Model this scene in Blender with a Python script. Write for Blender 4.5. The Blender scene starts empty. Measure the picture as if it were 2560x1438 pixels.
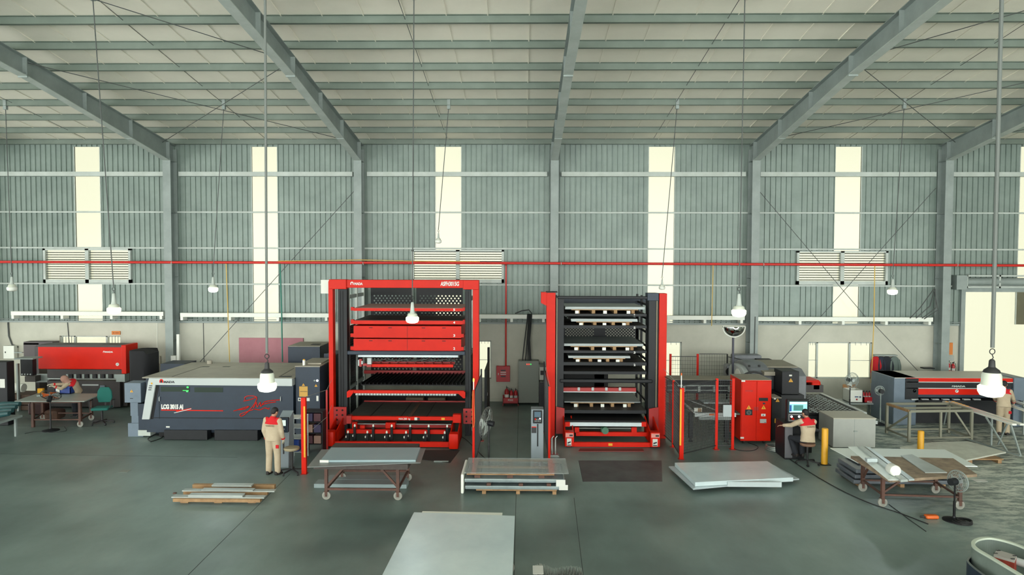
import bpy, bmesh, math, random
from mathutils import Vector, Matrix
random.seed(7)
PI=math.pi
C=bpy.context.scene.collection
sc=bpy.context.scene
# ---------------------------------------------------------------- camera
CAM_H=5.5; YAW=.0150; PITCH=.0367; ROLL=.0024; FPX=1707.0
def cam_axes():
    cy,sy,cp,sp=math.cos(YAW),math.sin(YAW),math.cos(PITCH),math.sin(PITCH)
    f=Vector((-sy*cp,cy*cp,-sp)); r=Vector((cy,sy,0)); u=r.cross(f)
    return r*math.cos(ROLL)+u*math.sin(ROLL), -r*math.sin(ROLL)+u*math.cos(ROLL), f
cr,cu,cf=cam_axes()
cam_d=bpy.data.cameras.new('camera'); cam=bpy.data.objects.new('camera',cam_d); C.objects.link(cam)
cam_d.sensor_width=36; cam_d.lens=36*FPX/2560; cam_d.clip_end=300; cam_d.clip_start=.05
m=Matrix((cr,cu,-cf)).transposed().to_4x4(); m.translation=Vector((0,0,CAM_H)); cam.matrix_world=m
sc.camera=cam
# ---------------------------------------------------------------- world and exposure
w=bpy.data.worlds.new('overcast_sky'); sc.world=w; w.use_nodes=True
bgn=w.node_tree.nodes['Background']; bgn.inputs[0].default_value=(.94,.97,.93,1); bgn.inputs[1].default_value=8.0
sc.view_settings.view_transform='Standard'; sc.view_settings.look='None'; sc.view_settings.gamma=1
sc.view_settings.use_curve_mapping=False; sc.view_settings.exposure=0.0
# ---------------------------------------------------------------- measuring helpers (photo pixel -> point in the hall)
def ray(px,py): return cf+cr*((px-1280)/FPX)-cu*((py-719)/FPX)
def G(px,py,z=0.0):
    d=ray(px,py); t=(z-CAM_H)/d.z; return (d.x*t,d.y*t)
def W(px,py,Y):
    d=ray(px,py); t=Y/d.y; return (d.x*t,CAM_H+d.z*t)
# ---------------------------------------------------------------- materials
MATS={}; ALB=1.0
def lin(c): return tuple(((v/255)/12.92 if v/255<=.04045 else ((v/255+.055)/1.055)**2.4) for v in c)+(1,)
def mat(name,rgb,rough=.5,metal=0,var=.0,scale=3,bump=0,rgb2=None,spec=.5,emit=0,alpha=1,coat=0):
    if name in MATS: return MATS[name]
    m=bpy.data.materials.new(name); m.use_nodes=True; nt=m.node_tree; b=nt.nodes['Principled BSDF']
    k_=1.0 if emit else ALB; sc4=lambda q:(q[0]*k_,q[1]*k_,q[2]*k_,1); c=sc4(lin(rgb)); b.inputs['Base Color'].default_value=c; b.inputs['Roughness'].default_value=rough
    b.inputs['Metallic'].default_value=metal; b.inputs['Specular IOR Level'].default_value=spec
    b.inputs['Coat Weight'].default_value=coat
    if emit: b.inputs['Emission Color'].default_value=c; b.inputs['Emission Strength'].default_value=emit
    if var or rgb2:
        tc=nt.nodes.new('ShaderNodeTexCoord'); n=nt.nodes.new('ShaderNodeTexNoise'); n.inputs['Scale'].default_value=scale; n.inputs['Detail'].default_value=6; n.inputs['Roughness'].default_value=.65
        nt.links.new(tc.outputs['Object'],n.inputs['Vector'])
        r=nt.nodes.new('ShaderNodeValToRGB'); r.color_ramp.elements[0].position=.3; r.color_ramp.elements[1].position=.7
        c2=sc4(lin(rgb2)) if rgb2 else tuple(v*(1-var) for v in c[:3])+(1,)
        r.color_ramp.elements[0].color=c2; r.color_ramp.elements[1].color=c
        nt.links.new(n.outputs[0],r.inputs[0]); nt.links.new(r.outputs[0],b.inputs['Base Color'])
        if bump:
            bp=nt.nodes.new('ShaderNodeBump'); bp.inputs['Strength'].default_value=bump; bp.inputs['Distance'].default_value=.02
            nt.links.new(n.outputs[0],bp.inputs['Height']); nt.links.new(bp.outputs[0],b.inputs['Normal'])
    MATS[name]=m; return m
# ---------------------------------------------------------------- mesh builder
class MB:
    def __init__(s): s.bm=bmesh.new()
    def verts(s,pts): return [s.bm.verts.new(p) for p in pts]
    def face(s,vs):
        try: return s.bm.faces.new(vs)
        except ValueError: return None
    def box(s,x0,x1,y0,y1,z0,z1):
        if x0>x1:x0,x1=x1,x0
        if y0>y1:y0,y1=y1,y0
        if z0>z1:z0,z1=z1,z0
        v=s.verts([(x0,y0,z0),(x1,y0,z0),(x1,y1,z0),(x0,y1,z0),(x0,y0,z1),(x1,y0,z1),(x1,y1,z1),(x0,y1,z1)])
        for f in ((0,3,2,1),(4,5,6,7),(0,1,5,4),(1,2,6,5),(2,3,7,6),(3,0,4,7)): s.face([v[i] for i in f])
        return s
    def rbox(s,x0,x1,y0,y1,z0,z1,r=.03,seg=2):
        n=len(s.bm.verts); t=bmesh.new()
        k=MB(); k.bm=t; k.box(x0,x1,y0,y1,z0,z1)
        r=min(r,abs(x1-x0)*.45,abs(y1-y0)*.45,abs(z1-z0)*.45)
        bmesh.ops.bevel(t,geom=t.edges[:],offset=r,segments=seg,affect='EDGES',profile=.5)
        me=bpy.data.meshes.new('t'); t.to_mesh(me); s.bm.from_mesh(me); bpy.data.meshes.remove(me); t.free(); return s
    def prism(s,pts,axis,a,b):
        # pts: 2D outline in the two other axes (x: (y,z), y: (x,z), z: (x,y))
        def P(p,t):
            return {'x':(t,p[0],p[1]),'y':(p[0],t,p[1]),'z':(p[0],p[1],t)}[axis]
        A=s.verts([P(p,a) for p in pts]); Bv=s.verts([P(p,b) for p in pts]); n=len(pts)
        s.face(A); s.face(Bv[::-1])
        for i in range(n): s.face([A[i],Bv[i],Bv[(i+1)%n],A[(i+1)%n]])
        return s
    def hull(s,bot,top):
        A=s.verts(bot); Bv=s.verts(top); n=len(bot)
        s.face(A[::-1]); s.face(Bv)
        for i in range(n): s.face([A[i],A[(i+1)%n],Bv[(i+1)%n],Bv[i]])
        return s
    def bar(s,p,q,w,h=None,up=(0,0,1)):
        h=h or w; p=Vector(p); q=Vector(q); d=(q-p).normalized(); up=Vector(up)
        if abs(d.dot(up))>.98: up=Vector((0,1,0))
        r=d.cross(up).normalized(); u=r.cross(d)
        c=[(-w/2,-h/2),(w/2,-h/2),(w/2,h/2),(-w/2,h/2)]
        return s.hull([p+r*a+u*b for a,b in c],[q+r*a+u*b for a,b in c])
    def tube(s,path,r,seg=8,closed=False,caps=True):
        path=[Vector(p) for p in path]; n=len(path); rs=r if isinstance(r,(list,tuple)) else [r]*n
        rings=[]; prev=None
        for i,p in enumerate(path):
            a=path[(i-1)%n] if (closed or i>0) else p; b=path[(i+1)%n] if (closed or i<n-1) else p
            d=(b-a).normalized() if (b-a).length>1e-9 else Vector((0,0,1))
            if prev is None:
                up=Vector((0,0,1)) if abs(d.z)<.9 else Vector((1,0,0)); u=(up-d*up.dot(d)).normalized()
            else:
                u=prev-d*prev.dot(d)
                u=u.normalized() if u.length>1e-6 else Vector((1,0,0))
            prev=u; v=d.cross(u)
            rings.append(s.verts([p+(u*math.cos(2*PI*k/seg)+v*math.sin(2*PI*k/seg))*rs[i] for k in range(seg)]))
        for i in range(n if closed else n-1):
            A=rings[i];Bv=rings[(i+1)%n]
            for k in range(seg): s.face([A[k],A[(k+1)%seg],Bv[(k+1)%seg],Bv[k]])
        if caps and not closed: s.face(rings[0][::-1]); s.face(rings[-1])
        return s
    def cyl(s,p,q,r,seg=16,r2=None): return s.tube([p,q],[r,r if r2 is None else r2],seg)
    def lathe(s,c,prof,seg=20,axis='z'):
        # prof: (radius, height) pairs about a vertical axis through c
        def P(r,h,a):
            x,y=r*math.cos(a),r*math.sin(a)
            return {'z':(c[0]+x,c[1]+y,c[2]+h),'y':(c[0]+x,c[1]+h,c[2]+y),'x':(c[0]+h,c[1]+x,c[2]+y)}[axis]
        rings=[s.verts([P(max(r,1e-4),h,2*PI*k/seg) for k in range(seg)]) for r,h in prof]
        for A,Bv in zip(rings,rings[1:]):
            for k in range(seg): s.face([A[k],A[(k+1)%seg],Bv[(k+1)%seg],Bv[k]])
        s.face(rings[0][::-1]); s.face(rings[-1]); return s
    def ball(s,c,r,sx=1,sy=1,sz=1,seg=14):
        mtx=Matrix.Translation(c)@Matrix.Diagonal((r*sx,r*sy,r*sz,1))
        bmesh.ops.create_uvsphere(s.bm,u_segments=seg,v_segments=max(6,seg//2+2),radius=1,matrix=mtx); return s
    def poly(s,pts): s.face(s.verts(pts)); return s
    def torus(s,c,R_,r,axis='y',seg=24,ts=6):
        pts=[]
        for k in range(seg):
            a=2*PI*k/seg; x,y=R_*math.cos(a),R_*math.sin(a)
            pts.append({'z':(c[0]+x,c[1]+y,c[2]),'y':(c[0]+x,c[1],c[2]+y),'x':(c[0],c[1]+x,c[2]+y)}[axis])
        return s.tube(pts,r,ts,closed=True)
    def xf(s,m):
        bmesh.ops.transform(s.bm,matrix=m,verts=s.bm.verts[:]); return s
    def build(s,name,material,parent=None,smooth=False,bevel=0,label=None):
        o0=origin_of(parent)
        if o0.length>0: bmesh.ops.translate(s.bm,vec=-o0,verts=s.bm.verts[:])
        bmesh.ops.recalc_face_normals(s.bm,faces=s.bm.faces[:])
        me=bpy.data.meshes.new(name); s.bm.to_mesh(me); s.bm.free()
        me.materials.append(material)
        o=bpy.data.objects.new(name,me); C.objects.link(o)
        if parent is not None: o.parent=parent
        if bevel:
            bv=o.modifiers.new('bevel','BEVEL'); bv.width=bevel; bv.segments=2; bv.limit_method='ANGLE'
        if smooth:
            me.polygons.foreach_set('use_smooth',[True]*len(me.polygons))
            try: me.set_sharp_from_angle(angle=math.radians(40))
            except Exception: pass
        if label: o['label']=label
        return o
def origin_of(o):
    v=Vector((0,0,0))
    while o is not None: v+=Vector(o.location); o=o.parent
    return v
def thing(name,label,cat,loc=(0,0,0),group=None):
    o=bpy.data.objects.new(name,None); C.objects.link(o); o.location=loc; o.empty_display_size=.2
    o['label']=label; o['category']=cat
    if group: o['group']=group
    return o
def tag(o,label,cat,group=None,kind=None):
    o['label']=label; o['category']=cat
    if group: o['group']=group
    if kind: o['kind']=kind
    return o
def struct(o,label=None):
    o['kind']='structure'
    if label: o['label']=label
    return o
def recenter(o):
    # give a one-mesh thing its origin at the middle of its base
    me=o.data; xs=[v.co for v in me.vertices]
    c=Vector(((min(v.x for v in xs)+max(v.x for v in xs))/2,(min(v.y for v in xs)+max(v.y for v in xs))/2,min(v.z for v in xs)))
    me.transform(Matrix.Translation(-c)); o.location=Vector(o.location)+c; return o
def one(b,name,material,label,cat,group=None,smooth=False,bevel=0):
    return recenter(tag(b.build(name,material,None,smooth,bevel),label,cat,group))
def copy_tree(o,parent=None):
    c=o.copy(); C.objects.link(c)
    if parent is not None: c.parent=parent
    for ch in [k for k in bpy.data.objects if k.parent is o]: copy_tree(ch,c)
    return c
def text(s,size,name,material,parent,loc,rot=(PI/2,0,0),ext=.004,bold=0,shear=0,sx=1,align='LEFT',label=None):
    # lettering as a thin solid mesh; loc in world coordinates
    cu_=bpy.data.curves.new('lettering','FONT'); cu_.body=s; cu_.size=size; cu_.extrude=ext; cu_.offset=bold; cu_.shear=shear; cu_.align_x=align
    to=bpy.data.objects.new('tmp',cu_); C.objects.link(to)
    bpy.context.view_layer.update()
    me=bpy.data.meshes.new_from_object(to.evaluated_get(bpy.context.evaluated_depsgraph_get()))
    bpy.data.objects.remove(to); bpy.data.curves.remove(cu_)
    from mathutils import Euler
    me.transform(Matrix.Translation(Vector(loc)-origin_of(parent))@Euler(rot).to_matrix().to_4x4()@Matrix.Diagonal((sx,1,1,1)))
    me.materials.clear(); me.materials.append(material)
    o=bpy.data.objects.new(name,me); C.objects.link(o)
    if parent is not None: o.parent=parent
    if label: o['label']=label
    return o
def fb(b,x0,y0,x1,y1,Y,d,r=0):
    # a box whose front face covers photo pixels x0..x1, y0..y1 at depth Y and which is d deep
    X0,Z1=W(x0,(y0+y1)/2,Y)[0],W((x0+x1)/2,y0,Y)[1]; X1,Z0=W(x1,(y0+y1)/2,Y)[0],W((x0+x1)/2,y1,Y)[1]
    if r: b.rbox(X0,X1,Y,Y+d,max(Z0,0),Z1,r)
    else: b.box(X0,X1,Y,Y+d,max(Z0,0),Z1)
    return X0,X1,max(Z0,0),Z1
# ================================================================ materials
def floor_mat():
    m=bpy.data.materials.new('sealed_concrete'); m.use_nodes=True; nt=m.node_tree; N=nt.nodes; L=nt.links; b=N['Principled BSDF']
    tc=N.new('ShaderNodeTexCoord')
    def noise(s,d=6,r=.6,st=None):
        n=N.new('ShaderNodeTexNoise'); n.inputs['Scale'].default_value=s; n.inputs['Detail'].default_value=d; n.inputs['Roughness'].default_value=r
        if st:
            mp=N.new('ShaderNodeMapping'); mp.inputs['Scale'].default_value=st; L.new(tc.outputs['Object'],mp.inputs[0]); L.new(mp.outputs[0],n.inputs['Vector'])
        else: L.new(tc.outputs['Object'],n.inputs['Vector'])
        return n
    def ramp(src,p0,p1,c0,c1):
        r=N.new('ShaderNodeValToRGB'); r.color_ramp.elements[0].position=p0; r.color_ramp.elements[1].position=p1
        r.color_ramp.elements[0].color=c0; r.color_ramp.elements[1].color=c1; L.new(src,r.inputs[0]); return r
    def mix(f,a,c,t='MIX'):
        x=N.new('ShaderNodeMixRGB'); x.blend_type=t
        if isinstance(f,float): x.inputs[0].default_value=f
        else: L.new(f,x.inputs[0])
        for i,v in ((1,a),(2,c)):
            if isinstance(v,tuple): x.inputs[i].default_value=v
            else: L.new(v,x.inputs[i])
        return x.outputs[0]
    base=ramp(noise(.16,3).outputs[0],.38,.62,FLOOR_A,FLOOR_B).outputs[0]
    fine=ramp(noise(2.2,8,.7,(1,.45,1)).outputs[0],.3,.7,(.72,.72,.72,1),(1.08,1.08,1.08,1)).outputs[0]
    c=mix(.55,base,fine,'MULTIPLY')
    # worn patchy streaks in the walkway on the right, pale scuffs
    sep=N.new('ShaderNodeSeparateXYZ'); L.new(tc.outputs['Object'],sep.inputs[0])
    mx=N.new('ShaderNodeMapRange'); mx.inputs[1].default_value=8.2; mx.inputs[2].default_value=12; L.new(sep.outputs[0],mx.inputs[0])
    sc_=ramp(noise(2.4,10,.75,(.7,1.7,1)).outputs[0],.44,.56,(0,0,0,1),(1,1,1,1)).outputs[0]
    mm=N.new('ShaderNodeMath'); mm.operation='MULTIPLY'; L.new(mx.outputs[0],mm.inputs[0]); L.new(sc_,mm.inputs[1])
    m2=N.new('ShaderNodeMath'); m2.operation='MULTIPLY'; m2.inputs[1].default_value=.75; L.new(mm.outputs[0],m2.inputs[0])
    c=mix(m2.outputs[0],c,lin((205,210,196)))
    L.new(c,b.inputs['Base Color'])
    rr=N.new('ShaderNodeMapRange'); rr.inputs[3].default_value=.30; rr.inputs[4].default_value=.52; L.new(noise(1.1,6).outputs[0],rr.inputs[0]); L.new(rr.outputs[0],b.inputs['Roughness'])
    bp=N.new('ShaderNodeBump'); bp.inputs['Strength'].default_value=.08; bp.inputs['Distance'].default_value=.01; L.new(noise(6,5).outputs[0],bp.inputs['Height']); L.new(bp.outputs[0],b.inputs['Normal'])
    b.inputs['Specular IOR Level'].default_value=.45
    return m
FLOOR_A=lin((80,95,92)); FLOOR_B=lin((120,137,132))
MF=floor_mat()
M_clad=mat('blue_grey_cladding',(126,140,132),.45,.1,rgb2=(108,122,115),scale=1.2)
M_mason=mat('painted_masonry',(186,186,172),.8,rgb2=(170,170,156),scale=.9,bump=.1)
M_roof=mat('foil_backed_roof_sheet',(242,236,220),.55,rgb2=(228,222,206),scale=.5)
M_steel=mat('grey_painted_steel',(140,150,146),.5,rgb2=(122,132,128),scale=1.5)
M_purlin=mat('galvanised_purlin',(112,124,114),.5,.1,rgb2=(96,108,98),scale=1)
M_lt=mat('pale_painted_steel',(178,186,180),.5,rgb2=(160,168,160),scale=2)
M_white=mat('white_paint',(215,218,208),.5)
M_pipe=mat('red_pipe_paint',(190,32,24),.4)
M_dark=mat('dark_rubber',(28,29,30),.6)
M_joint=mat('floor_joint_sealant',(52,58,56),.8)
def pane_mat(name,tint,rough=.0):
    m=bpy.data.materials.new(name); m.use_nodes=True; nt=m.node_tree; N=nt.nodes
    N.remove(N['Principled BSDF']); o=N['Material Output']
    t=N.new('ShaderNodeBsdfTransparent'); t.inputs[0].default_value=tint
    g=N.new('ShaderNodeBsdfGlossy'); g.inputs['Roughness'].default_value=.25; g.inputs[0].default_value=(.8,.8,.8,1)
    x=N.new('ShaderNodeMixShader'); x.inputs[0].default_value=.04
    nt.links.new(t.outputs[0],x.inputs[1]); nt.links.new(g.outputs[0],x.inputs[2]); nt.links.new(x.outputs[0],o.inputs[0]); return m
PT=.365
M_pane=pane_mat("clouded_fibreglass",(PT*1,PT*.99,PT*.86,1))
M_win=pane_mat("dusty_window_glass",(PT*1,PT*.99,PT*.86,1))
# ================================================================ shell
WY=26.835            # inner face of the long wall
XL,XR=-38,40; YB=-16
RS=.131; RZ0=10.28   # roof slope and underside height at the wall
def roofz(Y): return RZ0+RS*(WY-Y) if Y>0 else RZ0+RS*WY+RS*Y
b=MB(); b.box(XL,XR,YB,WY+.3,-.25,0); struct(b.build('floor',MF))
# roof, two slopes with real thickness and pressed seams
b=MB()
b.hull([(XL,0,roofz(0)),(XR,0,roofz(0)),(XR,WY+.3,roofz(WY+.3)),(XL,WY+.3,roofz(WY+.3))],[(XL,0,roofz(0)+.08),(XR,0,roofz(0)+.08),(XR,WY+.3,roofz(WY+.3)+.08),(XL,WY+.3,roofz(WY+.3)+.08)])
b.hull([(XL,YB,roofz(YB)),(XR,YB,roofz(YB)),(XR,0,roofz(0)),(XL,0,roofz(0))],[(XL,YB,roofz(YB)+.08),(XR,YB,roofz(YB)+.08),(XR,0,roofz(0)+.08),(XL,0,roofz(0)+.08)])
x=XL+.4
while x<XR-.3:
    b.hull([(x,0,roofz(0)-.018),(x+.03,0,roofz(0)-.018),(x+.03,WY,roofz(WY)-.018),(x,WY,roofz(WY)-.018)],[(x,0,roofz(0)+.01),(x+.03,0,roofz(0)+.01),(x+.03,WY,roofz(WY)+.01),(x,WY,roofz(WY)+.01)])
    x+=1.02
struct(b.build('ceiling',M_roof))
# end walls
for nm,x in (('wall_left',XL),('wall_right',XR)):
    b=MB(); b.prism([(YB,6.0),(WY,6.0),(WY,roofz(WY)),(0,roofz(0)),(YB,roofz(YB))] if x<0 else [(YB,0),(WY,0),(WY,roofz(WY)),(0,roofz(0)),(YB,roofz(YB))],'x',x,x+(.2 if x>0 else -.2)); struct(b.build(nm,M_clad))
CAPZ=3.13

STR=[(W(l,560,WY)[0]) for l in (189,631,1089,1621,2086)]
STR=[x for x in STR]+[W(2549,500,WY)[0]]
SW=1.0
gap=7.4
STRX=[(STR[0]-gap*2),(STR[0]-gap)]+STR+[STR[5]+gap,STR[5]+2*gap]
EAVE=10.02
GZ=[8.93,7.45,6.04,4.62]         # girt heights
LV=[]                            # louvre rectangles
for x0,x1,y0,y1 in ((112,330,622,708),(1030,1260,625,707),(1990,2217,628,712)):
    LV.append((W(x0,665,WY)[0],W(x1,665,WY)[0],W((x0+x1)/2,y1,WY)[1],W((x0+x1)/2,y0,WY)[1]))
DOOR=(W(2405,900,WY)[0],W(2405,900,WY)[0]+5.2,0,W(2480,730,WY)[1])
# openings in the cladding band: list of (x0,x1,z0,z1)
def clad_panels():
    op=[(x,x+SW,CAPZ,EAVE) for x in STRX]+LV+[(DOOR[0],DOOR[1],CAPZ,DOOR[3])]
    xs=sorted(set([XL,XR]+[v for o in op for v in o[:2]]))
    b=MB()
    for xa,xb in zip(xs,xs[1:]):
        xm=(xa+xb)/2
        cuts=sorted([(o[2],o[3]) for o in op if o[0]<xm<o[1]])
        z=CAPZ; spans=[]
        for c0,c1 in cuts:
            if c0>z+.01: spans.append((z,c0))
            z=max(z,c1)
        if z<RZ0: spans.append((z,RZ0+.1))
        for z0,z1 in spans:
            b.box(xa,xb,WY+.02,WY+.06,z0,z1)
            r=math.ceil(xa/.205)*.205
            while r<xb-.04:
                b.prism([(r,WY+.022),(r+.012,WY-.022),(r+.034,WY-.022),(r+.046,WY+.022)],'z',z0,z1); r+=.205
    return b
struct(clad_panels().build('wall_back',M_clad),'blue grey ribbed metal cladding of the long wall above the masonry')
# masonry dado with window and door openings
WN=[(150,298,848,2.35),]
def wx(px,py=900): return W(px,py,WY)[0]
def wz(px,py): return W(px,py,WY)[1]
WND=[(wx(150),wx(302),1.05,wz(225,840)),(wx(1196),wx(1228),wz(1215,948),wz(1215,852)),(wx(1598),wx(1704),wz(1685,948),wz(1690,855)),(wx(2020),wx(2180),wz(2100,947),wz(2100,856))]
def masonry():
    op=WND+[(DOOR[0],DOOR[1],0,CAPZ)]
    xs=sorted(set([XL,XR]+[v for o in op for v in o[:2]])); b=MB()
    for xa,xb in zip(xs,xs[1:]):
        xm=(xa+xb)/2; cuts=sorted([(o[2],o[3]) for o in op if o[0]<xm<o[1]]); z=0
        for c0,c1 in cuts:
            if c0>z+.01: b.box(xa,xb,WY,WY+.22,z,c0)
            z=max(z,c1)
        if z<CAPZ: b.box(xa,xb,WY,WY+.22,z,CAPZ)
    return b
struct(masonry().build('wall_back_masonry',M_mason),'painted masonry lower part of the long wall')
b=MB(); b.box(XL,DOOR[0],WY-.02,WY,0,.12); b.box(DOOR[1],XR,WY-.02,WY,0,.12); struct(b.build('baseboard_back',M_mason))
# translucent strips
n=0
for x in STRX:
    n+=1; zs=[(CAPZ,EAVE)]
    for l in LV:
        if l[0]<x+SW/2<l[1]: zs=[(CAPZ,l[2]),(l[3],EAVE)]
    t=bpy.data.objects.new('window_%d'%n,None); C.objects.link(t); t.location=(x+SW/2,WY,CAPZ); struct(t,'tall translucent skylight strip in the cladding')
    for z0,z1 in zs:
        b=MB(); b.box(x-.01,x+SW+.01,WY+.03,WY+.036,z0,z1); b.build('pane',M_pane,t)
    b=MB()
    for z0,z1 in zs:
        b.box(x-.03,x,WY-.005,WY+.05,z0,z1); b.box(x+SW,x+SW+.03,WY-.005,WY+.05,z0,z1)
    b.build('window_frame',M_lt,t)
# low windows in the masonry
for i,(x0,x1,z0,z1) in enumerate(WND):
    n+=1
    t=bpy.data.objects.new('window_%d'%n,None); C.objects.link(t); t.location=((x0+x1)/2,WY,z0); struct(t)
    b=MB(); b.box(x0,x1,WY+.10,WY+.106,z0,z1); b.build('pane',M_win,t)
    b=MB(); f=.045
    b.box(x0,x1,WY+.06,WY+.14,z1-f,z1); b.box(x0,x1,WY+.06,WY+.14,z0,z0+f); b.box(x0,x0+f,WY+.06,WY+.14,z0,z1); b.box(x1-f,x1,WY+.06,WY+.14,z0,z1)
    ks={0:(.235,.76),3:(.15,.66),2:(.5,)}.get(i,())
    for k in ks: xx=x0+(x1-x0)*k; b.box(xx-.035,xx+.035,WY+.06,WY+.14,z0,z1)
    b.build('window_frame',M_lt,t)
    b=MB()
    for (a,c) in {0:((0,.235),(.76,1)),3:((0,.15),(.66,1)),1:((0,1),),2:((.5,1),)}[i]:
        xa,xb=x0+(x1-x0)*a,x0+(x1-x0)*c; zz=(z0+z1)/2
        b.box(xa,xb,WY+.04,WY+.05,zz-.008,zz+.008)
        if i in (0,):
            for q in range(1,5): xx=xa+(xb-xa)*q/5; b.box(xx-.008,xx+.008,WY+.03,WY+.045,z0,z1)
        else:
            for q in range(1,4): xx=xa+(xb-xa)*q/4; b.box(xx-.006,xx+.006,WY+.03,WY+.045,z1-.12,z1)
    b.build('window_bars',M_steel,t)
# big doorway
t=bpy.data.objects.new('door_1',None); C.objects.link(t); t.location=(DOOR[0],WY,0); struct(t,'wide bright open doorway with grey steel frame')
b=MB(); f=.16
b.box(DOOR[0]-f,DOOR[0],WY-.12,WY+.25,0,DOOR[3]+.16); b.box(DOOR[1],DOOR[1]+f,WY-.12,WY+.25,0,DOOR[3]+.16); b.box(DOOR[0],DOOR[1],WY-.12,WY+.25,DOOR[3],DOOR[3]+.16)
b.build('door_frame',M_steel,t)
b=MB(); b.box(DOOR[0],DOOR[1],WY+.20,WY+.206,0,DOOR[3]); b.build('strip_curtain',M_win,t)
b=MB(); b.box(DOOR[0]-.1,DOOR[1],WY-.30,WY-.22,DOOR[3]+.16,DOOR[3]+.22)
b.box(DOOR[0]-.1,DOOR[1],WY-.30,WY-.22,DOOR[3]+.6,DOOR[3]+.66)
for k in range(4): xx=DOOR[0]-.1+k*1.25; b.box(xx,xx+.06,WY-.3,WY-.22,DOOR[3]+.16,DOOR[3]+.66)
b.build('door_track',M_lt,t)
b=MB(); b.cyl((DOOR[0]-.05,WY-.16,DOOR[3]+.4),(DOOR[1],WY-.16,DOOR[3]+.4),.15,18); b.build('roller_drum',M_steel,t,smooth=True)
b=MB(); b.box(DOOR[0]-.5,DOOR[0]-.1,WY-.35,WY-.02,DOOR[3]+.1,DOOR[3]+.65); b.build('motor_box',M_steel,t)
# floor joints
def joint(x0,y0,x1,y1,w_=.012): bj.bar((x0,y0,.0005),(x1,y1,.0005),w_,.003)
bj=MB()
joint(-.13,7,-.13,26.5); joint(*G(1435,1245),*G(1458,1438)); joint(*G(470,1438),*G(725,1185)); joint(-37,22.6,-12.4,22.3); joint(-37,19.6,-8,18.9)
joint(*G(1447,1152),*G(1458,1205),.02)
struct(bj.build('trim_1',M_joint),'sealed joints in the concrete floor')
# ================================================================ steel frame
M_bulb=mat('lit_lamp_bulb',(250,253,224),.5,emit=1.0)
M_wire=mat('dark_cable',(70,74,72),.6)
M_wirepale=mat('pale_cable',(150,154,146),.6)
M_yel=mat('ochre_hose',(196,160,70),.5)
M_green=mat('green_hose',(22,110,92),.5)
COLX=[W(p,620,26.3)[0] for p in (420,895,1386,1888,2369)]
COLX=[COLX[0]-14.8,COLX[0]-7.4]+COLX+[COLX[4]+7.4,COLX[4]+14.8]
CNAMES=['first','second','third','fourth','fifth','sixth','seventh','eighth','ninth']
where=['outside the picture on the far left','at the left edge of the hall','just left of the blue laser machine','behind the left red tower','behind the left post of the right red tower','beside the round convex mirror','behind the red striped shear near the doorway','beyond the doorway at right','far beyond the doorway at right']
for i,x in enumerate(COLX):
    t=thing('steel_column','grey steel column '+where[i],'column',(x,26.55,0),'wall columns')
    b=MB(); b.box(x-.15,x+.15,26.28,26.30,0,9.5); b.box(x-.15,x+.15,26.78,26.80,0,9.9); b.box(x-.008,x+.008,26.3,26.78,0,9.7)
    for z in (2.4,4.9,7.4,9.4): b.box(x-.14,x+.14,26.3,26.78,z,z+.015)
    b.build('shaft',M_steel,t)
    b=MB(); b.box(x-.24,x+.24,26.2,26.82,0,.03); b.build('base_plate',M_steel,t)
    tp=lambda y: roofz(y)-.235
    r=thing('roof_rafter','roof rafter rising from the column '+where[i],'roof beam',(x,26.2,9.4),'roof rafters')
    ys=[(26.8,9.30),(26.28,9.42),(18.75,tp(18.75)-.50),(13.,tp(13)-.62),(6,tp(6)-.72),(0,tp(0)-.85)]
    pr=[(y,z) for y,z in ys]; top=[(0,tp(0)),(26.8,tp(26.8))]
    b=MB(); b.prism(pr+top,'x',x-.007,x+.007); b.build('web',M_steel,r)
    b=MB()
    for (a,za),(c,zc) in zip(ys[1:],ys[2:]): b.hull([(x-.13,a,za-.018),(x+.13,a,za-.018),(x+.13,c,zc-.018),(x-.13,c,zc-.018)],[(x-.13,a,za),(x+.13,a,za),(x+.13,c,zc),(x-.13,c,zc)])
    b.build('bottom_flange',M_lt,r)
    b=MB(); b.hull([(x-.13,0,tp(0)-.018),(x+.13,0,tp(0)-.018),(x+.13,26.8,tp(26.8)-.018),(x-.13,26.8,tp(26.8)-.018)],[(x-.13,0,tp(0)),(x+.13,0,tp(0)),(x+.13,26.8,tp(26.8)),(x-.13,26.8,tp(26.8))])
    b.build('top_flange',M_steel,r)
    for yy,zb,ww in ((18.75,tp(18.75)-.56,.015),(21.3,0,.006),(23.8,0,.006),(16.3,0,.006),(13.6,0,.006)):
        zb=zb or (tp(yy)-.5-(.25*(yy-18.75)/7.5 if yy>18.75 else .05)); b=MB(); b.box(x-.13,x+.13,yy-ww,yy+ww,zb,tp(yy)-.01); b.build('stiffener_plate',M_steel,r)
    b=MB(); b.prism([(26.3,9.45),(26.3,tp(26.3)),(26.26,tp(26.3)),(26.26,9.43)],'x',x-.14,x+.14); b.build('knee_plate',M_steel,r)
PN=['','first','second','third','fourth','fifth','sixth','seventh','eighth','ninth','tenth','eleventh','twelfth','thirteenth','fourteenth','fifteenth','sixteenth','seventeenth']
for k in range(18):
    y=WY-.12-k*1.391; z=roofz(y)
    b=MB(); b.prism([(y-.06,z),(y,z),(y,z-.20),(y+.06,z-.20),(y+.06,z-.19),(y+.012,z-.19),(y+.012,z-.012),(y-.06,z-.012)][::-1],'x',XL+.1,XR-.1)
    # lip catching light
    b.box(XL+.1,XR-.1,y-.06,y+.012,z-.205,z-.198)
    if k==0: lab='long roof purlin lying against the top of the wall cladding'
    else: lab='long grey roof purlin, %s up from the one at the wall'%PN[k]
    one(b,'roof_purlin',M_purlin,lab,'roof beam','roof purlins')
bays=list(zip(COLX,COLX[1:]))
gname=['broad white','thin grey','thin grey','thin grey']
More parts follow.
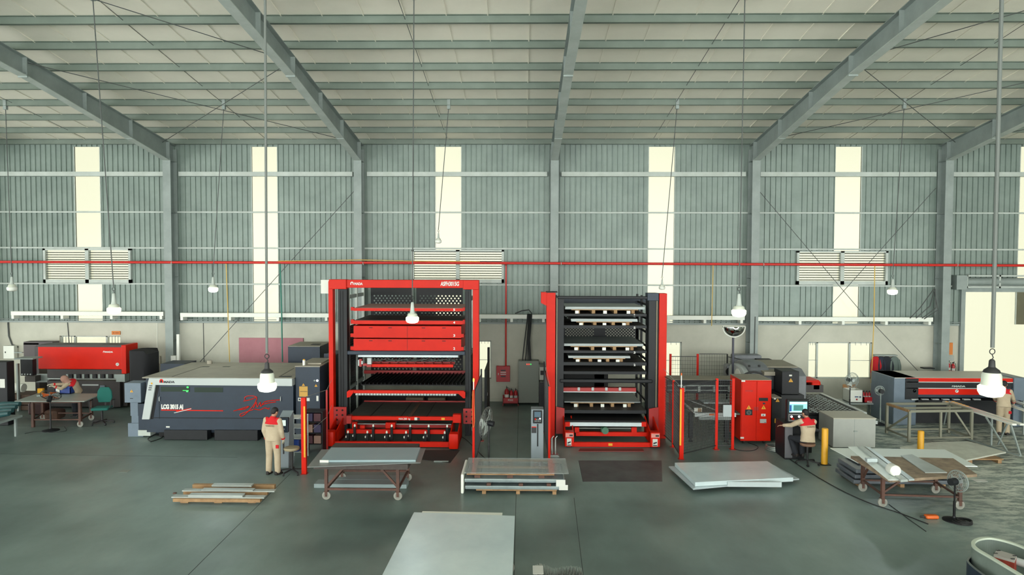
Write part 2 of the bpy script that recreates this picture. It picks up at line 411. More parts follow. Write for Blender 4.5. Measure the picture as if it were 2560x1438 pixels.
glev=['highest','second highest','just above louvre height','lowest']
bayn=['far left bay outside the picture','','','bay over the laser machine','bay over the left tower','bay over the right tower','bay above the black punch machine','bay above the doorway','bay beyond the doorway']
bayn=['far left bay outside the picture','bay of the leftmost louvre','bay over the laser machine','bay over the left tower','bay over the right tower','bay of the rightmost louvre','bay above the bright doorway','far right bay outside the picture']
for gi,z in enumerate(GZ):
    for bi,(xa,xb) in enumerate(bays):
        if bi in (0,7) : continue
        b=MB()
        if gi==0:
            b.prism([(WY-.20,z-.085),(WY-.03,z-.085),(WY-.03,z-.075),(WY-.19,z-.075),(WY-.19,z+.075),(WY-.03,z+.075),(WY-.03,z+.085),(WY-.20,z+.085)],'x',xa+.28,xb-.28)
            one(b,'wall_girt',M_lt,'broad pale wall girt, highest in the '+bayn[bi],'wall rail','wall girts')
        else:
            b.box(xa+.15,xb-.15,WY-.07,WY-.03,z-.03,z+.03); b.box(xa+.15,xb-.15,WY-.10,WY-.03,z+.022,z+.03)
            one(b,'wall_girt',M_lt,'thin grey wall girt, %s, in the %s'%(glev[gi],bayn[bi]),'wall rail','wall girts')
# dark capping rail on the masonry
for bi,(xa,xb) in enumerate(bays):
    if bi in (0,7): continue
    xe=min(xb-.16,DOOR[0]-.2) if bi==6 else xb-.16
    if xe<xa+.2: continue
    b=MB(); b.box(xa+.16,xe,WY-.10,WY-.02,CAPZ-.05,CAPZ+.02); b.box(xa+.16,xe,WY-.14,WY-.02,CAPZ+.07,CAPZ+.09)
    one(b,'capping_rail',M_steel,'dark rail capping the masonry in the '+bayn[bi],'wall rail','masonry capping rails')
# cable tray segments on brackets
for (xa,xb,yl,labx) in ((27,408,783,'in the leftmost bay below the leftmost louvre'),(450,822,787,'above the blue laser machine'),(1196,1366,791,'between the two red towers'),(1668,1862,794,'right of the right red tower'),(1890,2333,797,'right of the round mirror')):
    Y=26.31; X0,Z=W(xa,yl,Y); X1=W(xb,yl,Y)[0]
    t=thing('cable_tray','white cable tray on brackets '+labx,'cable tray',((X0+X1)/2,Y,Z),'cable trays')
    b=MB(); b.box(X0,X1,Y,Y+.2,Z-.09,Z+.07); b.build('tray',M_white,t,bevel=.006)
    n_=max(2,round((X1-X0)/1.9))
    for k in range(n_+1):
        xx=X0+.05+(X1-X0-.16)*k/n_; b=MB(); b.box(xx-.05,xx+.05,Y+.02,WY-.15,Z-.22,Z-.09); b.build('bracket',M_white,t)
# red sprinkler pipe
b=MB(); Yp=26.1
b.tube([(-38+.2,Yp,W(0,655,Yp)[1]),W(0,655,Yp)[:1]+(Yp,)+W(0,655,Yp)[1:],W(1280,658,Yp)[:1]+(Yp,)+W(1280,658,Yp)[1:],W(2560,664,Yp)[:1]+(Yp,)+W(2560,664,Yp)[1:],(39,Yp,W(2560,664,Yp)[1])],.05,10)
t=thing('sprinkler_pipe','long red sprinkler pipe running the length of the wall','pipe',(0,Yp,5.4))
b.build('pipe',M_pipe,t,smooth=True)
for x in COLX[1:8]:
    b=MB(); b.torus((x+.25,Yp,5.45),.06,.012,'x',14,5); b.box(x+.23,x+.27,Yp+.05,26.28,5.43,5.47); b.build('pipe_clamp',M_lt,t)
# louvre vents
for i,(x0,x1,z0,z1) in enumerate(LV):
    lb=['leftmost white louvre vent, in the bay left of the first full column','middle white louvre vent above the left red tower','rightmost white louvre vent, nearest the bright doorway'][i]
    t=thing('louvre_vent',lb,'vent',((x0+x1)/2,WY,z0),'louvre vents')
    b=MB(); f=.09; xm=(x0+x1)/2
    b.box(x0,x1,WY-.1,WY+.06,z1-f*.7,z1); b.box(x0,x1,WY-.1,WY+.06,z0,z0+f*1.6); b.box(x0,x0+f,WY-.1,WY+.06,z0,z1); b.box(x1-f,x1,WY-.1,WY+.06,z0,z1); b.box(xm-f*.8,xm+f*.8,WY-.1,WY+.06,z0,z1)
    b.build('frame',M_lt,t)
    for (xa,xb) in ((x0+f,xm-f*.8),(xm+f*.8,x1-f)):
        b=MB(); z=z0+f*1.6+.02
        while z<z1-.09:
            b.hull([(xa,WY-.045,z),(xb,WY-.045,z),(xb,WY+.005,z+.022),(xa,WY+.005,z+.022)],[(xa,WY-.045,z+.016),(xb,WY-.045,z+.016),(xb,WY+.005,z+.038),(xa,WY+.005,z+.038)]); z+=.0935
        b.build('slats',mat('louvre_slat_paint',(96,100,92),.6),t)
        b=MB(); b.box(xa,xb,WY+.045,WY+.05,z0+.1,z1-.05); b.build('sky_dimming_sheet',M_pane,t)  # tinted sheet added to dim the sky seen between the slats
# bracing rods
def rod(a,c,lab,r=.012,name='bracing_rod',cat='rod',m=None,grp=None):
    b=MB(); b.cyl(a,c,r,6); return one(b,name,m or M_wire,lab,cat,grp,smooth=True)
def P(px,py,Y): x,z=W(px,py,Y); return (x,Y,z)
rod(P(885,478,26.4),P(500,905,26.4),'thin diagonal wall bracing rod left of the left red tower')
rod(P(1900,480,26.4),P(2170,800,26.4),'thin diagonal wall bracing rod rising towards the mirror column')
rod(P(2340,470,26.4),P(1955,900,26.4),'thin diagonal wall bracing rod falling towards the black punch machine')
rod(P(2175,800,26.4),P(2330,965,26.4),'thin diagonal wall rod right of the wide low window')
def R3(xc,Y): return (xc,Y,roofz(Y)-.35)
for xa,ya,xb,yb,lb in ((COLX[2],26,COLX[3],18.8,'from the column left of the laser machine'),(COLX[3],26,COLX[2],18.8,'crossing under the purlins above the laser machine'),(COLX[1],18.8,COLX[2],11.5,'high at the upper left'),(COLX[3],18.8,COLX[2],11.5,'upper left, ending at the rafter splice'),(COLX[5],26,COLX[6],18.8,'from the mirror column towards the right'),(COLX[6],26,COLX[5],18.8,'crossing above the doorway side'),(COLX[5],18.8,COLX[6],11.5,'high at the upper right'),(COLX[6],26,COLX[7],18.8,'above the doorway')):
    rod(R3(xa,ya),R3(xb,yb),'thin roof bracing rod '+lb,.011)
# sag rods between purlins
for xs,lb in ((-16.9,'left'),(-9.9,'above the laser machine'),(-2.9,'above the left red tower'),(5.0,'above the right red tower'),(12.4,'above the rightmost louvre'),(19.8,'above the doorway')):
    rod((xs,26.3,roofz(26.3)-.1),(xs,11.4,roofz(11.4)-.1),'thin sag rod joining the purlins '+lb,.008,'sag_rod')
# lamps
def lamp(px,py,Y,tx,ty,lab,scale=1.0,lit=True,rr=.012,thick=False):
    X,Z=W(px,py,Y); r=.125*scale
    t=thing('pendant_lamp',lab,'lamp',(X,Y,Z),'hanging hall lamps')
    tX,tZ=W(tx,ty,Y); tZ=roofz(Y)-.2
    b=MB(); b.tube([(X,Y,Z+.55*scale),(tX,Y,tZ)],rr,8); b.build('hanging_rod' if thick else 'hanging_cable',mat('rod_grey',(88,94,90),.6) if thick else M_wire,t,smooth=True)
    b=MB(); b.box(tX-.05,tX+.05,Y-.05,Y+.05,tZ-.12,roofz(Y)-.01); b.build('ceiling_bracket',M_steel,t)
    b=MB(); b.torus((X,Y,Z+.50*scale),.035*scale,.006,'y',12,5); b.tube([(X-.02,Y,Z+.38*scale),(X+.015,Y,Z+.42*scale),(X-.005,Y,Z+.47*scale)],.007,6); b.build('hook',M_dark,t)
    b=MB(); b.lathe((X,Y,Z),[(.02,.40*scale),(.035*scale,.38*scale),(.04*scale,.30*scale),(.09*scale if thick else .05*scale,.26*scale if thick else .2*scale),(.10*scale if thick else .07*scale,.23*scale if thick else .13*scale)],16); b.build('lamp_holder',M_dark if thick else M_lt,t,smooth=True)  # far lamps' holders are pale: the bulb glow over them is put into the colour
    hh=1 if thick else .45; b=MB(); b.lathe((X,Y,Z),[(.085*scale,(.06+.19*hh)*scale),(.11*scale,(.06+.14*hh)*scale),(.118*scale,.08*scale),(.12*scale,.06*scale)],20); b.build('housing',mat('lamp_housing',(190,195,180),.4),t,smooth=True)
    b=MB(); b.lathe((X,Y,Z),[(.125*scale,.07*scale),(.152*scale,.045*scale),(.15*scale,-.02*scale),(.125*scale,-.065*scale),(.06*scale,-.085*scale),(0,-.09*scale)],20); b.build('bulb',M_bulb if lit else M_white,t,smooth=True)
    if lit:
        l=bpy.data.lights.new('bulb_light','POINT'); l.energy=(25 if px==1031 else LAMP_E) if not thick else 6; l.color=(.82,.95,1.0); l.shadow_soft_size=.16
        lo=bpy.data.objects.new('bulb_light',l); C.objects.link(lo); lo.parent=t; lo.location=(0,0,-.32*scale)
LAMP_E=80
lamp(285,776,15.6,232,20,'lit hanging lamp second from the left, below the leftmost louvre',.98)
lamp(533,724,22.56,560,280,'lit hanging lamp on the wall above the laser machine left part',1.05)
lamp(1031,799,15.6,1035,10,'lit hanging lamp in front of the left red tower shelves',1.0)
lamp(1847,782,15.6,1862,10,'lit hanging lamp beside the round mirror column',1.08)
lamp(2231,730,22.56,2260,280,'lit hanging lamp right of the rightmost louvre',1.05)
lamp(668,967,8.63,667,0,'large near lit lamp on a pale rod in front of the laser machine',.78,rr=.017,thick=True)
lamp(2478,976,8.63,2503,0,'large near lit lamp on a thick rod in front of the shear',.98,rr=.024,thick=True)
lamp(30,722,22.56,14,280,'unlit hanging lamp at the left edge of the picture',1.0,False)
lamp(1096,604,22.56,1122,280,'unlit small lamp hanging in front of the third skylight strip',.7,False)
lamp(1655,720,22.56,1693,280,'unlit small lamp hanging in front of the fourth skylight strip',.7,False)
# drop cables and hoses on the wall
def hose(pts,r,m_,lab,name='hanging_hose',cat='hose',seg=6):
    b=MB(); b.tube(pts,r,seg); return one(b,name,m_,lab,cat,None,smooth=True)
hose([P(565,657,26.1),P(569,760,26.1),P(574,905,26.1)],.018,M_yel,'thin ochre hose hanging above the laser machine')
hose([P(700,657,26.1),P(704,780,26.1),P(706,905,26.1)],.028,M_green,'green hose dropping left of the left red tower')
hose([P(1783,661,26.1),P(1781,740,26.1),P(1779,815,26.1)],.016,M_yel,'ochre hose hanging left of the round mirror')
hose([P(2187,663,26.1),P(2185,800,26.1),P(2178,958,26.1)],.018,M_yel,'ochre hose with nozzle hanging beside the wide low window')
hose([P(695,653,26.07),P(800,652,26.07),P(900,650,26.07),P(1030,653,26.07),P(1200,654,26.07)],.016,M_yel,'ochre air hose lying along the red pipe','air_hose')
hose([P(508,803,26.82),P(510,905,26.82)],.014,M_wire,'thin dark conduit above the laser machine roof','conduit','pipe')
hose([P(393,806,26.82),P(393,892,26.82)],.012,M_white,'thin white conduit down to the red button box','conduit','pipe')
hose([P(1888,792,26.27),P(1886,885,26.27)],.02,M_wire,'dark conduit down the mirror column','conduit','pipe')
hose([P(20,806,26.8),P(22,840,26.8),P(30,862,26.8),P(45,868,26.8)],.03,M_wire,'dark cable bundle dropping to the white breaker box','cable_bundle','cable')
hose([P(168,800,26.82),P(170,822,26.82),P(174,870,26.82)],.018,M_wire,'dark cable dropping behind the red press brake','conduit','cable')
for k,(a,c,d) in enumerate((((2335,722),(2300,770),(2275,796)),((2335,728),(2325,765),(2290,796)),((2338,722),(2340,770),(2305,796)),((2336,730),(2345,775),(2310,798)))):
    hose([P(*a,26.28),P(*c,26.1),P(*d,26.3)],.018,M_wire,['outermost','second','third','innermost'][k]+' looping black cable from the column near the doorway to the tray','looped_cable','cable')
# ================================================================ materials for machines
ALB=.70   # base colours scaled down to offset the too strong frontal light
M_red=mat('orange_red_machine_paint',(228,32,0),.45,rgb2=(214,27,0),scale=2.5,spec=.2)
M_red2=mat('dull_red_paint',(176,26,20),.45)
M_navy=mat('navy_grey_machine_paint',(44,58,74),.45,rgb2=(38,51,65),spec=.35,scale=2)
M_char=mat('charcoal_machine_paint',(32,35,39),.5,rgb2=(25,28,31),spec=.3,scale=3)
M_black=mat('black_steel',(16,17,19),.5,spec=.25)
M_dustytop=mat('dusty_beige_top',(176,170,152),.7,rgb2=(160,154,138),scale=2)
M_band=mat('pale_grey_enamel',(196,204,202),.4)
ALB=.95
M_silver=mat('bare_sheet_metal',(190,202,202),.35,.35,rgb2=(172,184,186),scale=1.2)
M_sheet=mat('brushed_zinc_sheet',(188,200,202),.34,.35,rgb2=(170,184,188),scale=.9)
ALB=.75
M_wood=mat('raw_pallet_wood',(176,142,100),.75,rgb2=(142,108,72),scale=6)
M_rust=mat('rust_brown_paint',(100,64,50),.65,rgb2=(74,52,42),scale=5)
M_yellow=mat('warning_yellow',(232,170,30),.5)
M_orange=mat('orange_plastic',(222,104,34),.5)
M_txt_w=mat('white_lettering',(228,228,222),.5)
M_txt_k=mat('black_lettering',(34,36,40),.5)
M_blue=mat('blue_plastic',(28,62,140),.45)
M_glow=mat('small_green_led',(60,230,90),.4,emit=1.2)
M_ledw=mat('small_white_led',(235,240,255),.4,emit=3)
M_screen=mat('lit_screen',(120,185,185),.3,emit=.9)
M_screen2=mat('lit_screen_pale',(200,220,210),.3,emit=.7)
M_greend=mat('dark_green_window',(20,44,30),.15)
M_pink=mat('pinkish_board',(176,132,122),.7)
M_tbl=mat('dusty_dark_table',(74,72,66),.55,rgb2=(56,55,50),scale=4)
M_greycab=mat('grey_green_cabinet_paint',(142,148,138),.5)
M_chrome=mat('galvanised_metal',(160,166,162),.3,.7)
M_white2=mat('white_paper',(222,224,216),.7)
M_sil_txt=M_txt_w
def perf(b,x0,x1,z0,z1,Y,px_=.125,pz=.087,r=.031):
    nr=int((z1-z0)/pz); pz=(z1-z0)/nr; nc=int((x1-x0)/px_); px_=(x1-x0)/nc
    for j in range(nr):
        za=z0+j*pz; zb=za+pz; off=px_/2 if j%2 else 0; cols=nc-(1 if j%2 else 0)
        if off: b.poly([(x0,Y,za),(x0+off,Y,za),(x0+off,Y,zb),(x0,Y,zb)]); b.poly([(x1-off,Y,za),(x1,Y,za),(x1,Y,zb),(x1-off,Y,zb)])
        for i in range(cols):
            xa=x0+off+i*px_; xb=xa+px_; cx,cz=(xa+xb)/2,(za+zb)/2
            sq=[(xb,cz),(xb,zb),(cx,zb),(xa,zb),(xa,cz),(xa,za),(cx,za),(xb,za)]
            ho=[(cx+r*math.cos(k*PI/4),cz+r*math.sin(k*PI/4)) for k in range(8)]
            for k in range(8):
                q=(k+1)%8; b.poly([(sq[k][0],Y,sq[k][1]),(sq[q][0],Y,sq[q][1]),(ho[q][0],Y,ho[q][1]),(ho[k][0],Y,ho[k][1])])
    bmesh.ops.remove_doubles(b.bm,verts=b.bm.verts[:],dist=1e-4)
def solid(o,t=.01):
    m_=o.modifiers.new('thickness','SOLIDIFY'); m_.thickness=t; return o
def part(px,Y,d,name,m_,parent,r=0,bevel=0,label=None):
    b=MB(); fb(b,*px,Y,d,r); return b.build(name,m_,parent,bevel=bevel,label=label)
def triangle(cx,cy,s,Y,parent):
    X,Z=W(cx,cy,Y); b=MB(); b.prism([(X-s,Z-s*.8),(X+s,Z-s*.8),(X,Z+s*.9)],'y',Y-.004,Y); o=b.build('warning_triangle',M_yellow,parent)
    b=MB(); b.box(X-s*.1,X+s*.1,Y-.007,Y-.004,Z-s*.35,Z+s*.35); b.box(X-s*.1,X+s*.1,Y-.007,Y-.004,Z-s*.62,Z-s*.45); b.build('warning_mark',M_txt_k,o)
def txt(s,px,py,wpx,hpx,Y,parent,m_,bold=.0,shear=0,name='lettering',ext=.003):
    # lettering whose left baseline is at (px,py), wpx wide and capitals hpx tall, on a front at depth Y
    k=Y/FPX; X,Z=W(px,py,Y); h=hpx*k/.70
    o=text(s,h,name,m_,parent,(X,Y-ext-.002,Z),ext=ext,bold=bold,shear=shear)
    xs=[v.co.x for v in o.data.vertices]
    if xs:
        f=wpx*k/(max(xs)-min(xs)); x0=min(xs)
        ox=X-origin_of(parent).x
        for v in o.data.vertices: v.co.x=ox+(v.co.x-x0)*f
    return o
def logo(px,py,s,Y,parent,m_,m2):
    # a domed arch mark
    X,Z=W(px,py,Y); b=MB(); pts=[(X-s,Z),(X-s,Z+s*.9)]+[(X-s*math.cos(a),Z+s*.9+s*math.sin(a)) for a in [k*PI/8 for k in range(1,8)]]+[(X+s,Z+s*.9),(X+s,Z)]
    b.prism(pts,'y',Y-.004,Y); o=b.build('emblem',m_,parent)
    b=MB(); t=s*.45; b.prism([(X-t,Z),(X-t,Z+s*.8)]+[(X-t*math.cos(a),Z+s*.8+t*math.sin(a)) for a in [k*PI/6 for k in range(1,6)]]+[(X+t,Z+s*.8),(X+t,Z)],'y',Y-.007,Y-.004); b.build('emblem_inner',m2,o)
# ================================================================ left red tower
Yt=21.0
T=thing('storage_tower','tall left red sheet storage tower with white lettering on its top beam','machine',(-3.66,Yt,0))
part((822,703,833,1089),Yt,.28,'post',M_red,T,bevel=.01); part((1182,703,1197,1100),Yt,.28,'post',M_red,T,bevel=.01)
part((822,700,1197,720),Yt-.04,.26,'top_beam',M_red,T,bevel=.01)
part((822,699,865,723),Yt-.10,.34,'corner_cap',M_red,T,bevel=.01); part((1158,701,1197,724),Yt-.10,.34,'corner_cap',M_red,T,bevel=.01)
logo(880,712,.05,Yt-.04,T,M_txt_w,M_red); txt('MADA',886,712.5,21,6,Yt-.04,T,M_txt_w,.004)
txt('ASFH3015G',1101,714.5,47,10,Yt-.04,T,M_txt_w,.006,.12)
# inner guide columns with chains
for (a,c) in ((846,868),(1163,1177)):
    o=part((a,722,c,1090),Yt+.10,.28,'guide_column',M_char,T)
    b=MB(); X=W((a+c)/2-3,900,Yt+.09)[0]
    for dx in (-.05,.03): b.box(X+dx,X+dx+.025,Yt+.08,Yt+.10,.2,4.6)
    b.build('lift_chain',M_black,o)
# rear and side frames
XLr,XRr=W(868,900,Yt+.3)[0]-.22,W(1163,900,Yt+.3)[0]+.22
for x in (XLr+.0,XRr-.09):
    b=MB()
    for y in (22.1,23.2,24.2): b.box(x,x+.09,y,y+.09,0,4.7)
    b.build('side_frame',M_lt,T)
b=MB()
for z in (4.3,2.6,1.3):
    for x in (XLr,XRr-.09): b.box(x+.01,x+.07,Yt+.3,24.2,z,z+.12)
b.box(XLr,XRr,24.18,24.26,4.6,4.72)
b.build('side_rails',M_steel,T)
# perforated rear sheets, perforated left side sheet
for (a,c) in ((927,1031),(1041,1157)):
    X0,X1=W(a,800,24.2)[0],W(c,800,24.2)[0]
    zt=W(900,722,24.2)[1]; z1=W(900,736.5,24.2)[1]
    b=MB(); b.box(X0,X1,24.2,24.215,z1,zt+.25); b.box(X0,X0+.07,24.2,24.215,1.3,z1); b.box(X1-.02,X1,24.2,24.215,1.3,z1); b.build('rear_cover',M_char,T)
    b=MB(); perf(b,X0+.07,X1-.02,1.3,z1,24.205); solid(b.build('perforated_sheet',M_char,T))
b=MB(); perf(b,-1.45,1.45,.4,3.4,0,.11,.08,.022)
b.xf(Matrix.Translation((XLr+.02,22.9,0))@Matrix.Rotation(PI/2,4,'Z')); solid(b.build('perforated_side_sheet',M_char,T))
b=MB(); b.box(XRr-.03,XRr-.015,Yt+.4,24.2,.3,2.6); b.build('side_cover',M_char,T)
# shelves
def shelf(xa,xb,y0,y1,Yf,depth,m_surf,nm='shelf',num=None,front=M_red,lug=True):
    b=MB(); X0,X1,Z0,Z1=fb(b,xa,y0,xb,y1,Yf,.09)
    for x in (X0,X1-.05): b.box(x,x+.05,Yf+.09,Yf+depth,Z0,Z1)
    b.box(X0,X1,Yf+depth-.06,Yf+depth,Z0,Z1)
    if lug: b.box(X0-.09,X0,Yf,Yf+.12,Z0+.01,Z1+.03); b.box(X1,X1+.07,Yf,Yf+.12,Z0+.01,Z1+.03)
    o=b.build(nm,front,T)
    b=MB(); b.box(X0+.02,X1-.02,Yf+.05,Yf+depth-.03,Z1-.012,Z1+.008); b.build('shelf_board',m_surf,o)
    if num: txt(num,W and 1133,(y0+y1)/2+3,5,6,Yf,o,M_txt_w,.003,name='number')
    return o
shelf(884,1157,771,778,21.25,2.2,M_pink,num='5'); shelf(884,1157,802,811,21.25,2.2,M_tbl,num='4')
for (y0,y1,nu) in ((815.5,845,'3'),(848,877.5,'2')):
    b=MB(); X0,X1,Z0,Z1=fb(b,884,y0,1153,y1,21.22,.03); b.box(X0,X1,23.4,23.43,Z0,Z1); b.box(X0,X0+.03,21.25,23.4,Z0,Z1); b.box(X1-.03,X1,21.25,23.4,Z0,Z1); b.box(X0,X1,21.25,23.4,Z0,Z0+.03)
    b.box(X0-.1,X0,21.22,21.34,Z0+.02,Z0+.13); b.box(X1,X1+.08,21.22,21.34,Z0+.02,Z0+.13)
    o=b.build('deep_tray',M_red,T)
    b=MB(); xm=(X0+X1)/2; b.box(xm-.004,xm+.004,21.215,21.22,Z0,Z1)
    for f in (.16,.34,.65,.84): x=X0+(X1-X0)*f; b.box(x-.055,x+.055,21.212,21.22,Z1-.065,Z1-.045)
    b.build('tray_slots',M_black,o); txt(nu,1133,y1-3,5,6,21.21,o,M_txt_w,.003,name='number')
part((868,878,1163,888),21.1,.25,'cross_beam',M_navy,T,bevel=.02)
part((895,888,1145,893.5),21.55,1.6,'grey_slab',M_silver,T)
# sheet manipulator
o=part((927,911,1133,918.5),21.4,.16,'manipulator_beam',M_red,T,bevel=.008)
b=MB()
for y in (21.8,22.3,22.8): fb(b,930,905,1137,911,y,.07)
for k in range(9):
    X,Z=W(950+k*22,908,21.6); b.box(X-.02,X+.02,21.5,22.9,Z-.03,Z+.0); b.cyl((X,21.45,Z),(X,21.45,Z-.12),.018,8)
b.build('suction_arms',M_red2,o)
b=MB(); fb(b,918,896,928,912,21.35,.15); fb(b,895,900,898,915,21.4,.15); fb(b,903,903,907,911,21.4,.15); b.build('white_valve_boxes',M_band,o)
b=MB(); fb(b,898,898,904,917,21.42,.15); fb(b,917,911,928,918,21.35,.15); fb(b,907,909,928,915,21.45,.12); b.build('red_valve_blocks',M_red2,o)
b=MB()
for k in range(3):
    pts=[W(928+j*14,900+3*math.sin(j*1.7+k*2)+k*2,21.7) for j in range(16)]; b.tube([(p[0],21.7+k*.1,p[1]) for p in pts],.012,5)
b.build('air_lines',M_chrome,o)
part((910,927,1163,935),23.6,.1,'rear_red_beam',M_red2,T)
# deep black table behind
b=MB(); X0,Z=W(905,960,21.6); X1=W(1162,960,21.6)[0]; b.box(X0,X1,21.5,23.9,Z-.03,Z)
for k in range(26): x=X0+(X1-X0)*k/26; b.bar((x,21.5,Z+.03),(x+.1,23.9,Z+.03),.012,.05)
b.build('pallet_table',M_black,T)
b=MB(); X0,X1,Z0,Z1=fb(b,884,977,1146,984,20.85,.12)
XL_,XR_=W(867,980,20.85)[0],W(1163,980,20.85)[0]
b.prism([(X0,Z1),(X0-.02,Z0),(XL_+.1,Z0-.12),(XL_,Z0-.14),(XL_,Z1-.05),(XL_+.06,Z1)],'y',20.85,20.97)
b.prism([(X1,Z1),(XR_-.05,Z1),(XR_,Z1-.05),(XR_,Z0-.14),(XR_-.06,Z0-.14),(X1,Z0)],'y',20.85,20.97)
b.build('front_beam',M_red,T)
b=MB(); X0,Z=W(890,985.5,20.9); X1=W(1142,985.5,20.9)[0]
n_=34
for k in range(n_): x=X0+(X1-X0)*k/n_; b.cyl((x,20.86,Z),(x+.075,20.86,Z),.036,8)
b.build('guide_rollers',M_silver,T)
b=MB(); fb(b,1015,995,1058,1009,23.4,.3); fb(b,1070,996,1113,1010,23.4,.3); b.build('beige_counterweight',mat('beige_block',(120,108,86),.7),T)
b=MB(); fb(b,905,985,1163,1030,23.95,.03); b.build('rear_panel',M_black,T)
# lower table
Zt=W(1010,1042,20.4)[1]; X0=W(868,1045,20.4)[0]; X1=W(1152,1045,20.4)[0]
b=MB(); b.box(X0,X1,20.42,22.7,Zt-.03,Zt-.005)
o=b.build('table_panels',M_tbl,T)
b=MB()
for f in (.2,.47,.70): x=X0+(X1-X0)*f; b.box(x-.01,x+.01,20.42,22.7,Zt-.005,Zt+.002)
b.build('table_seams',M_black,o)
b=MB(); x=X0+(X1-X0)*.55; b.box(x-.05,x+.05,20.42,22.7,Zt-.005,Zt+.001); b.build('wear_plank',mat('brown_plank',(96,72,56),.7),o)
b=MB(); b.box(X0,X1,22.6,22.7,Zt-.02,Zt+.03); b.build('table_back_edge',M_red2,T)
o=part((870,1042,1150,1051),20.4,.1,'table_front_beam',M_red,T,bevel=.006)
txt('MAX.200  kg',997,1049.5,29,4.5,20.4,o,M_txt_w,.001)
part((1036,1044,1043,1051),20.395,.005,'white_label',M_white2,o); part((1043,1045,1049,1050),20.394,.005,'black_label',M_txt_k,o); part((1103.5,1045,1112,1050.5),20.395,.005,'yellow_label',M_yellow,o)
part((1132,1037,1152,1058),20.35,.2,'corner_block',M_red,T,bevel=.01); part((866,1040,878,1060),20.35,.2,'corner_block',M_red2,T,bevel=.01)
# gussets, arms, feet
for (a,c,y0,y1) in ((834,866,1018,1062),(1158,1180,1022,1060)):
    o=part((a,y0,c,y1),20.98,.04,'gusset_plate',M_red2,T)
    b=MB()
    for i in range(2):
        for j in range(3): X,Z=W(a+8+i*14,y0+8+j*12,20.97); b.cyl((X,20.97,Z),(X,20.985,Z),.03,8)
    b.build('bolts',M_black,o)
def tower_arm(x0,x1,Yf,Yb,zf,zb,nm='side_arm'):
    b=MB(); b.prism([(Yf,.05),(Yf,zf),(Yb,zb),(Yb,.05)],'x',x0,x0+.03); b.prism([(Yf,.05),(Yf,zf),(Yb,zb),(Yb,.05)],'x',x1-.03,x1); b.prism([(Yf,.02),(Yf,.1),(Yb,.1),(Yb,.02)],'x',x0,x1)
    return b.build(nm,M_red,T)
XfL=(W(809,1100,19.85)[0],W(834,1100,19.85)[0]); XfR=(W(1122,1105,19.75)[0],W(1146,1105,19.75)[0])
tower_arm(XfL[0]+.05,XfL[1],20.1,21.3,.42,.75); tower_arm(XfR[0],XfR[1]-.03,20.1,21.3,.42,.75)
for xs,Y,z0 in ((XfL,19.85,.06),(XfR,19.7,.04)):
    b=MB(); b.rbox(xs[0],xs[1],Y,Y+.32,z0,.50,.04); b.build('foot_box',M_red,T,smooth=True)
    b=MB(); b.box(xs[0]+.08,xs[1]-.08,Y+.08,Y+.24,0,z0+.01); b.build('levelling_foot',M_black,T)
Zc=W(980,1106,19.95)[1]
b=MB(); b.box(XfL[1]-.02,XfR[0]+.02,19.98,20.08,Zc-.15,Zc); b.build('front_crossbar',M_red,T,bevel=.008)
b=MB(); fb(b,866,1075,1113,1085,20.5,.14); b.build('middle_crossbar',M_red,T,bevel=.006)
b=MB(); fb(b,895,1060,1132,1070,21.0,.12); b.build('rear_crossbar',M_red2,T)
b=MB(); X,Z=W(890,1060,20.85); X1=W(1128,1060,20.85)[0]; b.cyl((X,20.85,Z),(X1,20.85,Z),.02,10); b.build('drive_shaft',M_chrome,T,smooth=True)
part((963,1057,988,1073),20.7,.25,'motor_cover',M_red,T,r=.03); part((900,1064,912,1073),20.7,.15,'bearing_block',M_red,T); part((880,1056,892,1072),20.75,.15,'bearing_block',M_red,T)
b=MB(); b.box(XfL[1]+.05,XfR[0]-.05,20.1,20.5,.0,.03); b.build('floor_tray',M_black,T)
for row,(Y,x0,x1,py) in enumerate(((20.28,870,1112,1094),(20.42,887,1118,1077))):
    for k in range(6):
        X=W(x0+(x1-x0)*k/5,py,Y)[0]; b=MB(); b.box(X-.035,X+.035,Y-.04,Y+.04,.03,.36 if row==0 else .52); b.box(X-.07,X-.035,Y-.03,Y+.03,.03,.22)
        o=b.build('support_pin',M_black,T); zt=.36 if row==0 else .52
        b=MB(); b.lathe((X,Y,zt),[(.025,0),(.03,.03),(.02,.07),(0,.08)],8); b.build('pin_tip',M_white,o,smooth=True); b=MB(); b.lathe((X-.055,Y,.22),[(.022,0),(.025,.03),(.015,.06),(0,.065)],8); b.build('pin_tip',M_white,o,smooth=True)
part((802,700,822,734),21.6,.3,'white_relay_box',M_white,T)
# ================================================================ right red tower
Yt=21.24
T=thing('storage_tower','right red and charcoal sheet storage tower holding stacks of metal sheets','machine',(2.5,Yt,0))
o=part((1366,732,1388,1098),Yt,.4,'post',M_red,T,bevel=.01)
b=MB(); X0,Z1=W(1353,731,Yt); X1,Zm=W(1367,765,Yt); Zl=W(1353,758,Yt)[1]; b.prism([(X0,Z1),(X1,Z1),(X1,Zm),(X0,Zl)],'y',Yt+.02,Yt+.5); b.build('post_bulge',M_red,o)
part((1647,734,1666,1100),Yt,.4,'post',M_red,T,bevel=.01)
b=MB(); X0,Z0=W(1366,732,Yt); b.box(X0,W(1394,732,Yt)[0],Yt,Yt+.5,Z0,Z0+.03); b.build('post_cap',M_char,T)
for (a,c) in ((1389,1409),(1621,1646)):
    o=part((a,742,c,1085),Yt+.08,.3,'guide_column',M_char,T)
    b=MB(); X=W(a+3 if a<1500 else c-4,900,Yt)[0]; b.box(X-.012,X+.012,Yt+.05,Yt+.08,.6,4.4); b.build('guide_strip',mat('brass_strip',(150,140,110),.5),o)
part((1619,733,1647,752),Yt+.02,.4,'corner_block',M_navy,T,bevel=.01)
part((1394,741,1620,748),Yt+.05,.2,'top_beam',M_char,T,bevel=.02)
